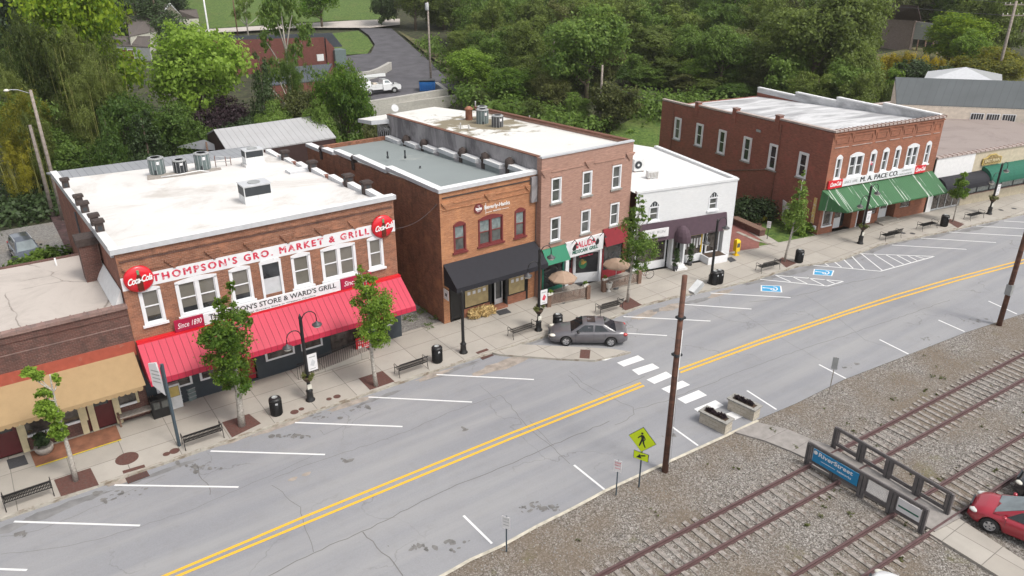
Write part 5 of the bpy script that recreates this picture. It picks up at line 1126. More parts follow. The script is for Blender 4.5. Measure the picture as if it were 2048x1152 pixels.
def shell_awning(x0,x1,zt,zb,out,m,nm):
    mb=MB(); n=7
    P=[(-.02-out*math.sin(math.pi/2*i/n),zb+(zt-zb)*math.cos(math.pi/2*i/n)) for i in range(n+1)]
    for (y0,z0),(y1,z1) in zip(P,P[1:]): mb.poly([(x0,y0,z0),(x1,y0,z0),(x1,y1,z1),(x0,y1,z1)][::-1],m)
    for x in (x0,x1): mb.poly([(x,y,z) for y,z in P]+[(x,0,zb)],m)
    mb.poly([(x0,P[-1][0],zb),(x1,P[-1][0],zb),(x1,P[-1][0],zb-.2),(x0,P[-1][0],zb-.2)][::-1],m)
    return mb.build('awning',b,nm)
shell_awning(.7,sx+1.4,3.2,2.25,1.1,'cloth_black','rounded black awning'); shell_awning(sx+1.45,W-.2,3.55,2.35,1.2,'cloth_green','long rounded dark green awning')
s0,z0=Ep.fp(1963,331,-.1); s1,z1=Ep.fp(2006,303,-.1); mb=MB(); pts=[(s0,z0),(s1,z0),(s1,z0+.62),(s1-.5,z0+.68),((s0+s1)/2+.4,z0+.95),((s0+s1)/2-.4,z0+.95),(s0+.5,z0+.68),(s0,z0+.62)]
mb.extr(pts,-.16,-.06,'letter_gold'); c_=((s0+s1)/2,z0+.45); mb.extr([(c_[0]+(x-c_[0])*.92,c_[1]+(z-c_[1])*.86) for x,z in pts],-.17,-.161,'wood_sign'); o=mb.build('sign_board',b); mb=MB(); mb.text('EAST MAIN',(s0+s1)/2,z0+.36,.38,-.175,'cream_paint',w=(s1-s0)*.78,ext=.004,bold=.006); mb.build('lettering',o)
mb=MB(); mb.box(.7,4.6,.1,.16,.1,2.4,'glass_store')
for k in range(5): mb.box(.7+k*.95,.78+k*.95,.05,.1,0,2.4,'galv')
mb.box(.7,4.6,.05,.1,.0,.15,'galv'); mb.build('entrance_glazing',b)
mb=MB(); mb.box(5.0,W-1,.1,.16,1.0,2.5,'glass_curtain')
for k in range(10): mb.box(5.0+k*1.75,5.07+k*1.75,.04,.1,1.0,2.5,'dark_metal')
mb.box(5.0,W-1,-.02,.1,.9,1.0,'coping_tile'); mb.build('shop_glazing',b)
# ------------------------------------------------------------------ street furniture
WA=lambda X: 0 if X<26 else (math.atan2(-2.09,13.13) if X>48 else -.06-.10*(X-26)/22)   # run of the kerb
def lamp(px,py,ptop,label,bl=True,basket=True,plain=False,arms=True):
    X,Y=G(px,py); h=hz(X,Y,ptop); o=empty('street_lamp',label,'street lamp',(X,Y,0),WA(X),'black street lamps along the walk')
    mb=MB(); mb.lathe([(.26,0),(.26,.06),(.19,.14),(.17,.55),(.20,.60),(.13,.68),(.10,.8),(.095,1.6),(.085,h-.15),(.10,h-.1),(.05,h),(.02,h+.12)],'black_paint',14); mb.build('pole',o)
    if arms:
        for sg,hh,L_ in ((1,h-.30,.78),(-1,h-1.15,.78)):
            mb=MB(); P=[(sg*.07,0,hh-.35)]
            for i in range(9):
                t=math.pi*i/8; P.append((sg*(.07+L_*(1-math.cos(t))/2),0,hh+.42*math.sin(t)))
            P.append((sg*(.07+L_),0,hh-.22)); mb.tube(P,.028,'black_paint',6); a=mb.build('arm',o)
            mb=MB(); c=(sg*(.07+L_),0,hh-.22); mb.lathe([(.04,0),(.07,-.07),(.26,-.19),(.27,-.23)],'dark_metal',14,c); mb.lathe([(.235,-.225),(.20,-.33),(.10,-.38),(.02,-.385)],'lamp_clear',12,c); mb.build('lamp_shade',a)
    if bl:
        mb=MB(); z0=1.55; mb.box(.16,.19,-.42 if 0 else -.02,.02,z0,z0,'banner_white') if 0 else None
        mb.box(.10,.62,-.02,.02,1.75,2.75,'banner_white'); mb.box(.08,.66,-.012,.012,2.76,2.79,'black_paint'); mb.box(.08,.66,-.012,.012,1.70,1.73,'black_paint'); q=mb.build('banner',o)
        mb=MB(); mb.extr([(.22,2.1),(.40,2.0),(.52,2.25),(.36,2.45)],-.026,-.021,'letter_red' if plain else 'coping_metal'); mb.box(.18,.54,-.025,-.021,2.55,2.6,'grey_metal'); mb.box(.2,.5,-.025,-.021,1.85,1.89,'grey_metal'); mb.build('emblem',q)
    if basket:
        mb=MB(); mb.lathe([(.05,1.15),(.16,1.2),(.28,1.40),(.30,1.45)],'soil',12,(.0,0,0)); q=mb.build('flower_basket',o)
        c=leaves([(0,0,1.55,.36,.36,.2)],420,.07,int(px)); c_=mesh_leaves('plants',c,'leaf_olive'); c_.parent=q
        mb=MB(); mb.box(-.12,.12,-.13,-.115,.75,1.05,'lamp_clear'); mb.build('notice',o)
def leaves(lobes,n,size,seed,clump=None,tilt=.6):
    rd=np.random.RandomState(seed); L=np.array(lobes,float)
    wts=(L[:,3]*L[:,4]+L[:,3]*L[:,5]+L[:,4]*L[:,5]); wts=wts/wts.sum()
    nc=clump or max(6,n//28)
    li=rd.choice(len(L),nc,p=wts); d=rd.normal(size=(nc,3)); d[:,2]+=.25; d/=np.linalg.norm(d,axis=1)[:,None]
    r=rd.uniform(.45,1.,nc)**.6; cc=L[li,:3]+d*L[li,3:6]*r[:,None]; cr=(L[li,3:6].mean(axis=1)*rd.uniform(.16,.34,nc))
    ci=rd.randint(0,nc,n); p=cc[ci]+rd.normal(size=(n,3))*cr[ci][:,None]*np.array([1,1,.7])*.75
    nrm=d[ci]*.9+rd.normal(size=(n,3))*tilt; nrm[:,2]+=.55; nrm/=np.linalg.norm(nrm,axis=1)[:,None]
    return p,nrm,size*rd.uniform(.6,1.35,n),rd
def mesh_leaves(name,dat,mat,aspect=1.5):
    p,nrm,s,rd=dat; n=len(p)
    t=rd.normal(size=(n,3)); t-=(t*nrm).sum(1)[:,None]*nrm; t/=np.linalg.norm(t,axis=1)[:,None]; b=np.cross(nrm,t)
    a=t*s[:,None]*aspect*.5; c=b*s[:,None]*.5; up=nrm*s[:,None]*.12
    V=np.stack([p-a,p-c*.95+up-a*.15,p+a,p+c+up-a*.1],1).reshape(-1,3).astype('f4')
    me=bpy.data.meshes.new(name); me.vertices.add(4*n); me.vertices.foreach_set('co',V.ravel())
    me.loops.add(4*n); me.loops.foreach_set('vertex_index',np.arange(4*n,dtype='i4')); me.polygons.add(n)
    me.polygons.foreach_set('loop_start',np.arange(0,4*n,4,dtype='i4')); me.materials.append(MATS[mat]); me.update(calc_edges=True)
    o=bpy.data.objects.new(name,me); COL.objects.link(o); return o
for a in [(621,800,632,'two armed street lamp with banner and flower basket in front of the red awning',1,1),(927,705,585,'plain single black lamp post right of the alley, without any arm',0,0),(1077,660,498,'street lamp beside the tan umbrella with a red printed banner',1,1,True),(1421,566,440,'street lamp before the plum fascia with no flower basket',0,0),(1720,487,372,'street lamp standing before the green striped awning',1,1),(1978,428,328,'far right street lamp before the dark green awning',1,1)]:
    lamp(*a[:4],bl=a[4],basket=a[5],plain=(len(a)>6),arms=a[0]!=927)
def bench(px,py,label,back=True,L_=1.85,rz=None,face=1,mat='black_paint'):
    X,Y=G(px,py); o=empty('bench',label,'bench',(X,Y,0),(WA(X) if rz is None else rz)+(0 if face>0 else math.pi),'black metal benches on the walk')
    mb=MB(); n=30
    for k in range(n):
        x=-L_/2+.04+k*(L_-.08)/(n-1)
        mb.tube([(x,-.24,.44),(x,.24,.43)],.014,mat,4,False,False)
    for y in (-.24,0,.24): mb.box(-L_/2,L_/2,y-.018,y+.018,.41,.44,mat)
    mb.build('seat',o)
    if back:
        mb=MB()
        for k in range(n):
            x=-L_/2+.04+k*(L_-.08)/(n-1)
            mb.tube([(x,-.24,.44),(x,-.29,.62),(x,-.37,.86)],.014,mat,4,False,False)
        mb.box(-L_/2,L_/2,-.39,-.35,.84,.88,mat); mb.build('backrest',o)
    for sx in (-1,1):
        x=sx*L_/2
        mb=MB(); mb.tube([(x,.34,0),(x,.27,.2),(x,.28,.44)],.02,mat,6); mb.tube([(x,-.34,0),(x,-.26,.2),(x,-.26,.44)],.02,mat,6); mb.build('leg',o)
        mb=MB(); mb.tube([(x,.28,.44),(x,.33,.58),(x,.26,.68),(x,0,.66),(x,-.24,.68),(x,-.32,.6),(x,-.26,.45)],.018,mat,6); mb.build('armrest',o)
for p in [(60,1000,'black slatted bench at the bottom left corner beside the first tree pit',True),(407,882,'black slatted bench between the blue sign post and the second tree',True),(823,742,'black bench between the third tree pit and the black bin',True),
    (1045,668,'black backless bench beside the lamp in front of the grey car',False),(1218,622,'black bench left of the tree pit before the restaurant',True),(1535,540,'black bench left of the tree beside the side garden',True),(1780,477,'black bench with a back standing right of the lamp before the green awning',True),(1853,457,'black backless bench left of the bin on the right',False),(1947,437,'black backless bench left of the far right lamp',False)]:
    bench(*p)
# green and wooden benches against the buildings
def plank_bench(px,py,label,mat,L_,rz=0.):
    X,Y=G(px,py); o=empty('bench',label,'bench',(X,Y,0),rz)
    mb=MB()
    for k in range(4): mb.box(-L_/2,L_/2,-.28+k*.13,-.17+k*.13,.42,.46,mat)
    mb.build('seat',o); mb=MB(); mb.box(-L_/2,L_/2,.26,.30,.55,.62,mat); mb.box(-L_/2,L_/2,.30,.34,.98,1.05,mat)
    for k in range(18): x=-L_/2+.05+k*(L_-.1)/17; mb.box(x-.018,x+.018,.27,.30,.62,.98,mat)
    mb.build('backrest',o)
    for sx in (-1,1): mb=MB(); x=sx*(L_/2-.06); mb.box(x-.04,x+.04,-.28,-.20,0,.62,mat); mb.box(x-.04,x+.04,.24,.32,0,.9,mat); mb.box(x-.05,x+.05,-.32,.32,.62,.67,mat); mb.build('leg',o)
plank_bench(278,838,'dark wooden porch bench with pale cushion under the tan awning','wood_brown',1.9)
plank_bench(522,752,'dark slatted bench against the store left of the red door','wood_brown',1.7)
plank_bench(1327,525,'green wooden bench in the big window of the white shop','bench_green',1.5,Wp.ang)
X,Y=G(278,838); mb=MB(); mb.slab([(X-.85,Y-.28),(X+.85,Y-.28),(X+.85,Y+.22),(X-.85,Y+.22)],.465,.53,'wood_grey'); tag(mb.build('cushion'),'pale grey cushion lying on the porch bench under the tan awning','cushion')
def bin_(px,py,label,rr=.31,h=1.02):
    X,Y=G(px,py); o=empty('trash_bin',label,'trash bin',(X,Y,0),0,'black litter bins')
    mb=MB(); mb.lathe([(rr*.9,0),(rr*.92,.05),(rr*.93,h*.86)],'black_paint',20)
    for k in range(26): t=2*math.pi*k/26; mb.tube([(rr*.97*math.cos(t),rr*.97*math.sin(t),.06),(rr*math.cos(t),rr*math.sin(t),h*.85)],.017,'black_paint',4,False)
    mb.build('body',o)
    mb=MB(); mb.lathe([(rr*1.02,h*.84),(rr*1.05,h*.9),(rr*.95,h*.97),(rr*.5,h+.03),(rr*.45,h+.0),(.02,h-.03)],'black_paint',20,mats=['black_paint']*3+['grey_metal']*2); mb.build('lid',o)
    mb=MB(); mb.box(-.1,.02,-rr-.01,-rr+.03,h*.70,h*.80,'galv'); mb.build('plate',o)
for p in [(554,828,'black litter bin near the two armed lamp before the red awning'),(875,723,'black litter bin right of the third tree before the alley'),(1115,657,'black litter bin at the nose of the grey car'),(1428,568,'left of two black bins side by side at the lamp by the plum fascia'),(1437,566,'right of two black bins side by side at the lamp by the plum fascia'),(1597,524,'black litter bin right of the tree beside the side garden'),(1887,452,'black litter bin right of the backless bench by the far right tree')]: bin_(*p)
# tree pits
def pit(quad,label):
    mb=MB(); P=[(*G(x,y),0) for x,y in quad]; mb.slab([p[:2] for p in P],.002,.012,'grate_red'); tag(mb.build('tree_pit'),label,'tree grate',group='rusty tree pit grates')
Z5=lambda l:[(1500+x/3.715,280+y/3.715) for x,y in l]
pit([(108,960),(181,936),(198,970),(122,993)],'rust brown tree pit of the leftmost sparse tree'); pit([(444,845),(498,828),(522,847),(464,875)],'rust brown tree pit under the dense tree before the red awning'); pit([(717,757),(765,742),(789,763),(740,780)],'rust brown tree pit between the banner lamp and the black bench')
pit([(1238,612),(1258,594),(1284,610),(1251,621)],'rust brown tree pit before the restaurant terrace'); pit(Z5([(205,895),(240,872),(345,915),(270,948)]),'rust brown tree pit beside the side garden'); pit(Z5([(1440,590),(1490,588),(1592,625),(1545,655)]),'rust brown tree pit furthest right')
# street trees
def vplane(X,Y):   # upright plane through X,Y facing the camera station
    h=math.hypot(X,Y); d=(X/h,Y/h); return Plane((X,Y),(X+d[1],Y-d[0]))
def street_tree(px,py,lobes,n,size,mat,label,trunk_top,bark='bark_pale',r0=.11,seed=0,lean=0):
    X,Y=G(px,py); pl=vplane(X,Y); o=empty('street_tree',label,'tree',(X,Y,0),pl.ang,'young trees along the walk')
    sc_=pl.fp(px+10,py)[0]/10; rd=random.Random(seed)
    LB=[]
    for (x,y,rx,ry) in lobes:
        s,z=pl.fp(x,y); LB.append((s,rd.uniform(-.35,.35)*rx*sc_,z,rx*sc_,rx*sc_*.95,ry*sc_*1.08))
    c=mesh_leaves('crown',leaves(LB,int(n*1.45),size*.68,seed+3,clump=max(30,n//26),tilt=.8),mat); c.parent=o
    mb=MB(); s,z=pl.fp(*trunk_top); pts=[(s*t+.05*math.sin(5*t+seed),.04*math.sin(4*t),z*t) for t in (0,.15,.3,.45,.6,.75,.9,1)]
    mb.tube(pts,[r0*(1.25-t) for t in (0,.15,.3,.45,.6,.75,.9,1)],bark,8)
    for q in LB:
        t=min(.85,max(.32,(q[2]-q[5]*1.2)/max(z,.1))); a=Vector((s*t,0,z*t)); e=Vector(q[:3]); m_=(a+e)/2-Vector((0,0,.1)); mb.tube([a,m_,e],[r0*.45,r0*.3,r0*.12],bark,5,False)
    mb.build('trunk',o)
street_tree(150,962,[(55,745,15,9),(75,752,12,11),(113,762,8,14),(88,792,15,15),(90,818,19,20),(110,832,15,22),(116,862,16,20),(126,872,12,12)],5200,.13,'leaf_street','sparse uneven street tree with small tufts at the far left',(100,748),seed=1,r0=.10)
street_tree(482,852,[(463,578,8,15),(447,612,20,15),(462,640,36,20),(438,668,40,22),(468,690,36,22),(452,716,42,20),(464,744,38,20),(474,770,28,15),(408,676,14,9),(496,640,12,12)],8000,.145,'leaf_street','densest dark green street tree before the middle of the red awning',(462,590),seed=2,r0=.15)
street_tree(752,772,[(722,545,6,13),(733,568,20,16),(748,600,34,20),(712,604,14,6),(752,630,30,20),(744,655,28,17),(757,676,20,10),(782,640,12,10)],6800,.135,'leaf_street','green street tree in front of the right end of the red awning',(730,560),seed=3,r0=.10)
street_tree(1256,604,[(1281,402,9,12),(1275,424,16,16),(1262,452,20,20),(1291,440,9,12),(1278,480,25,18),(1258,512,18,16),(1291,502,25,20),(1300,478,12,12),(1277,536,18,11)],3900,.14,'leaf_pale','slim yellow green street tree between the restaurant and white shop',(1279,410),seed=4,r0=.09)
street_tree(1570,523,[(1608,352,4,10),(1604,376,10,15),(1598,402,16,17),(1590,430,22,20),(1600,452,13,14),(1574,432,9,11)],2900,.15,'leaf_pale','narrow pale green street tree before the red brick side wall',(1606,360),'bark_pale',.08,5)
street_tree(1906,443,[(1926,352,7,10),(1922,370,13,12),(1918,388,16,11),(1904,386,6,6),(1936,382,6,6)],2600,.15,'leaf_street','small round street tree before the rounded black awning',(1922,362),'bark_pale',.06,6)
# signs and posts
def post(px,py,z0,h,m='pole_blue',r=.03): 
    pass
X,Y=G(359,892); h=hz(X,Y,728)
o=empty('sign_post','blue grey post with a white sign seen edge on, before the red awning','sign',(X,Y,0),R_(-58)); mb=MB(); mb.box(-.055,.055,-.055,.055,0,h,'pole_blue'); mb.build('post',o)
mb=MB(); mb.M=Matrix.Translation((-.1,0,0)); mb.hull([(-.75,-.04,h-1.35),(-.05,-.04,h-1.75),(-.05,.04,h-1.75),(-.75,.04,h-1.35)],[(-.75,-.04,h-.15),(-.25,-.04,h-.0),(-.25,.04,h-.0),(-.75,.04,h-.15)],'banner_white')
mb.box(-.05,0,-.03,.03,h-1.7,h-.2,'pole_blue'); q=mb.build('panel',o); mb=MB()
for k in range(4): mb.box(-.75,-.25,-.046,-.042,h-.5-k*.2,h-.45-k*.2,'grey_metal')
mb.build('lettering',q)
# pedestrian crossing sign
X,Y=G(1277,975,ZR); pl=vplane(X,Y); o=empty('crossing_sign','lime yellow walking person sign over an arrow plate on a blue post','sign',(X,Y,ZR),R_(-68))
hh=hz(X,Y,862)-ZR
mb=MB(); mb.box(-.03,.03,.02,.06,0,hh,'pole_blue'); mb.build('post',o)
s=0; z=pl.fp(1286.5,879)[1]-ZR; a=.66
def dia(r,y0,y1,m,mb): mb.extr([(s-r,z+.08*r*1.0),(s+.0-.0,z-r),(s+r,z),(s,z+r)],y0,y1,m)
rot=R_(0)
mb=MB(); D_=lambda r:[(s+r*math.cos(t),z+r*math.sin(t)) for t in (math.pi,1.5*math.pi,0,.5*math.pi)]
mb.extr(D_(a),-.03,.0,'letter_black'); mb.extr(D_(a*.965),-.036,-.031,'sign_lime'); q=mb.build('warning_plate',o)
mb=MB()
def seg(ax,az,bx,bz,w0,w1=None):
    w1=w1 or w0; d=Vector((bx-ax,bz-az)).normalized(); n=Vector((-d.y,d.x)); mb.extr([(s+ax+n.x*w0,z+az+n.y*w0),(s+ax-n.x*w0,z+az-n.y*w0),(s+bx-n.x*w1,z+bz-n.y*w1),(s+bx+n.x*w1,z+bz+n.y*w1)],-.042,-.037,'letter_black')
mb.disc((s-.02,z+.33),.055,-.042,-.037,'letter_black',12); seg(-.0,.25,.02,.0,.075,.055); seg(.0,.02,-.12,-.36,.045,.03); seg(.04,.02,.08,-.18,.045,.035); seg(.08,-.18,.17,-.36,.035,.028); seg(-.03,.22,-.17,.08,.028); seg(-.17,.08,-.2,.02,.022); seg(.05,.22,.14,.08,.028); seg(.14,.08,.10,.0,.022)
mb.build('symbol',q)
s2=0; z2=pl.fp(1284,912)[1]-ZR; mb=MB(); r_=lambda k:[(s2-.36*k,z2-.20*k),(s2+.36*k,z2-.20*k),(s2+.36*k,z2+.20*k),(s2-.36*k,z2+.20*k)]; mb.extr(r_(1),-.03,.0,'letter_black'); mb.extr(r_(.94),-.036,-.031,'sign_lime'); q=mb.build('arrow_plate',o)
mb=MB(); mb.extr([(s2-.02,z2+.06),(s2+.2,z2+.14),(s2+.22,z2+.08),(s2+.02,z2-.0)],-.042,-.037,'letter_black'); mb.extr([(s2-.22,z2-.12),(s2-.05,z2+.11),(s2+.04,z2-.10)],-.042,-.037,'letter_black'); mb.build('symbol',q)
def small_sign(px,py,ptop,wd,label,red=True,z=ZR,pm='pole_blue',hs_=.62,back=False):
    X,Y=G(px,py,z); h=hz(X,Y,ptop)-z; pl=vplane(X,Y); o=empty('parking_sign',label,'sign',(X,Y,z),R_(-60))
    mb=MB(); mb.box(-.025,.025,-.02,.02,0,h,pm); mb.build('post',o); mb=MB(); mb.box(-wd/2,wd/2,-.035,-.021,h-hs_,h-.02,'grey_metal' if back else 'banner_white'); q=mb.build('panel',o)
    if not back:
        mb=MB(); m='letter_red' if red else 'grey_metal'
        mb.text('2 HOUR',0,h-.14,.12,-.037,m,w=wd*.8,ext=.003); mb.text('PARKING',0,h-.28,.09,-.037,m,w=wd*.8,ext=.003); mb.box(-wd*.35,wd*.35,-.039,-.036,h-.45,h-.42,m); mb.build('lettering',q)
small_sign(1232,990,920,.34,'white and red parking sign on a post left of the lime crossing sign')
small_sign(1013,1103,1032,.34,'white parking sign on a thin post at the bottom gravel edge',False)
small_sign(1658,787,714,.30,'grey backed sign on a post in the gravel beside the road at the right',True,ZR,'wood_grey',.75,True)
small_sign(1534,478,442,.32,'small white parking sign on a black post in the side garden',False,0,'black_paint',.6)
# utility poles
def pole(name,XY,z0,h,r,m,label,group=None):
    o=empty(name,label,'utility pole',(XY[0],XY[1],z0),0,group); mb=MB(); mb.tube([(0,0,-.5),(0,0,h*.5),(0,0,h)],[r*1.15,r,r*.82],m,10); mb.build('shaft',o); return o
XY=G(1330,942,ZR); h=hz(*XY,551)-ZR
o=pole('utility_pole',XY,ZR,h,.135,'pole_wood','reddish brown cut off utility pole in the gravel before the crosswalk')
mb=MB(); mb.tube([(.0,-.17,.5),(.02,-.17,h*.75)],.018,'pipe_white',5); mb.tube([(.22,-.1,0.1),(.16,0,h*.8)],.006,'dark_metal',4); mb.box(-.17,.17,-.17,.17,h*.62,h*.63,'coil_dark'); mb.box(-.16,.16,-.16,.16,h*.80,h*.81,'coil_dark'); mb.build('conduit',o)
mb=MB(); mb.tube([(.1,0,h-1.15),(.55,0,h-1.05)],.025,'galv',6); mb.M=Matrix.Translation((.8,0,h-.75))@Matrix.Rotation(R_(-35),4,'Y'); mb.box(-.32,.32,-.16,.16,-.13,.10,'galv','white_plastic'); mb.build('floodlight',o)
XY=G(1998,650,ZR); o=pole('utility_pole',XY,ZR,11.5,.15,'pole_wood','brown utility pole standing at the road edge on the far right'); mb=MB(); mb.box(-.18,.18,-.18,.18,2.2,2.9,'grey_metal'); mb.build('band',o)
XY=G(127,440); h=hz(*XY,180); o=pole('utility_pole',XY,0,h,.15,'pole_grey','tall grey pole with a street light beside the store left wall')
mb=MB(); mb.tube([(0,0,h-.3),(-.9,-.3,h+.15),(-1.5,-.5,h+.25)],.035,'galv',6); mb.lathe([(.05,0),(.2,.03),(.24,.1),(.1,.2),(.02,.21)],'lamp_clear',10,(-1.7,-.55,h+.12)); mb.build('light_arm',o)
XY=G(107,432); h=hz(*XY,250); pole('utility_pole',XY,0,h,.15,'pole_grey','shorter bare grey pole leaning beside the street light pole')
def far_pole(px,ptop,R,label,arms=0,r=.15,m='pole_grey'):
    d=ray(px,ptop); k=R/math.hypot(d[0],d[1]); X,Y,z=d[0]*k,d[1]*k,CH+d[2]*k; z0=terr(X,Y)-.5; o=pole('utility_pole',(X,Y),z0,z-z0,r,m,label)
    for i in range(arms):
        mb=MB(); zz=z-z0-.5-i*1.3; a=HEAD-math.pi/2; mb.M=Matrix.Rotation(a,4,'Z'); mb.box(-1.4,1.4,-.06,.06,zz,zz+.12,'pole_grey')
        for q in (-1.3,-.7,.7,1.3): mb.lathe([(.05,0),(.07,.1),(.04,.2)],'lamp_clear',6,(q,0,zz+.12))
        mb.build('crossarm',o)
    return (X,Y,z)
fp1=far_pole(1205,130,97,'grey utility pole before the olive tree behind the white shop'); fp2=far_pole(1108,76,108,'grey utility pole half hidden in the pale tree behind the pink building')
fp3=far_pole(855,4,118,'utility pole with a transformer can standing on the bank right of the lane'); X,Y,z=fp3; mb=MB(); mb.lathe([(.25,0),(.27,.1),(.27,.9),(.2,1.)],'galv',10,(X-.3,Y-.3,z-1.1)); tag(mb.build('transformer'),'pale transformer can fixed near the top of the bank pole','transformer')
far_pole(722,201,84,'short brown post between the green tree and the rear roof',0,.13,'pole_wood')
fp4=far_pole(2033,2,122,'grey utility pole with crossarms at the top right',2,.2); far_pole(463,-20,160,'thin brown pole before the concrete road at the top',0,.1,'pole_wood')
far_pole(398,-60,120,'pair of white poles beside the tree at the top left',0,.12,'pipe_white')
def wire(name,a,b,sag,label,r=.018):
    a,b=Vector(a),Vector(b); P=[a.lerp(b,t/12)-Vector((0,0,sag*4*(t/12)*(1-t/12))) for t in range(13)]; mb=MB(); mb.tube(P,r,'dark_metal',4,False); tag(mb.build(name),label,'overhead wire')
wire('overhead_wire',(fp1[0],fp1[1],fp1[2]-1.5),(64,60,6.5),.7,'wire from the rear pole down to the red brick store'); wire('overhead_wire',(fp1[0],fp1[1],fp1[2]-.4),(fp2[0],fp2[1],fp2[2]-1),.6,'wire between the two poles behind the pink building')
wire('overhead_wire',(fp4[0],fp4[1],fp4[2]-.3),(fp4[0]-8,fp4[1]+60,fp4[2]+4),.6,'upper wire leaving the top right pole to the left',.03); wire('overhead_wire',(fp4[0],fp4[1],fp4[2]-1.8),(fp4[0]-8,fp4[1]+60,fp4[2]+2.),.8,'lower wire leaving the top right pole to the left',.03)
wire('overhead_wire',(19.15,38.8,7.2),(22.1,39.,8.1),.35,'thin wire strung across the alley between the two brick buildings',.012)
# ------------------------------------------------------------------ small things on the walk
def place(px,py,z=0): return G(px,py,z)
# planters at the crossing
def planter(px,py,label,flower):
    X,Y=G(px,py,ZR); o=empty('stone_planter',label,'planter',(X,Y,ZR),R_(97),'stone planters at the crosswalk end')
    L_,W_=1.55,.62
    mb=MB(); mb.box(-L_/2,L_/2,-W_/2,W_/2,0,.62,'stone_wall'); mb.build('base',o); mb=MB()
    for q in ((-L_/2-.07,L_/2+.07,-W_/2-.07,-W_/2+.12),(-L_/2-.07,L_/2+.07,W_/2-.12,W_/2+.07),(-L_/2-.07,-L_/2+.12,-W_/2+.12,W_/2-.12),(L_/2-.12,L_/2+.07,-W_/2+.12,W_/2-.12)): mb.box(q[0],q[1],q[2],q[3],.62,.71,'stone_cap')
    mb.build('cap',o); mb=MB(); mb.box(-L_/2+.12,L_/2-.12,-W_/2+.12,W_/2-.12,.5,.695,'soil'); mb.build('soil',o)
    c=mesh_leaves('plants',leaves([(-.3,0,.80,.30,.11,.12),(.3,0,.80,.30,.11,.12)],1800,.045,flower),'leaf_purple'); c.parent=o
planter(1430,852,'stone planter nearer the camera with dark heather, left of the pair',5); planter(1486,826,'stone planter further right with dark heather at the crosswalk',6)
# awning mats, grey mats
def matq(quad,m,label,name='door_mat',z=.012): mb=MB(); mb.slab(GP(quad),.002,z,m); return tag(mb.build(name),label,'mat')
matq([(13,920),(49,910),(57,928),(19,939)],'rug_dark','dark mat before the leftmost maroon door'); matq([(1010-20,623),(1013,617),(1023,625),(999,631)],'rug_dark','dark mat before the black shop entrance'); matq([(1452,517),(1463,514),(1473,521),(1461,525)],'rug_dark','small grey mat right of the white planter box')
matq([(1142,562),(1165,550),(1182,560),(1150,574)],'rug_dark','dark mat in front of the restaurant doors')
mb=MB(); mb.slab(GP([(60,905),(232,851),(243,879),(72,934)]),.002,.03,'awning_floor'); o=tag(mb.build('entrance_platform'),'rust brown entrance platform with yellow edge before the tan awning','platform'); mb=MB(); a,b_=G(72,935),G(243,880); strip(mb,[a,b_],.07,.036,'safety_yellow'); q=mb.build('yellow_edge',o)
# drains
def drain(quad,label): 
    P=GP(quad,ZR+.0); o=None; mb=MB(); mb.slab(P,ZR-.05,ZR+.012,'coil_dark'); P0,P1,P2,P3=[Vector(p) for p in P]
    for k in range(11):
        t=(k+.5)/11; a=P0.lerp(P1,t); b=P3.lerp(P2,t); d=(P1-P0).normalized()*.03; mb.poly([(*(a-d),ZR+.02),(*(a+d),ZR+.02),(*(b+d),ZR+.02),(*(b-d),ZR+.02)],'grate_red')
    mb.slab([(P0.x,P0.y+.0),(P1.x,P1.y),(P1.x,P1.y+.25),(P0.x,P0.y+.25)],ZR,.012,'grate_red'); tag(mb.build('storm_drain'),label,'storm drain',group='rusty storm drains in the kerb')
drain([(248,952),(292,939),(300,952),(256,968)],'rusty storm drain in the kerb near the left manhole'); drain([(956,712),(978,704),(988,711),(965,720)],'rusty storm drain in the kerb left of the concrete wedge')
# straw bales
for px,py,l in ((949,634,'round tuft of straw left of the pair beside the black shop'),(973,628,'wider heap of straw right of the pair beside the black shop')):
    X,Y=G(px,py); sx=.42 if px<960 else .55; c=mesh_leaves('straw_bale',leaves([(X,Y,.25,sx,.36,.25)],1600,.10,px,tilt=1.2),'straw_leaf' if 0 else 'leaf_yellow',4.); c.data.materials.clear(); c.data.materials.append(MATS['straw'])
    tag(c,l,'straw bale',group='straw heaps beside the black shop')
# terrace of the restaurant
def lattice(P0,P1,h,label,solid_left=True):
    P0,P1=Vector(P0),Vector(P1); d=P1-P0; L_=d.length; o=empty('lattice_fence',label,'fence',(P0.x,P0.y,0),math.atan2(d.y,d.x)); 
    for x in (0,L_): mb=MB(); mb.box(x-.14,x+.14,-.14,.14,0,h+.04,'wood_brown'); mb.build('post',o)
    mb=MB(); mb.box(.14,L_-.14,-.05,.05,h-.07,h,'wood_grey'); mb.box(.14,L_-.14,-.03,.03,.05,.12,'wood_grey'); mb.build('rail',o)
    mb=MB(); n=int(L_/.12)
    for k in range(-6,n+6):
        for sg in (1,-1):
            x0=k*.12; x1=x0+sg*(h-.2)*.9; a=(x0,.12); b=(x1,h-.07)
            def cl(p,q):
                (x0_,z0_),(x1_,z1_)=p,q; t0,t1=0.,1.
                for lim,s_ in ((.14,1),(L_-.14,-1)):
                    f0,f1=s_*(x0_-lim),s_*(x1_-lim)
                    if f0<0 and f1<0: return None
                    if f0<0: t0=max(t0,f0/(f0-f1))
                    if f1<0: t1=min(t1,f0/(f0-f1))
                return None if t0>=t1 else ((x0_+(x1_-x0_)*t0,z0_+(z1_-z0_)*t0),(x0_+(x1_-x0_)*t1,z0_+(z1_-z0_)*t1))
            r=cl(a,b)
            if r: (xa,za_),(xb,zb_)=r; mb.poly([(xa-.03,-.012*sg,za_),(xa+.03,-.012*sg,za_),(xb+.03,-.012*sg,zb_),(xb-.03,-.012*sg,zb_)],'lattice_wood')
    mb.build('lattice',o); return o
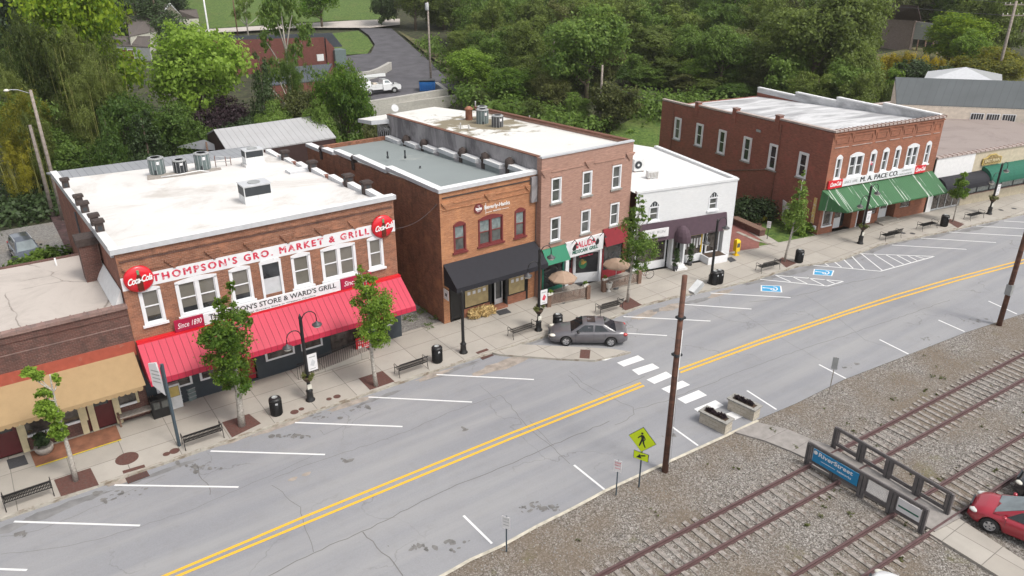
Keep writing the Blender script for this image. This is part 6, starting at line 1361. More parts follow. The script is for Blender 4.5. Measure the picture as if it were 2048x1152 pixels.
lattice(G(1097,613),G(1175,597),.95,'brown lattice fence of the restaurant terrace left of the entrance'); lattice(G(1207,583),G(1277,566),.95,'brown lattice fence of the restaurant terrace right of the entrance')
def hplank(q,h,label): mb=MB(); mb.slab(GP(q,h),h-.06,h,'wood_grey'); P=GP(q,h); 
def terrace_table(px,py,w,d,label):
    X,Y=G(px,py,.75); o=empty('terrace_table',label,'table',(X,Y,0)); mb=MB()
    for k in range(5): mb.box(-w/2,w/2,-d/2+k*d/5,-d/2+(k+.92)*d/5,.70,.75,'wood_grey')
    mb.build('tabletop',o)
    for sx in (-1,1):
        for sy in (-1,1): mb=MB(); x,y=sx*(w/2-.1),sy*(d/2-.08); mb.box(x-.04,x+.04,y-.04,y+.04,0,.70,'wood_brown'); mb.build('leg',o)
terrace_table(1135,577,1.9,.8,'long weathered wooden table under the tan umbrella'); terrace_table(1236,553,2.2,.7,'long weathered wooden table behind the right lattice fence')
def umbrella(px,py,pz,rr,label):
    X,Y=G(px,py,pz); o=empty('patio_umbrella',label,'umbrella',(X,Y,0),0,'tan patio umbrellas'); mb=MB(); mb.tube([(0,0,0),(0,0,pz)],.025,'galv',8); mb.lathe([(.25,0),(.25,.08),(.05,.1)],'dark_metal',12); mb.build('pole',o)
    mb=MB(); n=8; C=(0,0,pz)
    for k in range(n):
        t0,t1=2*math.pi*k/n+.2,2*math.pi*(k+1)/n+.2; a=(rr*math.cos(t0),rr*math.sin(t0),pz-.48); b=(rr*math.cos(t1),rr*math.sin(t1),pz-.48); tm=(t0+t1)/2
        m0=(rr*.5*math.cos(t0),rr*.5*math.sin(t0),pz-.18); m1=(rr*.5*math.cos(t1),rr*.5*math.sin(t1),pz-.18)
        mb.poly([C,m0,m1],'cloth_umbrella'); mb.poly([m0,a,b,m1],'cloth_umbrella'); mb.poly([a,(a[0],a[1],a[2]-.1),(b[0],b[1],b[2]-.1),b],'cloth_umbrella')
    mb.build('canopy',o)
umbrella(1126,542,2.35,.98,'tan patio umbrella on the left restaurant terrace'); umbrella(1234,516,2.35,.98,'tan patio umbrella on the right terrace, partly behind the slim tree')
X,Y=G(1217,583); mb=MB(); mb.lathe([(.17,0),(.15,.08),(.07,.14),(.08,.22),(.2,.34),(.23,.62),(.28,.7),(.2,.7),(.16,.6),(.02,.58)],'urn_white',16,(X,Y,0)); tag(mb.build('urn'),'white classical urn before the right lattice fence','urn')
for i,(px,py,zz,l) in enumerate(((1100,590,.95,'small potted plant on the left post of the left lattice fence'),(1171,572,.95,'small potted plant on the right post of the left lattice fence'),(1210,560,.95,'small potted plant on the left post of the right lattice fence'))):
    X,Y=G(px,py,zz); mb=MB(); mb.box(-.2,.2,-.09,.09,0,.15,'urn_white'); o=empty('potted_plant',l,'potted plant',(X,Y,zz)); mb.build('pot',o); c=mesh_leaves('plant',leaves([(0,0,.24,.18,.12,.14)],160,.06,i),'leaf_street'); c.parent=o
X,Y=G(1128,598); 
# bicycle half hidden behind the slim tree
X,Y=G(1287,559); o=empty('bicycle','dark bicycle standing behind the slim tree before the white shop','bicycle',(X,Y,0),R_(165))
for x in (-.5,.52):
    mb=MB(); P=[(x+.34*math.cos(t),0,.35+.34*math.sin(t)) for t in [2*math.pi*i/24 for i in range(25)]]; mb.tube(P,.02,'tyre',6,False)
    for i in range(10): t=2*math.pi*i/10; mb.tube([(x,0,.35),(x+.33*math.cos(t),0,.35+.33*math.sin(t))],.004,'galv',3,False)
    mb.build('wheel',o)
mb=MB(); mb.tube([(.52,0,.35),(.40,0,.85),(-.15,0,.82),(-.5,0,.35),(0,0,.32),(.40,0,.80)],.018,'leaf_red' if 0 else 'maroon_trim',6); mb.tube([(0,0,.32),(-.18,0,.92)],.016,'maroon_trim',6); mb.build('frame',o)
mb=MB(); mb.tube([(.40,0,.85),(.38,0,1.0),(.3,-.25,1.02)],.014,'galv',5); mb.tube([(.38,0,1.0),(.3,.25,1.02)],.014,'galv',5); mb.build('handlebar',o)
mb=MB(); mb.blob((-.18,0,.95),(.14,.07,.04),'black_paint'); mb.build('saddle',o)
# yellow newspaper box
X,Y=G(1471.5,510); o=empty('newspaper_box','bright yellow newspaper box at the corner of the brick plaza','newspaper box',(X,Y,0),WA(50)); mb=MB(); mb.box(-.2,.2,-.18,.18,.35,1.15,'yellow_plastic'); mb.hull([(-.2,-.18,1.15),(.2,-.18,1.15),(.2,.18,1.15),(-.2,.18,1.15)],[(-.15,-.08,1.3),(.15,-.08,1.3),(.15,.18,1.3),(-.15,.18,1.3)],'yellow_plastic'); mb.build('cabinet',o)
mb=MB(); mb.box(-.07,.07,-.07,.07,.05,.35,'yellow_plastic'); mb.box(-.2,.2,-.2,.2,0,.05,'yellow_plastic'); mb.build('stand',o); mb=MB(); mb.box(-.14,.14,-.19,-.181,.7,1.05,'glass_mid'); mb.build('window',o)
# cabinets before the store
def cabinet(px,py,w,d,h,m,name,label,cat):
    X,Y=G(px,py); o=empty(name,label,cat,(X,Y,0)); mb=MB(); mb.box(-w/2,w/2,-d/2,d/2,0,h,m); mb.build('cabinet',o); return o
o=cabinet(353,812,.62,.5,1.45,'white_plastic','display_case','tall white display cabinet with a glass door left of the store window','cabinet'); mb=MB(); mb.box(-.24,.24,-.262,-.252,.75,1.32,'letter_gold'); mb.box(-.26,.26,-.258,-.251,.73,1.34,'glass_blind'); mb.build('glass_door',o)
o=cabinet(325,830,.9,.45,1.1,'black_paint','newspaper_rack','black newspaper rack holding papers under the red awning left end','newspaper rack'); mb=MB(); mb.box(-.35,-.05,-.24,-.226,.55,.95,'glass_mid'); mb.box(.05,.35,-.24,-.226,.55,.95,'glass_mid'); mb.build('window',o)
for px,py,l,m in ((371,800,'leaning stack of white boards beside the white cabinet','banner_white'),(384,798,'green and grey crate stack right of the white boards','fin_teal')):
    X,Y=G(px,py); o=empty('crate_stack',l,'crates',(X,Y,0),.2); 
    for k in range(3): mb=MB(); mb.box(-.2,.2,-.16,.16,k*.25,k*.25+.21,m); mb.box(-.22,.22,-.18,.18,k*.25+.2,k*.25+.235,'grey_metal'); mb.build('crate',o)
# red sign on the railing
X,Y=G(733,706); o=empty('notice_board','red notice board with white lettering at the foot of the ramp','sign',(X,Y,0),0); mb=MB(); mb.box(-.62,.62,-.03,.02,.35,1.15,'sign_red'); q=mb.build('board',o); mb=MB()
mb.text('Beach Rides &',0,.98,.17,-.035,'letter_white',w=.9,ext=.003); mb.text('FIREWORKS',0,.78,.17,-.035,'letter_white',w=.95,ext=.003); mb.box(-.5,-.3,-.036,-.031,.45,.62,'letter_white'); mb.box(-.15,.5,-.036,-.031,.45,.5,'letter_white'); mb.text('Snow Shoes',.15,.6,.12,-.035,'letter_white',ext=.003); mb.build('lettering',q)
mb=MB(); mb.box(-.58,-.54,-.02,.02,0,.35,'black_paint'); mb.box(.54,.58,-.02,.02,0,.35,'black_paint'); mb.build('leg',o)
# barn board in the alley
mb=MB(); X=21.0; mb.box(19.6,22.0,47.,47.1,.9,3.9,'wood_sign'); o=tag(mb.build('alley_board'),'weathered board with yellow lettering standing at the back of the alley','sign'); mb=MB()
for k,t in enumerate(('BACK','ALLEY','BARN')): mb.text(t,20.8,3.3-k*.85,.75,46.99,'letter_gold',w=1.7,bold=.01,ext=.004)
mb.build('lettering',o)
# round planter tub by the left window
X,Y=G(91,905); o=empty('planter_tub','round stone tub with a dark shrub before the left shop window','planter',(X,Y,0)); mb=MB(); mb.lathe([(.28,0),(.40,.2),(.42,.42),(.36,.42),(.3,.36),(.01,.36)],'wood_grey',16); mb.build('tub',o); c=mesh_leaves('plant',leaves([(0,0,.75,.33,.33,.36)],900,.09,8),'leaf_dark'); c.parent=o
# topiaries at the white shop door
for px,py,l in ((1350,541,'dark clipped topiary left of the white shop door'),(1379,530,'dark clipped topiary right of the white shop door')):
    X,Y=G(px,py); o=empty('topiary',l,'topiary',(X,Y,0),0,'topiaries at the canopy door'); mb=MB(); mb.lathe([(.18,0),(.22,.35),(.2,.36)],'dark_metal',12); mb.build('pot',o); c=mesh_leaves('crown',leaves([(0,0,.75,.22,.22,.4),(0,0,1.4,.2,.2,.4)],1500,.06,px),'leaf_dark'); c.parent=o
# garden: low brick bench wall, bushes, banner, stone
P0,P1=Vector(G(1480,452)),Vector(G(1524,472)); d=P1-P0; o=empty('brick_seat_wall','long low dark brick seat wall at the edge of the brick plaza','wall',(P0.x,P0.y,0),math.atan2(d.y,d.x)); mb=MB(); mb.box(-.8,d.length,-.3,.3,0,.5,'brick_dark'); mb.build('base',o); mb=MB(); mb.box(-.85,d.length+.05,-.36,.36,.5,.6,'wood_brown'); mb.build('cap',o)
mb=MB(); strip(mb,GP([(1474,464),(1515,482),(1556,492)]),.35,.03,'kerb_concrete'); tag(mb.build('plaza_kerb'),kind='structure')
X,Y=G(1570,452); o=empty('banner_stand','white vinyl banner with blue printing leaning on the side garden wall','banner',(X,Y,0),Mp.ang+R_(60)); mb=MB(); mb.hull([(-1.0,0,.2),(1.0,0,.2),(1.0,.06,.2),(-1.0,.06,.2)],[(-.9,.2,2.3),(.9,.2,2.1),(.9,.26,2.1),(-.9,.26,2.3)],'banner_white'); q=mb.build('sheet',o); mb=MB(); mb.hull([(-.8,.02,.5),(.1,.02,.5),(.1,.03,.5),(-.8,.03,.5)],[(-.8,.06,.95),(.1,.06,.95),(.1,.075,.95),(-.8,.075,.95)],'sign_blue'); mb.hull([(.3,.03,.5),(.8,.03,.5),(.8,.04,.5),(.3,.04,.5)],[(.3,.10,1.3),(.8,.10,1.3),(.8,.115,1.3),(.3,.115,1.3)],'pole_blue'); mb.build('print',q)
for i,(px,py,z,r,m,l,n) in enumerate(((1494,425,1.1,1.3,'leaf_dark','rounded dark bush at the left of the side garden by the brick wall',2600),(1520,428,1.2,1.4,'leaf_dark','larger dark bush against the red brick side wall',2800),(1528,440,.35,.45,'leaf_yellow','small yellow green plant below the dark bushes',300),(1608,462,.5,1.0,'leaf_street','low green shrub at the foot of the brick corner',900),(1588,455,.9,.9,'leaf_pale','light green shrub behind the white banner',900),(1438,348,1.,1.1,'leaf_olive','olive bush peeping over the white roof edge',900),(1256,272,.8,.8,'leaf_street','small shrub at the lawn edge beyond the pink roof',500))):
    X,Y=G(px,py,z*.5); c=mesh_leaves('bush',leaves([(X,Y,z*.8,r,r,z*.85),(X+.4*r,Y+.3*r,z*.7,r*.7,r*.7,z*.6)],n,.15,40+i),m); tag(c,l,'bush')
# hedge by the silver car
P=[G(x,y,.8) for x,y in ((-30,568),(10,558),(40,543),(70,528),(100,515))]
c=mesh_leaves('hedge',leaves([(x,y,.7,1.7,1.1,.8) for x,y in P],7000,.2,77),'leaf_hedge'); tag(c,'loose green hedge between the parked silver car and the cracked roof','hedge')
mb=MB(); X,Y=G(107,535,0); X,Y=G(114,534,5.6); mb.tube([(X,Y,0),(X,Y,6.15)],.05,'pipe_white',6); tag(mb.build('vent_pipe'),'white pipe rising behind the cracked pale roof','vent pipe',group='white vent pipes')
X,Y=G(138,500,2.5); o=empty('meter_cabinet','grey electric cabinet and meters on a post beside the store side wall','electric cabinet',(2.9,53.,0)); mb=MB(); mb.box(-.5,.3,-.15,.15,3.0,4.3,'grey_metal'); mb.build('cabinet',o); mb=MB(); mb.tube([(.1,0,0),(.1,0,3.0)],.06,'galv',6); mb.tube([(.3,0,4.4),(.8,0,3.0),(.9,0,2.2)],.04,'pipe_white',6); mb.build('post',o); mb=MB(); mb.box(.0,.45,-.35,-.1,1.2,2.1,'coping_metal'); mb.build('meter',o)
# ------------------------------------------------------------------ vehicles
def lerp_tab(tab,x):
    if x<=tab[0][0]: return tab[0][1]
    for (a,b),(c,d) in zip(tab,tab[1:]):
        if x<=c:
            t=(x-a)/(c-a); return b+(d-b)*t
    return tab[-1][1]
def car(name,label,loc,rz,spec,paintm,cat='car'):
    o=empty(name,label,cat,loc,rz); L_,W_=spec['L'],spec['W']; hl=L_/2; wx=spec['wheels']; wr=spec['wr']
    def smooth(tab,x): return (lerp_tab(tab,x-.06)+lerp_tab(tab,x)*2+lerp_tab(tab,x+.06))/4
    top,wid=spec['top'],spec['wid']
    n=int(L_/.06); xs=[-hl+L_*i/n for i in range(n+1)]
    mb=MB(); rows=[]
    for x in xs:
        zt=smooth(top,x); w=smooth(wid,x)*W_/2; zb=lerp_tab(spec['bot'],x); zs=zt-spec.get('shoulder',.10)
        za=zb
        for q in wx:
            dd=(wr+.07)**2-(x-q)**2
            if dd>0: za=max(za,wr+math.sqrt(dd)*1.0)
        zmid=max(za+.02,(zb+zs)*.5)
        sec=[(w*.93,za),(w*.985,max(za,zb+.12)),(w,max(zmid,za)),(w*.985,max(zs-.06,za+.04)),(w*.95,max(zs,za+.06)),(w*.82,zt),(w*.5,zt+.02),(0,zt+.03)]
        rows.append([mb.addv((x,-y,z)) for y,z in sec]+[mb.addv((x,y,z)) for y,z in sec[-2::-1]])
    for A,B in zip(rows,rows[1:]):
        for j in range(len(A)-1): mb.face((A[j],B[j],B[j+1],A[j+1]),paintm,True)
    mb.face(rows[0],paintm); mb.face(rows[-1][::-1],paintm)
    mb.box(-hl+.25,hl-.25,-W_/2*.72,W_/2*.72,.18,.55,'tyre'); 
    # door gaps and side moulding
    for x in spec.get('gaps',()):
        for s in (-1,1): mb.box(x-.006,x+.006,s*W_/2*.93,s*(W_/2*.998),.32,lerp_tab(top,x)-.08,'coil_dark')
    mb.build('body',o)
    # greenhouse
    gx=spec['gh']; wb=W_/2*.86; wt=W_/2*.66; zt_r=spec['roof']
    def zbelt(x): return smooth(top,x)-.0
    def zr(x): return lerp_tab(gx,x)
    def wtop(x): return wt
    mb=MB(); xs2=[gx[0][0]+(gx[-1][0]-gx[0][0])*i/30 for i in range(31)]+[p[0] for p in gx]; xs2=sorted(set(round(x,3) for x in xs2)); rows=[]
    for x in xs2:
        zb_=zbelt(x)-.02; z=max(zr(x),zb_+.01); t=min(1,(z-zb_)/(zt_r-zb_)); wtt=wb+(wt-wb)*t
        sec=[(wb,zb_),(wb+(wtt-wb)*.5,zb_+(z-zb_)*.5),(wtt,z-.05*t),(wtt*.9,z),(0,z+.04*t)]
        rows.append([mb.addv((x,-y,zz)) for y,zz in sec]+[mb.addv((x,y,zz)) for y,zz in sec[-2::-1]])
    for A,B in zip(rows,rows[1:]):
        for j in range(len(A)-1): mb.face((A[j],B[j],B[j+1],A[j+1]),paintm,True)
    mb.face(rows[0],paintm); mb.face(rows[-1][::-1],paintm)
    if spec.get('rails'):
        for s in (-1,1): mb.tube([(gx[1][0]+.2,s*wt*.95,zt_r+.02),(gx[2][0],s*wt*.95,zt_r+.06),(gx[-2][0]-.2,s*wt*.95,zt_r+.02)],.025,'galv',6)
    if spec.get('sunroof'): mb.box(gx[-2][0]-.75,gx[-2][0]-.25,-.4,.4,zt_r+.02,zt_r+.048,'car_glass')
    mb.build('roof',o)
    def sidepoly(pts,s,m,nm):
        mb=MB(); out=[]
        for x,t in pts:
            zb_=zbelt(x)-.02; z=zb_+(zt_r-.05-zb_)*t; y=wb+(wt-wb)*t; out.append((x,s*(y+.012),z))
        if s<0: out=out[::-1]
        inn=[(p[0],p[1]-s*.03,p[2]) for p in out]; mb.hull(inn,out,m); mb.build(nm,o)
    for s in (-1,1):
        for pts in spec['side']: sidepoly(pts,s,spec.get('glass','car_glass'),'side_window')
    def endglass(x0,x1,m,nm):
        mb=MB(); z0,z1=zbelt(x0)+.03,zt_r-.03; xa=x0+(x1-x0)*.06; xb=x1-(x1-x0)*.02; d=.035 if x0>x1 else -.035
        P=[(xa+d,-wb*.88,z0),(xa+d,wb*.88,z0),(xb+d,wt*.9,z1+.02),(xb+d,-wt*.9,z1+.02)]
        Q=[(xa-d,-wb*.88,z0-.05),(xa-d,wb*.88,z0-.05),(xb-d,wt*.9,z1-.05),(xb-d,-wt*.9,z1-.05)]
        if d<0: P=P[::-1];Q=Q[::-1]
        mb.hull(Q,P,m); mb.build(nm,o)
    endglass(gx[-1][0],gx[-2][0],spec.get('wglass','car_glass'),'windscreen'); endglass(gx[0][0],gx[1][0],'car_glass','rear_window')
    for q in wx:
        for s in (-1,1):
            w_=MB(); w_.M=Matrix.Translation((q,s*(W_/2-.13),wr))@Matrix.Rotation(math.pi/2*(1 if s<0 else -1),4,'X'); w_.lathe([(wr*.62,-.1),(wr*.96,-.1),(wr,-.06),(wr,.08),(wr*.96,.11),(wr*.64,.115)],'tyre',24,cap=False); ww=w_.build('wheel',o)
            w_=MB(); w_.M=Matrix.Translation((q,s*(W_/2-.13),wr))@Matrix.Rotation(math.pi/2*(1 if s<0 else -1),4,'X'); w_.lathe([(wr*.66,.06),(wr*.66,.10),(wr*.60,.112),(wr*.56,.07),(.01,.065)],'rim',24,mats=['rim','rim','rim','coil_dark'])
            for k in range(5):
                t=2*math.pi*k/5; c,sn=math.cos(t),math.sin(t); w_.hull([(c*.03-sn*.05,sn*.03+c*.05,.07),(c*.03+sn*.05,sn*.03-c*.05,.07),(c*wr*.6+sn*.06,sn*wr*.6-c*.06,.07),(c*wr*.6-sn*.06,sn*wr*.6+c*.06,.07)],[(c*.03-sn*.05,sn*.03+c*.05,.11),(c*.03+sn*.05,sn*.03-c*.05,.11),(c*wr*.6+sn*.055,sn*wr*.6-c*.055,.105),(c*wr*.6-sn*.055,sn*wr*.6+c*.055,.105)],'rim')
            w_.build('rim',ww)
    hzv=spec['lampz']
    for s in (-1,1):
        mb=MB(); mb.blob((hl-.24,s*W_/2*.74,hzv),(.22,.17,.085),spec.get('hl','lamp_clear'),amp=0); mb.build('headlight',o)
        mb=MB(); mb.blob((-hl+.17,s*W_/2*.80,spec['tailz']),(.17,.12,.11),'lamp_red',amp=0); mb.build('taillight',o)
        mb=MB(); x=gx[-1][0]-.45; mb.blob((x,s*(W_/2+.08),lerp_tab(top,x)+.08),(.09,.11,.08),'black_paint' if spec.get('darkmirror') else paintm,amp=0); mb.build('mirror',o)
    mb=MB(); mb.box(hl-.05,hl+.015,-.38,.38,hzv-.10,hzv+.03,'coil_dark'); mb.box(hl+.0,hl+.022,-.36,.36,hzv-.05,hzv-.035,'rim'); mb.build('grille',o)
    mb=MB(); mb.box(hl-.03,hl+.02,-.26,.26,.30,.42,'banner_white'); mb.build('number_plate',o)
    return o
SEDAN=dict(L=4.85,W=1.80,wheels=(-1.40,1.36),wr=.32,top=[(-2.43,.70),(-2.36,.86),(-2.2,.97),(-1.6,1.0),(-.5,.98),(.9,.94),(1.6,.86),(2.1,.74),(2.35,.62),(2.43,.5)],wid=[(-2.43,.74),(-2.3,.88),(-1.9,.97),(-1,1),(1.2,1),(1.9,.96),(2.25,.84),(2.43,.66)],bot=[(-2.43,.38),(-2.1,.26),(2.1,.24),(2.43,.30)],
  gh=[(-1.72,.98),(-.95,1.40),(.0,1.45),(.32,1.40),(1.08,.92)],roof=1.43,side=[[(-1.25,.08),(-.85,.86),(-.42,.92),(-.38,.06)],[(-.30,.06),(-.30,.92),(.22,.90),(.80,.08)]],gaps=(-1.05,-.34,.78),lampz=.66,tailz=.80,sunroof=True,darkmirror=True)
f_=Vector(G(1131,692,ZR)); r_=Vector(G(1220.5,693.5,ZR)); d=(f_-r_).normalized(); n=Vector((-d.y,d.x)); c=(f_+r_)/2-n*.85

car('parked_car','dark grey sedan parked at the kerb beside the black bin',(c.x,c.y,ZR),math.atan2(d.y,d.x),SEDAN,'car_grey')
SUV=dict(L=4.45,W=1.85,wheels=(-1.33,1.33),wr=.35,top=[(-2.22,.8),(-2.15,1.05),(-1.5,1.1),(1.0,1.08),(1.7,1.0),(2.1,.86),(2.22,.62)],wid=[(-2.22,.84),(-2.,.95),(-1,1),(1.2,1),(1.9,.95),(2.22,.75)],bot=[(-2.22,.4),(-2.,.3),(2.,.28),(2.22,.36)],
  gh=[(-2.1,1.08),(-1.85,1.62),(-.5,1.70),(.45,1.62),(1.2,1.06)],roof=1.65,side=[[(-1.95,.1),(-1.75,.85),(-1.2,.9),(-1.2,.08)],[(-1.1,.08),(-1.1,.9),(-.25,.93),(-.25,.06)],[(-.17,.06),(-.17,.93),(.4,.88),(.85,.08)]],gaps=(-1.15,-.2,.85),lampz=.80,tailz=1.0,rails=True,darkmirror=True,wglass='car_glass_pale')
X,Y=G(50,496,.9); car('parked_car','silver blue crossover parked behind the hedge facing the street',(X,Y,0),R_(-84),SUV,'car_silver')
HATCH=dict(SUV); HATCH.update(L=4.5,gh=[(-2.1,1.0),(-1.7,1.45),(-.5,1.56),(.35,1.5),(1.35,.98)],roof=1.52,rails=False,top=[(-2.22,.8),(-2.15,1.0),(-1.5,1.02),(1.0,1.0),(1.7,.93),(2.1,.78),(2.22,.58)],lampz=.72,hl='glass_white',darkmirror=False,wglass='car_glass_pale')
P=Vector(G(1974,1062,ZR)); a=R_(103); d=Vector((math.cos(a),math.sin(a))); n=Vector((-d.y,d.x)); c=P-n*.80-d*1.36
car('parked_car','red hatchback parked at the bottom right beside the footpath',(c.x,c.y,ZR),a,HATCH,'car_red')
c2=Vector(G(2020,996,ZR)); a=R_(98); d=Vector((math.cos(a),math.sin(a))); n=Vector((-d.y,d.x)); c=c2-n*.95-d*2.15
car('parked_car','black vehicle at the right edge beyond the red hatchback',(c.x,c.y,ZR),a,SUV,'car_black')
c2=Vector(G(1800,1196,.95)); a=R_(100); d=Vector((math.cos(a),math.sin(a))); n=Vector((-d.y,d.x)); c=c2-d*.9-n*.5
car('parked_car','white vehicle cut by the bottom edge below the tracks',(c.x,c.y,ZR-.1),a,SUV,'car_white')
# utility truck
def truck():
    f_=GT(788,188); r_=GT(740,194); f_,r_=Vector(f_),Vector(r_); d=(f_-r_).xy.normalized(); n=Vector((-d.y,d.x)); wb_=(f_-r_).length;
    s=wb_/3.7; c=(f_+r_)/2+Vector((n.x,n.y,0))*.95*s
    o=empty('utility_truck','white utility truck with folded aerial boom on the asphalt lot','truck',(c.x,c.y,c.z+.1),math.atan2(d.y,d.x)); o.scale=(s,s,s)
    mb=MB()
    prof=[(1.0,.55),(3.0,.55),(3.05,.9),(2.95,1.22),(1.75,1.35),(1.25,1.95),(.35,2.0),(.25,.55)]
    def ptop(w0,w1,m,pts):
        mb.hull([(x,-w0 if z<1.4 else -w1,z) for x,z in pts],[(x,w0 if z<1.4 else w1,z) for x,z in pts],m)
    mb.hull([(x,-.98,z) for x,z in [(.3,.55),(3.0,.55),(3.05,1.0),(2.9,1.25),(.3,1.38)]],[(x,.98,z) for x,z in [(.3,.55),(3.0,.55),(3.05,1.0),(2.9,1.25),(.3,1.38)]],'car_white')
    mb.hull([(.3,-.92,1.38),(1.8,-.92,1.34),(1.8,.92,1.34),(.3,.92,1.38)],[(.35,-.76,2.0),(1.15,-.76,1.98),(1.15,.76,1.98),(.35,.76,2.0)],'car_white'); mb.box(-3.2,3.0,-.5,.5,.45,.6,'coil_dark'); mb.build('cab',o)
    mb=MB()
    for s_ in (-1,1): mb.hull([(.55,s_*.90,1.42),(1.55,s_*.90,1.40),(1.55,s_*.88,1.40),(.55,s_*.88,1.42)],[(.6,s_*.80,1.9),(1.12,s_*.80,1.88),(1.12,s_*.76,1.88),(.6,s_*.76,1.9)],'car_glass_pale')
    mb.hull([(1.82,-.85,1.38),(1.82,.85,1.38),(1.74,.85,1.36),(1.74,-.85,1.36)],[(1.22,-.72,1.93),(1.22,.72,1.93),(1.14,.72,1.93),(1.14,-.72,1.93)],'car_glass'); mb.build('window',o)
    mb=MB(); mb.box(-3.3,.15,-1.05,-.55,.75,1.45,'car_white'); mb.box(-3.3,.15,.55,1.05,.75,1.45,'car_white'); mb.box(-3.3,.15,-.55,.55,.75,.95,'coping_white')
    for x in (-2.9,-1.9,-.9): mb.box(x,x+.012,-1.056,-1.05,.8,1.4,'grey_metal')
    mb.box(-3.3,.15,-1.06,-1.05,1.1,1.11,'grey_metal'); mb.build('service_body',o)
    mb=MB(); mb.box(-2.0,-1.3,-.35,.35,.95,1.9,'car_white'); mb.tube([(-1.65,0,1.9),(-1.65,0,2.4)],.25,'car_white',10); mb.hull([(-3.1,-.16,2.15),(-.2,-.16,2.35),(-.2,.16,2.35),(-3.1,.16,2.15)],[(-3.1,-.16,2.45),(-.2,-.16,2.6),(-.2,.16,2.6),(-3.1,.16,2.45)],'car_white'); mb.hull([(-2.9,-.5,2.5),(.9,-.5,2.45),(.9,-.2,2.45),(-2.9,-.2,2.5)],[(-2.9,-.5,2.75),(.9,-.5,2.9),(.9,-.2,2.9),(-2.9,-.2,2.75)],'car_white')
    mb.box(-3.0,-2.3,.1,.8,1.0,1.9,'beige_wall'); mb.box(-1.0,-.4,-.4,.4,.95,1.6,'beige_wall'); mb.box(-2.2,-2.0,-.4,-.1,1.2,1.6,'coil_dark'); mb.build('aerial_boom',o)
    for q in (-1.75,1.95):
        for s_ in (-1,1):
            w_=MB(); w_.M=Matrix.Translation((q,s_*.88,.42))@Matrix.Rotation(math.pi/2*(1 if s_<0 else -1),4,'X'); w_.lathe([(.2,-.13),(.4,-.13),(.42,-.08),(.42,.1),(.4,.14),(.24,.13)],'tyre',20,cap=False); ww=w_.build('wheel',o); w_=MB(); w_.M=Matrix.Translation((q,s_*.88,.42))@Matrix.Rotation(math.pi/2*(1 if s_<0 else -1),4,'X'); w_.lathe([(.24,.1),(.24,.14),(.1,.11),(.01,.13)],'grey_metal',16); w_.build('rim',ww)
    mb=MB()
    for q in (-1.75,1.95): 
        P=[(q+.52*math.cos(t),.42+.52*math.sin(t)) for t in [math.pi*i/10 for i in range(11)]]+[(q-.44*1,.42)]+[(q+.44*math.cos(t),.42+.44*math.sin(t)) for t in [math.pi*i/10 for i in range(9,-1,-1)]]
        mb.hull([(x,-1.09,z) for x,z in P],[(x,-1.0,z) for x,z in P],'dark_metal')
    mb.box(2.98,3.2,-.95,.95,.5,.8,'dark_metal'); mb.blob((1.75,-1.15,1.5),(.08,.16,.14),'black_paint',amp=0); mb.build('trim',o)
truck()
X,Y,Z_=GT(855,182); o=empty('dumpster','bright blue dumpster beside the block wall at the end of the lot','dumpster',(X,Y,Z_),HEAD-math.pi/2+.1); mb=MB(); mb.hull([(-1.1,-.7,.1),(1.1,-.7,.1),(1.1,.8,.1),(-1.1,.8,.1)],[(-1.15,-.85,1.35),(1.15,-.85,1.35),(1.15,.8,1.55),(-1.15,.8,1.55)],'blue_dumpster')
for k in range(9): x=-1.0+k*.25; mb.box(x-.03,x+.03,-.9,-.72,.15,1.2,'blue_dumpster')
mb.build('body',o); mb=MB(); mb.box(-1.18,1.18,-.9,.85,1.56,1.6,'dark_metal'); mb.build('lid',o)

# ------------------------------------------------------------------ far buildings and walls
def T3(px,py,z): x,y=G(px,py,z); return (x,y,z)
def wallseg(mb,a,b,z0,z1,th,m):
    a,b=Vector(a[:2]),Vector(b[:2]); d=(b-a).normalized(); n=Vector((-d.y,d.x))*th
    mb.hull([(a.x,a.y,z0),(b.x,b.y,z0),(b.x+n.x,b.y+n.y,z0),(a.x+n.x,a.y+n.y,z0)],[(a.x,a.y,z1[0]),(b.x,b.y,z1[1]),(b.x+n.x,b.y+n.y,z1[1]),(a.x+n.x,a.y+n.y,z1[0])],m)
mb=MB(); wallseg(mb,G(728,205,3.1),G(889,179,3.3),0,(3.1,3.3),.7,'block_wall'); wallseg(mb,G(889,179,3.3),G(869,165,3.9),0,(3.3,3.9),-.6,'block_wall'); wallseg(mb,G(732,216,2.3),G(915,190,2.5),0,(2.3,2.5),.6,'block_wall'); tag(mb.build('block_retaining_wall'),'pale concrete block retaining wall in two steps below the truck','wall')
P=[(700,147),(725,145),(745,142),(762,136),(775,129),(783,124)]
mb=MB(); Q=[]
for k,(x,y) in enumerate(P): X,Y,Z_=GT(x,y,1.3); Q.append((X,Y,Z_))
for a,b in zip(Q,Q[1:]): wallseg(mb,a,b,a[2]-.5,(a[2]+1.3,b[2]+1.3),.6,'block_wall')
tag(mb.build('curved_block_wall'),'curved concrete block wall between the upper drive and the lot','wall')
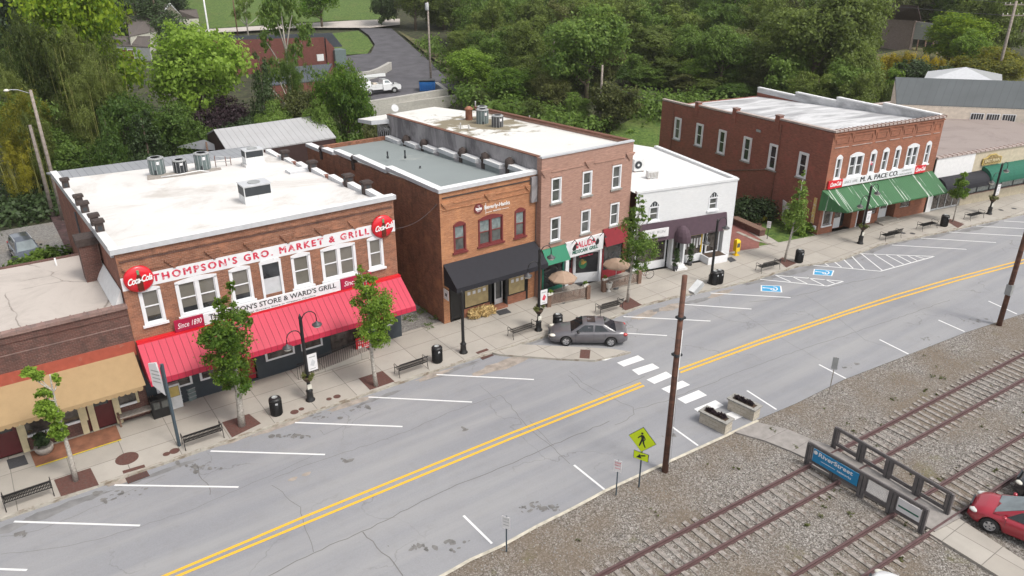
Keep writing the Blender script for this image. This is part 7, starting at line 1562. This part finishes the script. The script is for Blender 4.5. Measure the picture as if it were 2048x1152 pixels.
# tin roofed shed behind the store
def roofplate(mb,pts,m,th=.12,um='coping_metal'):
    mb.hull([(x,y,z-th) for x,y,z in pts],pts,um if 0 else m,m)
b=empty('tin_roof_shed','long shed with pale tin gable roof behind the store','shed',(0,0,0))
rl,rr_=T3(427,259,6.4),T3(636,230,6.4); er=T3(672,274,5.0); sl=Vector((er[0]-rr_[0],er[1]-rr_[1],er[2]-rr_[2])); el=tuple(Vector(rl)+sl)
bk=tuple(Vector((rl[0]-sl.x,rl[1]-sl.y,5.))); bk2=tuple(Vector((rr_[0]-sl.x,rr_[1]-sl.y,5.)))
mb=MB(); roofplate(mb,[el,er,rr_,rl],'tin_roof'); roofplate(mb,[rl,rr_,bk2,bk],'tin_roof'); mb.build('roof',b)
mb=MB(); 
def inset(p,q,t): return tuple(Vector(p).lerp(Vector(q),t))
for a,b2 in ((el,er),(er,bk2),(bk,el)):
    a_,b_=inset(a,b2,.02),inset(a,b2,.98); wallseg(mb,a_,b_,0,(4.85,4.85),.15,'shed_wall')
mb.poly([(el[0],el[1],4.8),(bk[0],bk[1],4.8),(rl[0],rl[1],6.25)],'shed_wall'); mb.build('wall',b)
b=empty('grey_lean_to','small grey lean to roof at the left end of the tin shed','shed',(0,0,0)); mb=MB(); roofplate(mb,[T3(354,293,4.2),T3(452,300,4.4),T3(409,279,5.2)],'coping_metal'); mb.build('roof',b); mb=MB(); 
for p in ((360,294,4.1),(445,299,4.2),(412,284,5.0)): x,y,z=T3(*p); mb.tube([(x,y,0),(x,y,z)],.08,'wood_brown',6)
mb.build('post',b)
# brick hall with slate roof
b=empty('brick_hall','low red brick hall with dark slate roof beside the upper drive','building',(0,0,0))
e0,e1=T3(440,99,7.2),T3(684,91,7.2); r1=T3(664,66,9.2); r0=tuple(Vector(e0)+Vector(r1)-Vector(e1))
mb=MB(); roofplate(mb,[e0,e1,r1,r0],'shingle_slate',.2); n_=Vector(r1)-Vector(e1); mb.build('roof',b)
mb=MB(); a_,c_=inset(e0,e1,.02),inset(e0,e1,.93); wallseg(mb,a_,c_,2.5,(7.1,7.1),.3,'brick_far'); m_=Vector((n_.x,n_.y,0))*.9; q_=(c_[0]+m_.x,c_[1]+m_.y,0); wallseg(mb,c_,q_,2.5,(6.9,8.5),.3,'brick_far'); wallseg(mb,inset(r0,r1,.02),inset(r0,r1,.93),2.5,(8.6,8.6),.3,'brick_far'); mb.build('wall',b)
mb=MB(); x,y,z=T3(532+108,116,5.6); mb.box(x-.6,x+.5,y-.4,y-.1,5.2,6.2,'white_plastic'); mb.build('wall_unit',b)
mb=MB(); x,y=q_[0],q_[1]; c2=Vector(c_).lerp(Vector(q_),.3); mb.box(c2.x+.1,c2.x+2.0,c2.y-1.,c2.y+1.2,3.6,6.6,'fin_teal'); mb.build('side_annex',b)
b=empty('lower_slate_roof_building','lower building with slate roof in front of the red brick hall','building',(0,0,0)); e0,e1=T3(520,172,4.8),T3(648,160,4.8); r1=T3(664,127,6.0); r0=tuple(Vector(e0)+Vector(r1)-Vector(e1))
mb=MB(); roofplate(mb,[e0,e1,r1,r0],'shingle_slate',.2); mb.build('roof',b); mb=MB(); wallseg(mb,inset(e0,e1,.02),inset(e0,e1,.98),1.5,(4.7,4.7),.3,'brick_far'); wallseg(mb,e1,r1,1.5,(4.7,5.9),.3,'brick_far'); mb.build('wall',b)
# gabled house at the top left
b=empty('gabled_house','pale sided house with brown roofs behind the big green tree','house',(0,0,0))
z0=8.3; g1,g2=T3(312,42,z0),T3(368,34,z0); ap=T3(340,7,z0+3.2); bkv=Vector((-5,9,0))
mb=MB(); roofplate(mb,[g1,ap,tuple(Vector(ap)+bkv),tuple(Vector(g1)+bkv)][::-1],'shingle_brown',.2); roofplate(mb,[g2,ap,tuple(Vector(ap)+bkv),tuple(Vector(g2)+bkv)],'shingle_brown',.2)
w0,w1,w2,w3=T3(258,73,7.8),T3(316,60,7.8),T3(308,26,10.2),T3(253,27,10.2); roofplate(mb,[w0,w1,w2,w3],'shingle_brown',.2)
v0,v1,v2,v3=T3(214,90,6.2),T3(300,94,6.2),T3(300,72,7.6),T3(222,72,7.6); roofplate(mb,[v0,v1,v2,v3],'shingle_brown',.2)
u0,u1,u2,u3=T3(366,36,8.2),T3(398,35,8.2),T3(393,18,9.8),T3(358,20,9.8); roofplate(mb,[u0,u1,u2,u3],'shingle_brown',.2); mb.build('roof',b)
mb=MB(); gl,gr=inset(g1,g2,.06),inset(g1,g2,.94); mb.hull([(gl[0],gl[1],3),(gr[0],gr[1],3),(gr[0]+.1,gr[1]+.2,3),(gl[0]+.1,gl[1]+.2,3)],[(gl[0],gl[1],z0),(gr[0],gr[1],z0),(gr[0]+.1,gr[1]+.2,z0),(gl[0]+.1,gl[1]+.2,z0)],'siding_cream'); mb.poly([gl,gr,tuple(Vector(ap)-Vector((0,0,.3)))],'siding_cream')
wallseg(mb,inset(w0,w1,.04),inset(w0,w1,.98),3,(7.7,7.7),.2,'siding_cream'); wallseg(mb,inset(v0,v1,.04),inset(v0,v1,.98),2,(6.1,6.1),.2,'siding_grey'); wallseg(mb,inset(u0,u1,.0),inset(u0,u1,.95),3,(8.1,8.1),.2,'siding_cream'); mb.build('wall',b)
mb=MB(); 
for t0,t1 in ((gl,ap),(gr,ap)):
    a_,c_=Vector(t0),Vector(t1); mb.tube([a_+Vector((-.1,-.3,.1)),c_+Vector((-.1,-.3,.0))],.16,'white_trim',4)
mb.build('bargeboard',b)
p0=Vector(v0).lerp(Vector(v1),.32); p1=Vector(v0).lerp(Vector(v1),.62); mb=MB(); dd=(p1-p0).normalized(); nn=Vector((dd.y,-dd.x,0))
def wq(a,c,za,zb,off,m): mb.poly([(*(a+nn*off).xy,za),(*(c+nn*off).xy,za),(*(c+nn*off).xy,zb),(*(a+nn*off).xy,zb)],m)
wq(p0,p1,3.2,5.7,.06,'white_trim'); q=mb.build('window',b,'dark red glazed bay with white frame'); mb=MB(); wq(p0.lerp(p1,.08),p0.lerp(p1,.47),3.3,5.55,.1,'maroon_trim'); wq(p0.lerp(p1,.53),p0.lerp(p1,.92),3.3,5.55,.1,'maroon_trim'); mb.build('pane',q)
mb=MB(); pa=Vector(v0).lerp(Vector(v1),.2); pb=Vector(v0).lerp(Vector(v1),.7); mb.hull([(*pa.xy,1.6),(*pb.xy,1.6),(*(pb+nn*1.5).xy,1.6),(*(pa+nn*1.5).xy,1.6)],[(*pa.xy,2.9),(*pb.xy,2.9),(*(pb+nn*1.5).xy,2.9),(*(pa+nn*1.5).xy,2.9)],'maroon_trim'); mb.build('deck',b)
# long grey roofed building on the right
b=empty('grey_roof_building','long beige building with plain grey metal roof behind the right shops','building',(0,0,0)); zz=6.0
e0,e1=T3(1793,207,zz),T3(2160,221,zz); r0,r1=T3(1791,154,8.8),T3(2160,166,8.8)
mb=MB(); roofplate(mb,[e0,e1,r1,r0],'roof_panel_grey',.25); mb.build('roof',b); mb=MB(); wallseg(mb,inset(e0,e1,.003),inset(e0,e1,.99),0,(5.9,5.9),.3,'beige_wall'); wallseg(mb,r0,e0,0,(8.4,5.9),.3,'beige_wall'); mb.build('wall',b)
d_=(Vector(e1)-Vector(e0)).normalized(); nn=Vector((d_.y,-d_.x,0)); mb=MB(); pa=Vector(e0)+d_*((Vector(T3(1925,221,5.))-Vector(e0)).dot(d_))
for k in range(3):
    p=pa+d_*(k*1.6); q=p+d_*1.4; mb=MB(); wq(p,q,4.3,5.3,.03,'white_trim'); o=mb.build('window',b); mb=MB(); wq(p+d_*.08,q-d_*.08,4.38,5.22,.05,'glass_dark')
    for j in range(1,5): a_=p+d_*(.08+j*.25); wq(a_-d_*.02,a_+d_*.02,4.38,5.22,.07,'white_trim')
    mb.build('pane',o)
b=empty('hip_roof_building','building with a pale grey hip roof behind the long grey roof','building',(0,0,0)); ap=T3(1928,133,9.6); c0,c1=T3(1845,163,7.5),T3(2005,170,7.5); bk=Vector((c0[0]+c1[0],c0[1]+c1[1],0)).normalized()*9; _m=(Vector(c0)+Vector(c1))/2+bk*.5; ap=(_m.x,_m.y,hz(_m.x,_m.y,134))
mb=MB(); mb.poly([c0,c1,ap],'coping_metal'); mb.poly([c1,tuple(Vector(c1)+bk),ap],'grey_metal'); mb.poly([tuple(Vector(c0)+bk),c0,ap],'coping_metal'); mb.poly([tuple(Vector(c1)+bk),tuple(Vector(c0)+bk),ap],'grey_metal'); mb.build('roof',b); mb=MB(); wallseg(mb,c0,c1,2,(7.45,7.45),.3,'beige_wall'); mb.build('wall',b)
# brick house top right
b=empty('brick_house','brown roofed brick house with green porch on the bare slope at the top right','house',(0,0,0)); X,Y,Z_=GT(1815,103)
e0,e1=T3(1812,38,Z_+5.3),T3(1843,40,Z_+5.3); r0,r1=T3(1808,8,Z_+7.8),T3(1836,12,Z_+7.8); f0=Vector(e0)-(Vector(e1)-Vector(e0))*1.5
mb=MB(); roofplate(mb,[tuple(f0),e1,r1,tuple(Vector(r0)-(Vector(e1)-Vector(e0))*1.5)],'shingle_dark',.2); mb.build('roof',b); mb=MB(); wallseg(mb,tuple(f0),inset(e0,e1,.7),Z_-.8,(Z_+5.2,Z_+5.2),.3,'brick_house'); wallseg(mb,inset(e0,e1,.7),tuple(Vector(inset(e0,e1,.7))+Vector((3,5,0))),Z_-.8,(Z_+5.2,Z_+5.2),.3,'brick_house'); mb.build('wall',b)
p=Vector(inset(e0,e1,.72)); pd=(Vector(e1)-Vector(e0)).normalized(); mb=MB(); mb.hull([tuple(p.xy)+(Z_+2,),tuple((p+pd*3).xy)+(Z_+2,),tuple((p+pd*3+Vector((1,3,0))).xy)+(Z_+2,),tuple((p+Vector((1,3,0))).xy)+(Z_+2,)],[tuple(p.xy)+(Z_+4.9,),tuple((p+pd*3).xy)+(Z_+4.9,),tuple((p+pd*3+Vector((1,3,0))).xy)+(Z_+4.9,),tuple((p+Vector((1,3,0))).xy)+(Z_+4.9,)],'siding_grey','shingle_brown')
for k in range(4): q=p+pd*(k*1.3)+Vector((0,-1,0)); mb.tube([tuple(q.xy)+(Z_-1,),tuple(q.xy)+(Z_+2,)],.12,'wood_brown',5)
mb.build('porch',b)

# ------------------------------------------------------------------ woods
PROTO={}
def proto(kind,mat):
    """crown and trunk meshes in a unit tree: height 1, crown half width .5"""
    if (kind,mat) in PROTO: return PROTO[(kind,mat)]
    base=kind
    if kind not in PROTO:
        rd=random.Random(kind); 
        typ,sd=kind.split('_'); sd=int(sd)
        if typ=='tall':
            LB=[(rd.uniform(-.22,.22),rd.uniform(-.22,.22),.12+.80*k/15,rd.uniform(.15,.24)*(1-.45*abs(k/15-.45)),rd.uniform(.15,.24)*(1-.45*abs(k/15-.45)),rd.uniform(.06,.10)) for k in range(16)]+[(0,0,.5,.25,.25,.36)]; n,s=15000,.020
        elif typ=='broad':
            LB=[(rd.uniform(-.24,.24),rd.uniform(-.24,.24),rd.uniform(.42,.80),rd.uniform(.13,.24),rd.uniform(.13,.24),rd.uniform(.09,.16)) for _ in range(11)]+[(0,0,.62,.26,.26,.25),(rd.uniform(-.1,.1),rd.uniform(-.1,.1),.86,.17,.17,.12),(rd.uniform(-.2,.2),rd.uniform(-.2,.2),.33,.22,.22,.1)]
            n,s=15000,.020
        elif typ=='cone':
            LB=[(0,0,.12+.8*k/9,.44*(1-k/10)+.05,.44*(1-k/10)+.05,.08) for k in range(10)]; n,s=9000,.021
        elif typ=='bush':
            LB=[(rd.uniform(-.25,.25),rd.uniform(-.25,.25),rd.uniform(.3,.7),.25,.25,.25) for _ in range(7)]; n,s=8000,.034
        elif typ=='feather':
            LB=[(rd.uniform(-.3,.3),rd.uniform(-.3,.3),z,.17-.1*abs(z-.6),.17-.1*abs(z-.6),.12) for z in [.30+.68*i/13 for i in range(14)]]+[(rd.uniform(-.35,.35),rd.uniform(-.35,.35),rd.uniform(.75,.97),.07,.07,.11) for _ in range(9)]; n,s=20000,.0105
        elif typ=='airy':
            LB=[(rd.uniform(-.36,.36),rd.uniform(-.36,.36),rd.uniform(.35,.98),rd.uniform(.07,.14),rd.uniform(.07,.14),rd.uniform(.04,.08)) for _ in range(15)]; n,s=8000,.017
        o=mesh_leaves('crown',leaves(LB,n,s,sd*7+3,clump=n//30),'leaf_mid',1.5 if typ!='feather' else 1.9); me=o.data; bpy.data.objects.remove(o)
        mb=MB(); bk={'feather':'bamboo_stem','airy':'bark_pale'}.get(typ,'bark')
        if typ=='feather':
            for k in range(12): x,y=rd.uniform(-.3,.3),rd.uniform(-.3,.3); mb.tube([(x*.8,y*.8,0),(x,y,.5),(x*1.2,y*1.2,.92)],[.006,.005,.002],bk,5,False)
        else:
            mb.tube([(0,0,-.05),(.01,0,.3),(0,.01,.6),(0,0,.9)],[.026,.02,.012,.003],bk,7)
            for q in LB[:9]: mb.tube([(0,0,max(.2,q[2]-.25)),((q[0])*.6,q[1]*.6,q[2]-.08),q[:3]],[.010,.007,.003],bk,5,False)
        to=mb.build('trunk'); tm=to.data; bpy.data.objects.remove(to); PROTO[kind]=(me,tm)
    me,tm=PROTO[kind]; m2=me.copy(); m2.materials.clear(); m2.materials.append(MATS[mat]); PROTO[(kind,mat)]=(m2,tm); return PROTO[(kind,mat)]
TN={'tall':'tree','cone':'evergreen_tree','bush':'shrub','feather':'bamboo_clump','broad':'tree','airy':'tree'}
def btree(px,ptop,wpx,R,mat,kind,label=None,group=None,rd=random.Random(5),minh=3.):
    d=ray(px,ptop); k=R/math.hypot(d[0],d[1]); X,Y,z=d[0]*k,d[1]*k,CH+d[2]*k; z0=terr(X,Y)-.35
    h=max(minh,z-z0); wm=wpx*math.sqrt(R*R+(CH-z)**2)/CF
    cm,tm=proto(kind,mat); nm=TN[kind.split('_')[0]]
    o=empty(nm,label,'tree' if nm.endswith('tree') else ('shrub' if nm=='shrub' else 'bamboo'),(X,Y,z0),rd.uniform(0,6.28),group); o.scale=(wm*1.08,wm*1.08,h/.96)
    for n_,m_ in (('crown',cm),('trunk',tm)):
        if nm=='shrub' and n_=='trunk': continue
        c=bpy.data.objects.new(n_,m_); COL.objects.link(c); c.parent=o
    return o
GB='bamboo clumps at the left edge'; GW='trees of the wood on the hillside'; GL='trees filling the left grove'
L0='leafy tree in the dark grove at the upper left behind the store'
for a in [(118,-70,200,96,'leaf_lime','broad_1','brightest yellow green tree at the top left corner'),(20,-70,170,118,'leaf_dark','broad_2','dark tall tree in the very top left corner'),(95,-80,190,128,'leaf_mid','broad_3','mid green tall tree behind the brightest top left tree'),(205,-60,90,165,'leaf_olive','airy_1','airy olive tree right of the brightest top left tree'),(300,-30,120,165,'leaf_dark','cone_1','dark evergreen behind the gabled house'),(250,-45,110,175,'leaf_dark','cone_2','dark evergreen left of the gabled house'),
  (60,70,110,100,'leaf_mid','broad_4','mid green tree behind the pale bamboo at the left'),(374,46,215,90,'leaf_street','broad_2','large round bright green tree before the gabled house'),
  (45,190,130,86,'leaf_mid','broad_1','leafy green tree behind the street light pole'),(110,255,130,84,'leaf_mid','broad_3','green spreading tree right behind the street light pole'),(172,285,120,82,'leaf_mid','broad_4','low green tree just behind the rear left corner of the store roof'),
  (435,195,120,86,'leaf_purple','broad_3','purple leaved tree behind the tin shed'),(380,245,90,82,'leaf_mid','broad_4','rounded mid green tree left of the tin shed'),(515,98,84,90,'leaf_dark','cone_1','dark pointed evergreen right of the large bright tree'),(556,-25,130,98,'leaf_pale','airy_2','tall airy tree overgrown with ivy before the slate roof'),(590,128,60,93,'leaf_mid','feather_2','ivy covered trunk column right of the dark evergreen'),
  (682,126,128,84,'leaf_street','broad_2','full green tree left of the white utility truck'),(600,178,110,86,'leaf_olive','broad_1','olive tree behind the right end of the tin roof'),(545,205,90,84,'leaf_mid','broad_3','mid green tree just behind the tin roof ridge'),(640,205,80,80,'leaf_mid','broad_4','green tree at the right gable of the tin shed'),(740,236,50,78,'leaf_olive','bush_1','rough shrub under the block wall beside the rear roof'),
  (635,-40,90,172,'leaf_bright','broad_3','light green tree on the meadow at the top'),(757,-40,56,172,'leaf_dark','bush_1','dark rounded tree near the top of the lane'),(480,-50,60,165,'leaf_pale','airy_1','airy tree on the meadow left of the thin pole')]: btree(*a)
rg=random.Random(11)
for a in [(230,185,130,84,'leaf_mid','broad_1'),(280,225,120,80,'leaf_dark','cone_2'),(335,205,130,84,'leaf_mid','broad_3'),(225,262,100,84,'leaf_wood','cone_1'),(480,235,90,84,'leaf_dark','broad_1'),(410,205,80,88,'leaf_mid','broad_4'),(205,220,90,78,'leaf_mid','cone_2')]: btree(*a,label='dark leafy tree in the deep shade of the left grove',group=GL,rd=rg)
for a in [(25,75,95,92,'leaf_bamboo','feather_1'),(70,62,90,93,'leaf_bamboo','feather_2'),(112,78,90,90,'leaf_bamboo','feather_3'),(150,92,80,89,'leaf_bamboo','feather_1'),(190,110,90,88,'leaf_bamboo','feather_2'),(165,150,100,84,'leaf_bamboo','feather_3'),(208,165,80,86,'leaf_bamboo','feather_1')]: btree(*a,label='pale feathery bamboo clump below the brightest top left tree',group=GB,rd=rg)
for a in [(8,165,80,88,'leaf_bamboo','feather_1'),(40,205,80,84,'leaf_yellow','feather_3'),(10,240,80,83,'leaf_yellow','feather_2'),(62,245,60,82,'leaf_bamboo','feather_1'),(25,290,60,82,'leaf_yellow','feather_3'),(90,215,60,86,'leaf_bamboo','feather_2')]: btree(*a,label='yellow bamboo clump at the left edge above the silver car',group='yellow bamboo at the left edge',rd=rg)
for a in [(1020,135,100,104,'leaf_street','broad_2','bright green tree over the left end of the pink roof'),(1180,12,190,106,'leaf_pale','broad_3','tallest light green tree behind the pink building'),(1228,160,96,97,'leaf_olive','bush_1','rounded olive tree at the lawn beside the grey pole'),(940,98,110,112,'leaf_street','broad_1','fresh green tree on the bank right of the lane'),(1400,118,120,118,'leaf_street','broad_4','bright green tree at the back of the lawn'),
   (1465,55,150,122,'leaf_olive','broad_2','big round olive crown above the left end of the red brick roof'),(1650,-10,200,112,'leaf_wood','broad_3','broad spreading tree behind the silver roof'),(1712,-25,150,114,'leaf_wood','broad_1','broad tree beside the brown roofed house'),(1925,25,140,146,'leaf_lime','broad_2','bright yellow green tree right of the brick house'),(1965,62,84,138,'leaf_street','broad_4','fresh green tree at the right of the bare slope'),(1930,-35,110,170,'leaf_bright','airy_2','light tree behind the bright one at the top right'),
   (1580,95,90,110,'leaf_mid','bush_1','bluish green tree left of the broad spreading tree'),(2000,98,150,124,'leaf_yellow','broad_3','orange tinged tree behind the hip roof'),(1850,116,84,121,'leaf_dark','bush_1','dark hedge mass behind the grey roof'),(1803,126,64,121,'leaf_street','bush_1','green shrub at the left end of the grey roof'),(1745,90,90,107,'leaf_wood','broad_4','drooping tree at the right end of the silver roof')]: btree(*a)
for i in range(8): btree(1772+i*20,100+abs(i-2)*4,27,126,'leaf_gold','bush_1',label='golden yellow shrub in the row below the brick house',group='golden shrubs in a row',rd=rg,minh=2.)
FR=[(884,-40,100,172),(915,-20,100,150),(985,60,110,120),(1060,115,90,108),(1098,150,84,103),(1135,120,90,108),(1150,190,80,99),(1300,60,120,124),(1350,120,110,118),(1310,170,80,118),(1500,120,110,116),(1545,130,100,112),(1605,150,80,104),(1690,120,110,106),(1640,150,100,104),(1550,180,80,104),(1470,165,110,110),(1420,180,90,112),(1370,190,80,114),(960,180,50,103),(1005,205,60,96),(1075,200,70,96),(935,50,80,128),(1265,110,90,118),(1725,150,90,103),(1215,90,80,112),(1775,165,40,110)]
K=['tall_1','tall_2','broad_3','tall_4','tall_3','broad_2']; MM=['leaf_wood','leaf_wood','leaf_mid','leaf_wood','leaf_olive','leaf_wood','leaf_mid']
WL='leafy tree standing among the others in the hillside wood'
for i,(px,pt,wp,R) in enumerate(FR): btree(px,pt,wp,R,MM[i%7],K[(i*5)%6] if K[(i*5)%6]!='airy_1' else 'broad_3',label=WL,group=GW,rd=rg)
for R,step,lo,hi in ((120,80,40,90),(128,75,-10,45),(138,70,-40,15),(150,66,-65,-15),(170,66,-80,-30),(195,66,-90,-45)):
    px=815+rg.uniform(0,40) if R<150 else 800+rg.uniform(0,30)
    while px<(1850 if R<150 else 2080):
        if not(1780<px<1920 and R<160) and not(px>1720 and R<135) and not(px<940 and R<137) and not(px<900 and R<166): btree(px,rg.uniform(lo,hi),rg.uniform(90,130)*130/R*1.0,R+rg.uniform(-5,5),rg.choice(MM),rg.choice(K[:5]),label=WL,group=GW,rd=rg)
        px+=step*rg.uniform(.75,1.2)
px=-20
for R in (190,215):
    px=-30
    while px<330: btree(px,rg.uniform(-90,-50),100,R+rg.uniform(-6,6),rg.choice(['leaf_dark','leaf_wood']),rg.choice(K[:4]),label=WL,group=GW,rd=rg); px+=70
# undergrowth on the bank and in the grove (uncountable)
def under(name,pxs,n,size,mat,seed,label,h=.5):
    rd=np.random.RandomState(seed); L_=[]
    for (x,y,r) in pxs: X,Y,Z_=GT(x,y); L_.append((X,Y,Z_+h*.4,r,r,h))
    tag(mesh_leaves(name,leaves(L_,n,size,seed,clump=n//14),mat),kind='stuff',label=label)
under('undergrowth',[(1000,232,5),(960,200,4),(1050,245,5),(1100,250,5),(1150,262,4),(935,165,3.5),(905,135,3),(880,112,3),(1185,262,3),(1300,232,4),(1350,222,5),(1420,215,5),(1280,215,5),(975,220,4),(860,95,3)],15000,.32,'leaf_mid',91,'low green undergrowth along the foot of the wood',1.4)
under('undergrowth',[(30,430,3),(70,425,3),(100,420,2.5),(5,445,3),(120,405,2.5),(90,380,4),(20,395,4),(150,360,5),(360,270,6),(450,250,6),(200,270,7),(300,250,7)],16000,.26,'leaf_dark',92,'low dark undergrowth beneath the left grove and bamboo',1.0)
under('weeds',[(820,640,.5),(855,655,.4),(845,625,.4),(835,600,.5),(868,640,.3)],1200,.05,'leaf_mid',93,'weeds along the foot of the alley wall',.2)
# tufts of grass between the rails
L_=[]
rd_=random.Random(2)
for _ in range(70):
    X,Y=rd_.uniform(14,45),rd_.uniform(9,19); L_.append((X,Y,ZR+.03,rd_.uniform(.08,.3),rd_.uniform(.08,.25),.05))
tag(mesh_leaves('grass_tufts',leaves(L_,2200,.04,94,clump=260),'leaf_olive',2.5),kind='stuff',label='small grass tufts among the gravel')

# ------------------------------------------------------------------ air
mb=MB(); mb.box(-262,312,-72,342,-1.6,62,'white_paint'); hz_o=mb.build('haze'); hm=bpy.data.materials.new('haze'); hm.use_nodes=True; _n=hm.node_tree; _n.nodes.remove(_n.nodes['Principled BSDF'])
_v=_n.nodes.new('ShaderNodeVolumePrincipled'); _v.inputs['Color'].default_value=(.92,.90,.86,1); _v.inputs['Density'].default_value=.00022; _v.inputs['Anisotropy'].default_value=.2
_n.links.new(_v.outputs[0],_n.nodes['Material Output'].inputs['Volume']); hz_o.data.materials.clear(); hz_o.data.materials.append(hm); tag(hz_o,kind='stuff')
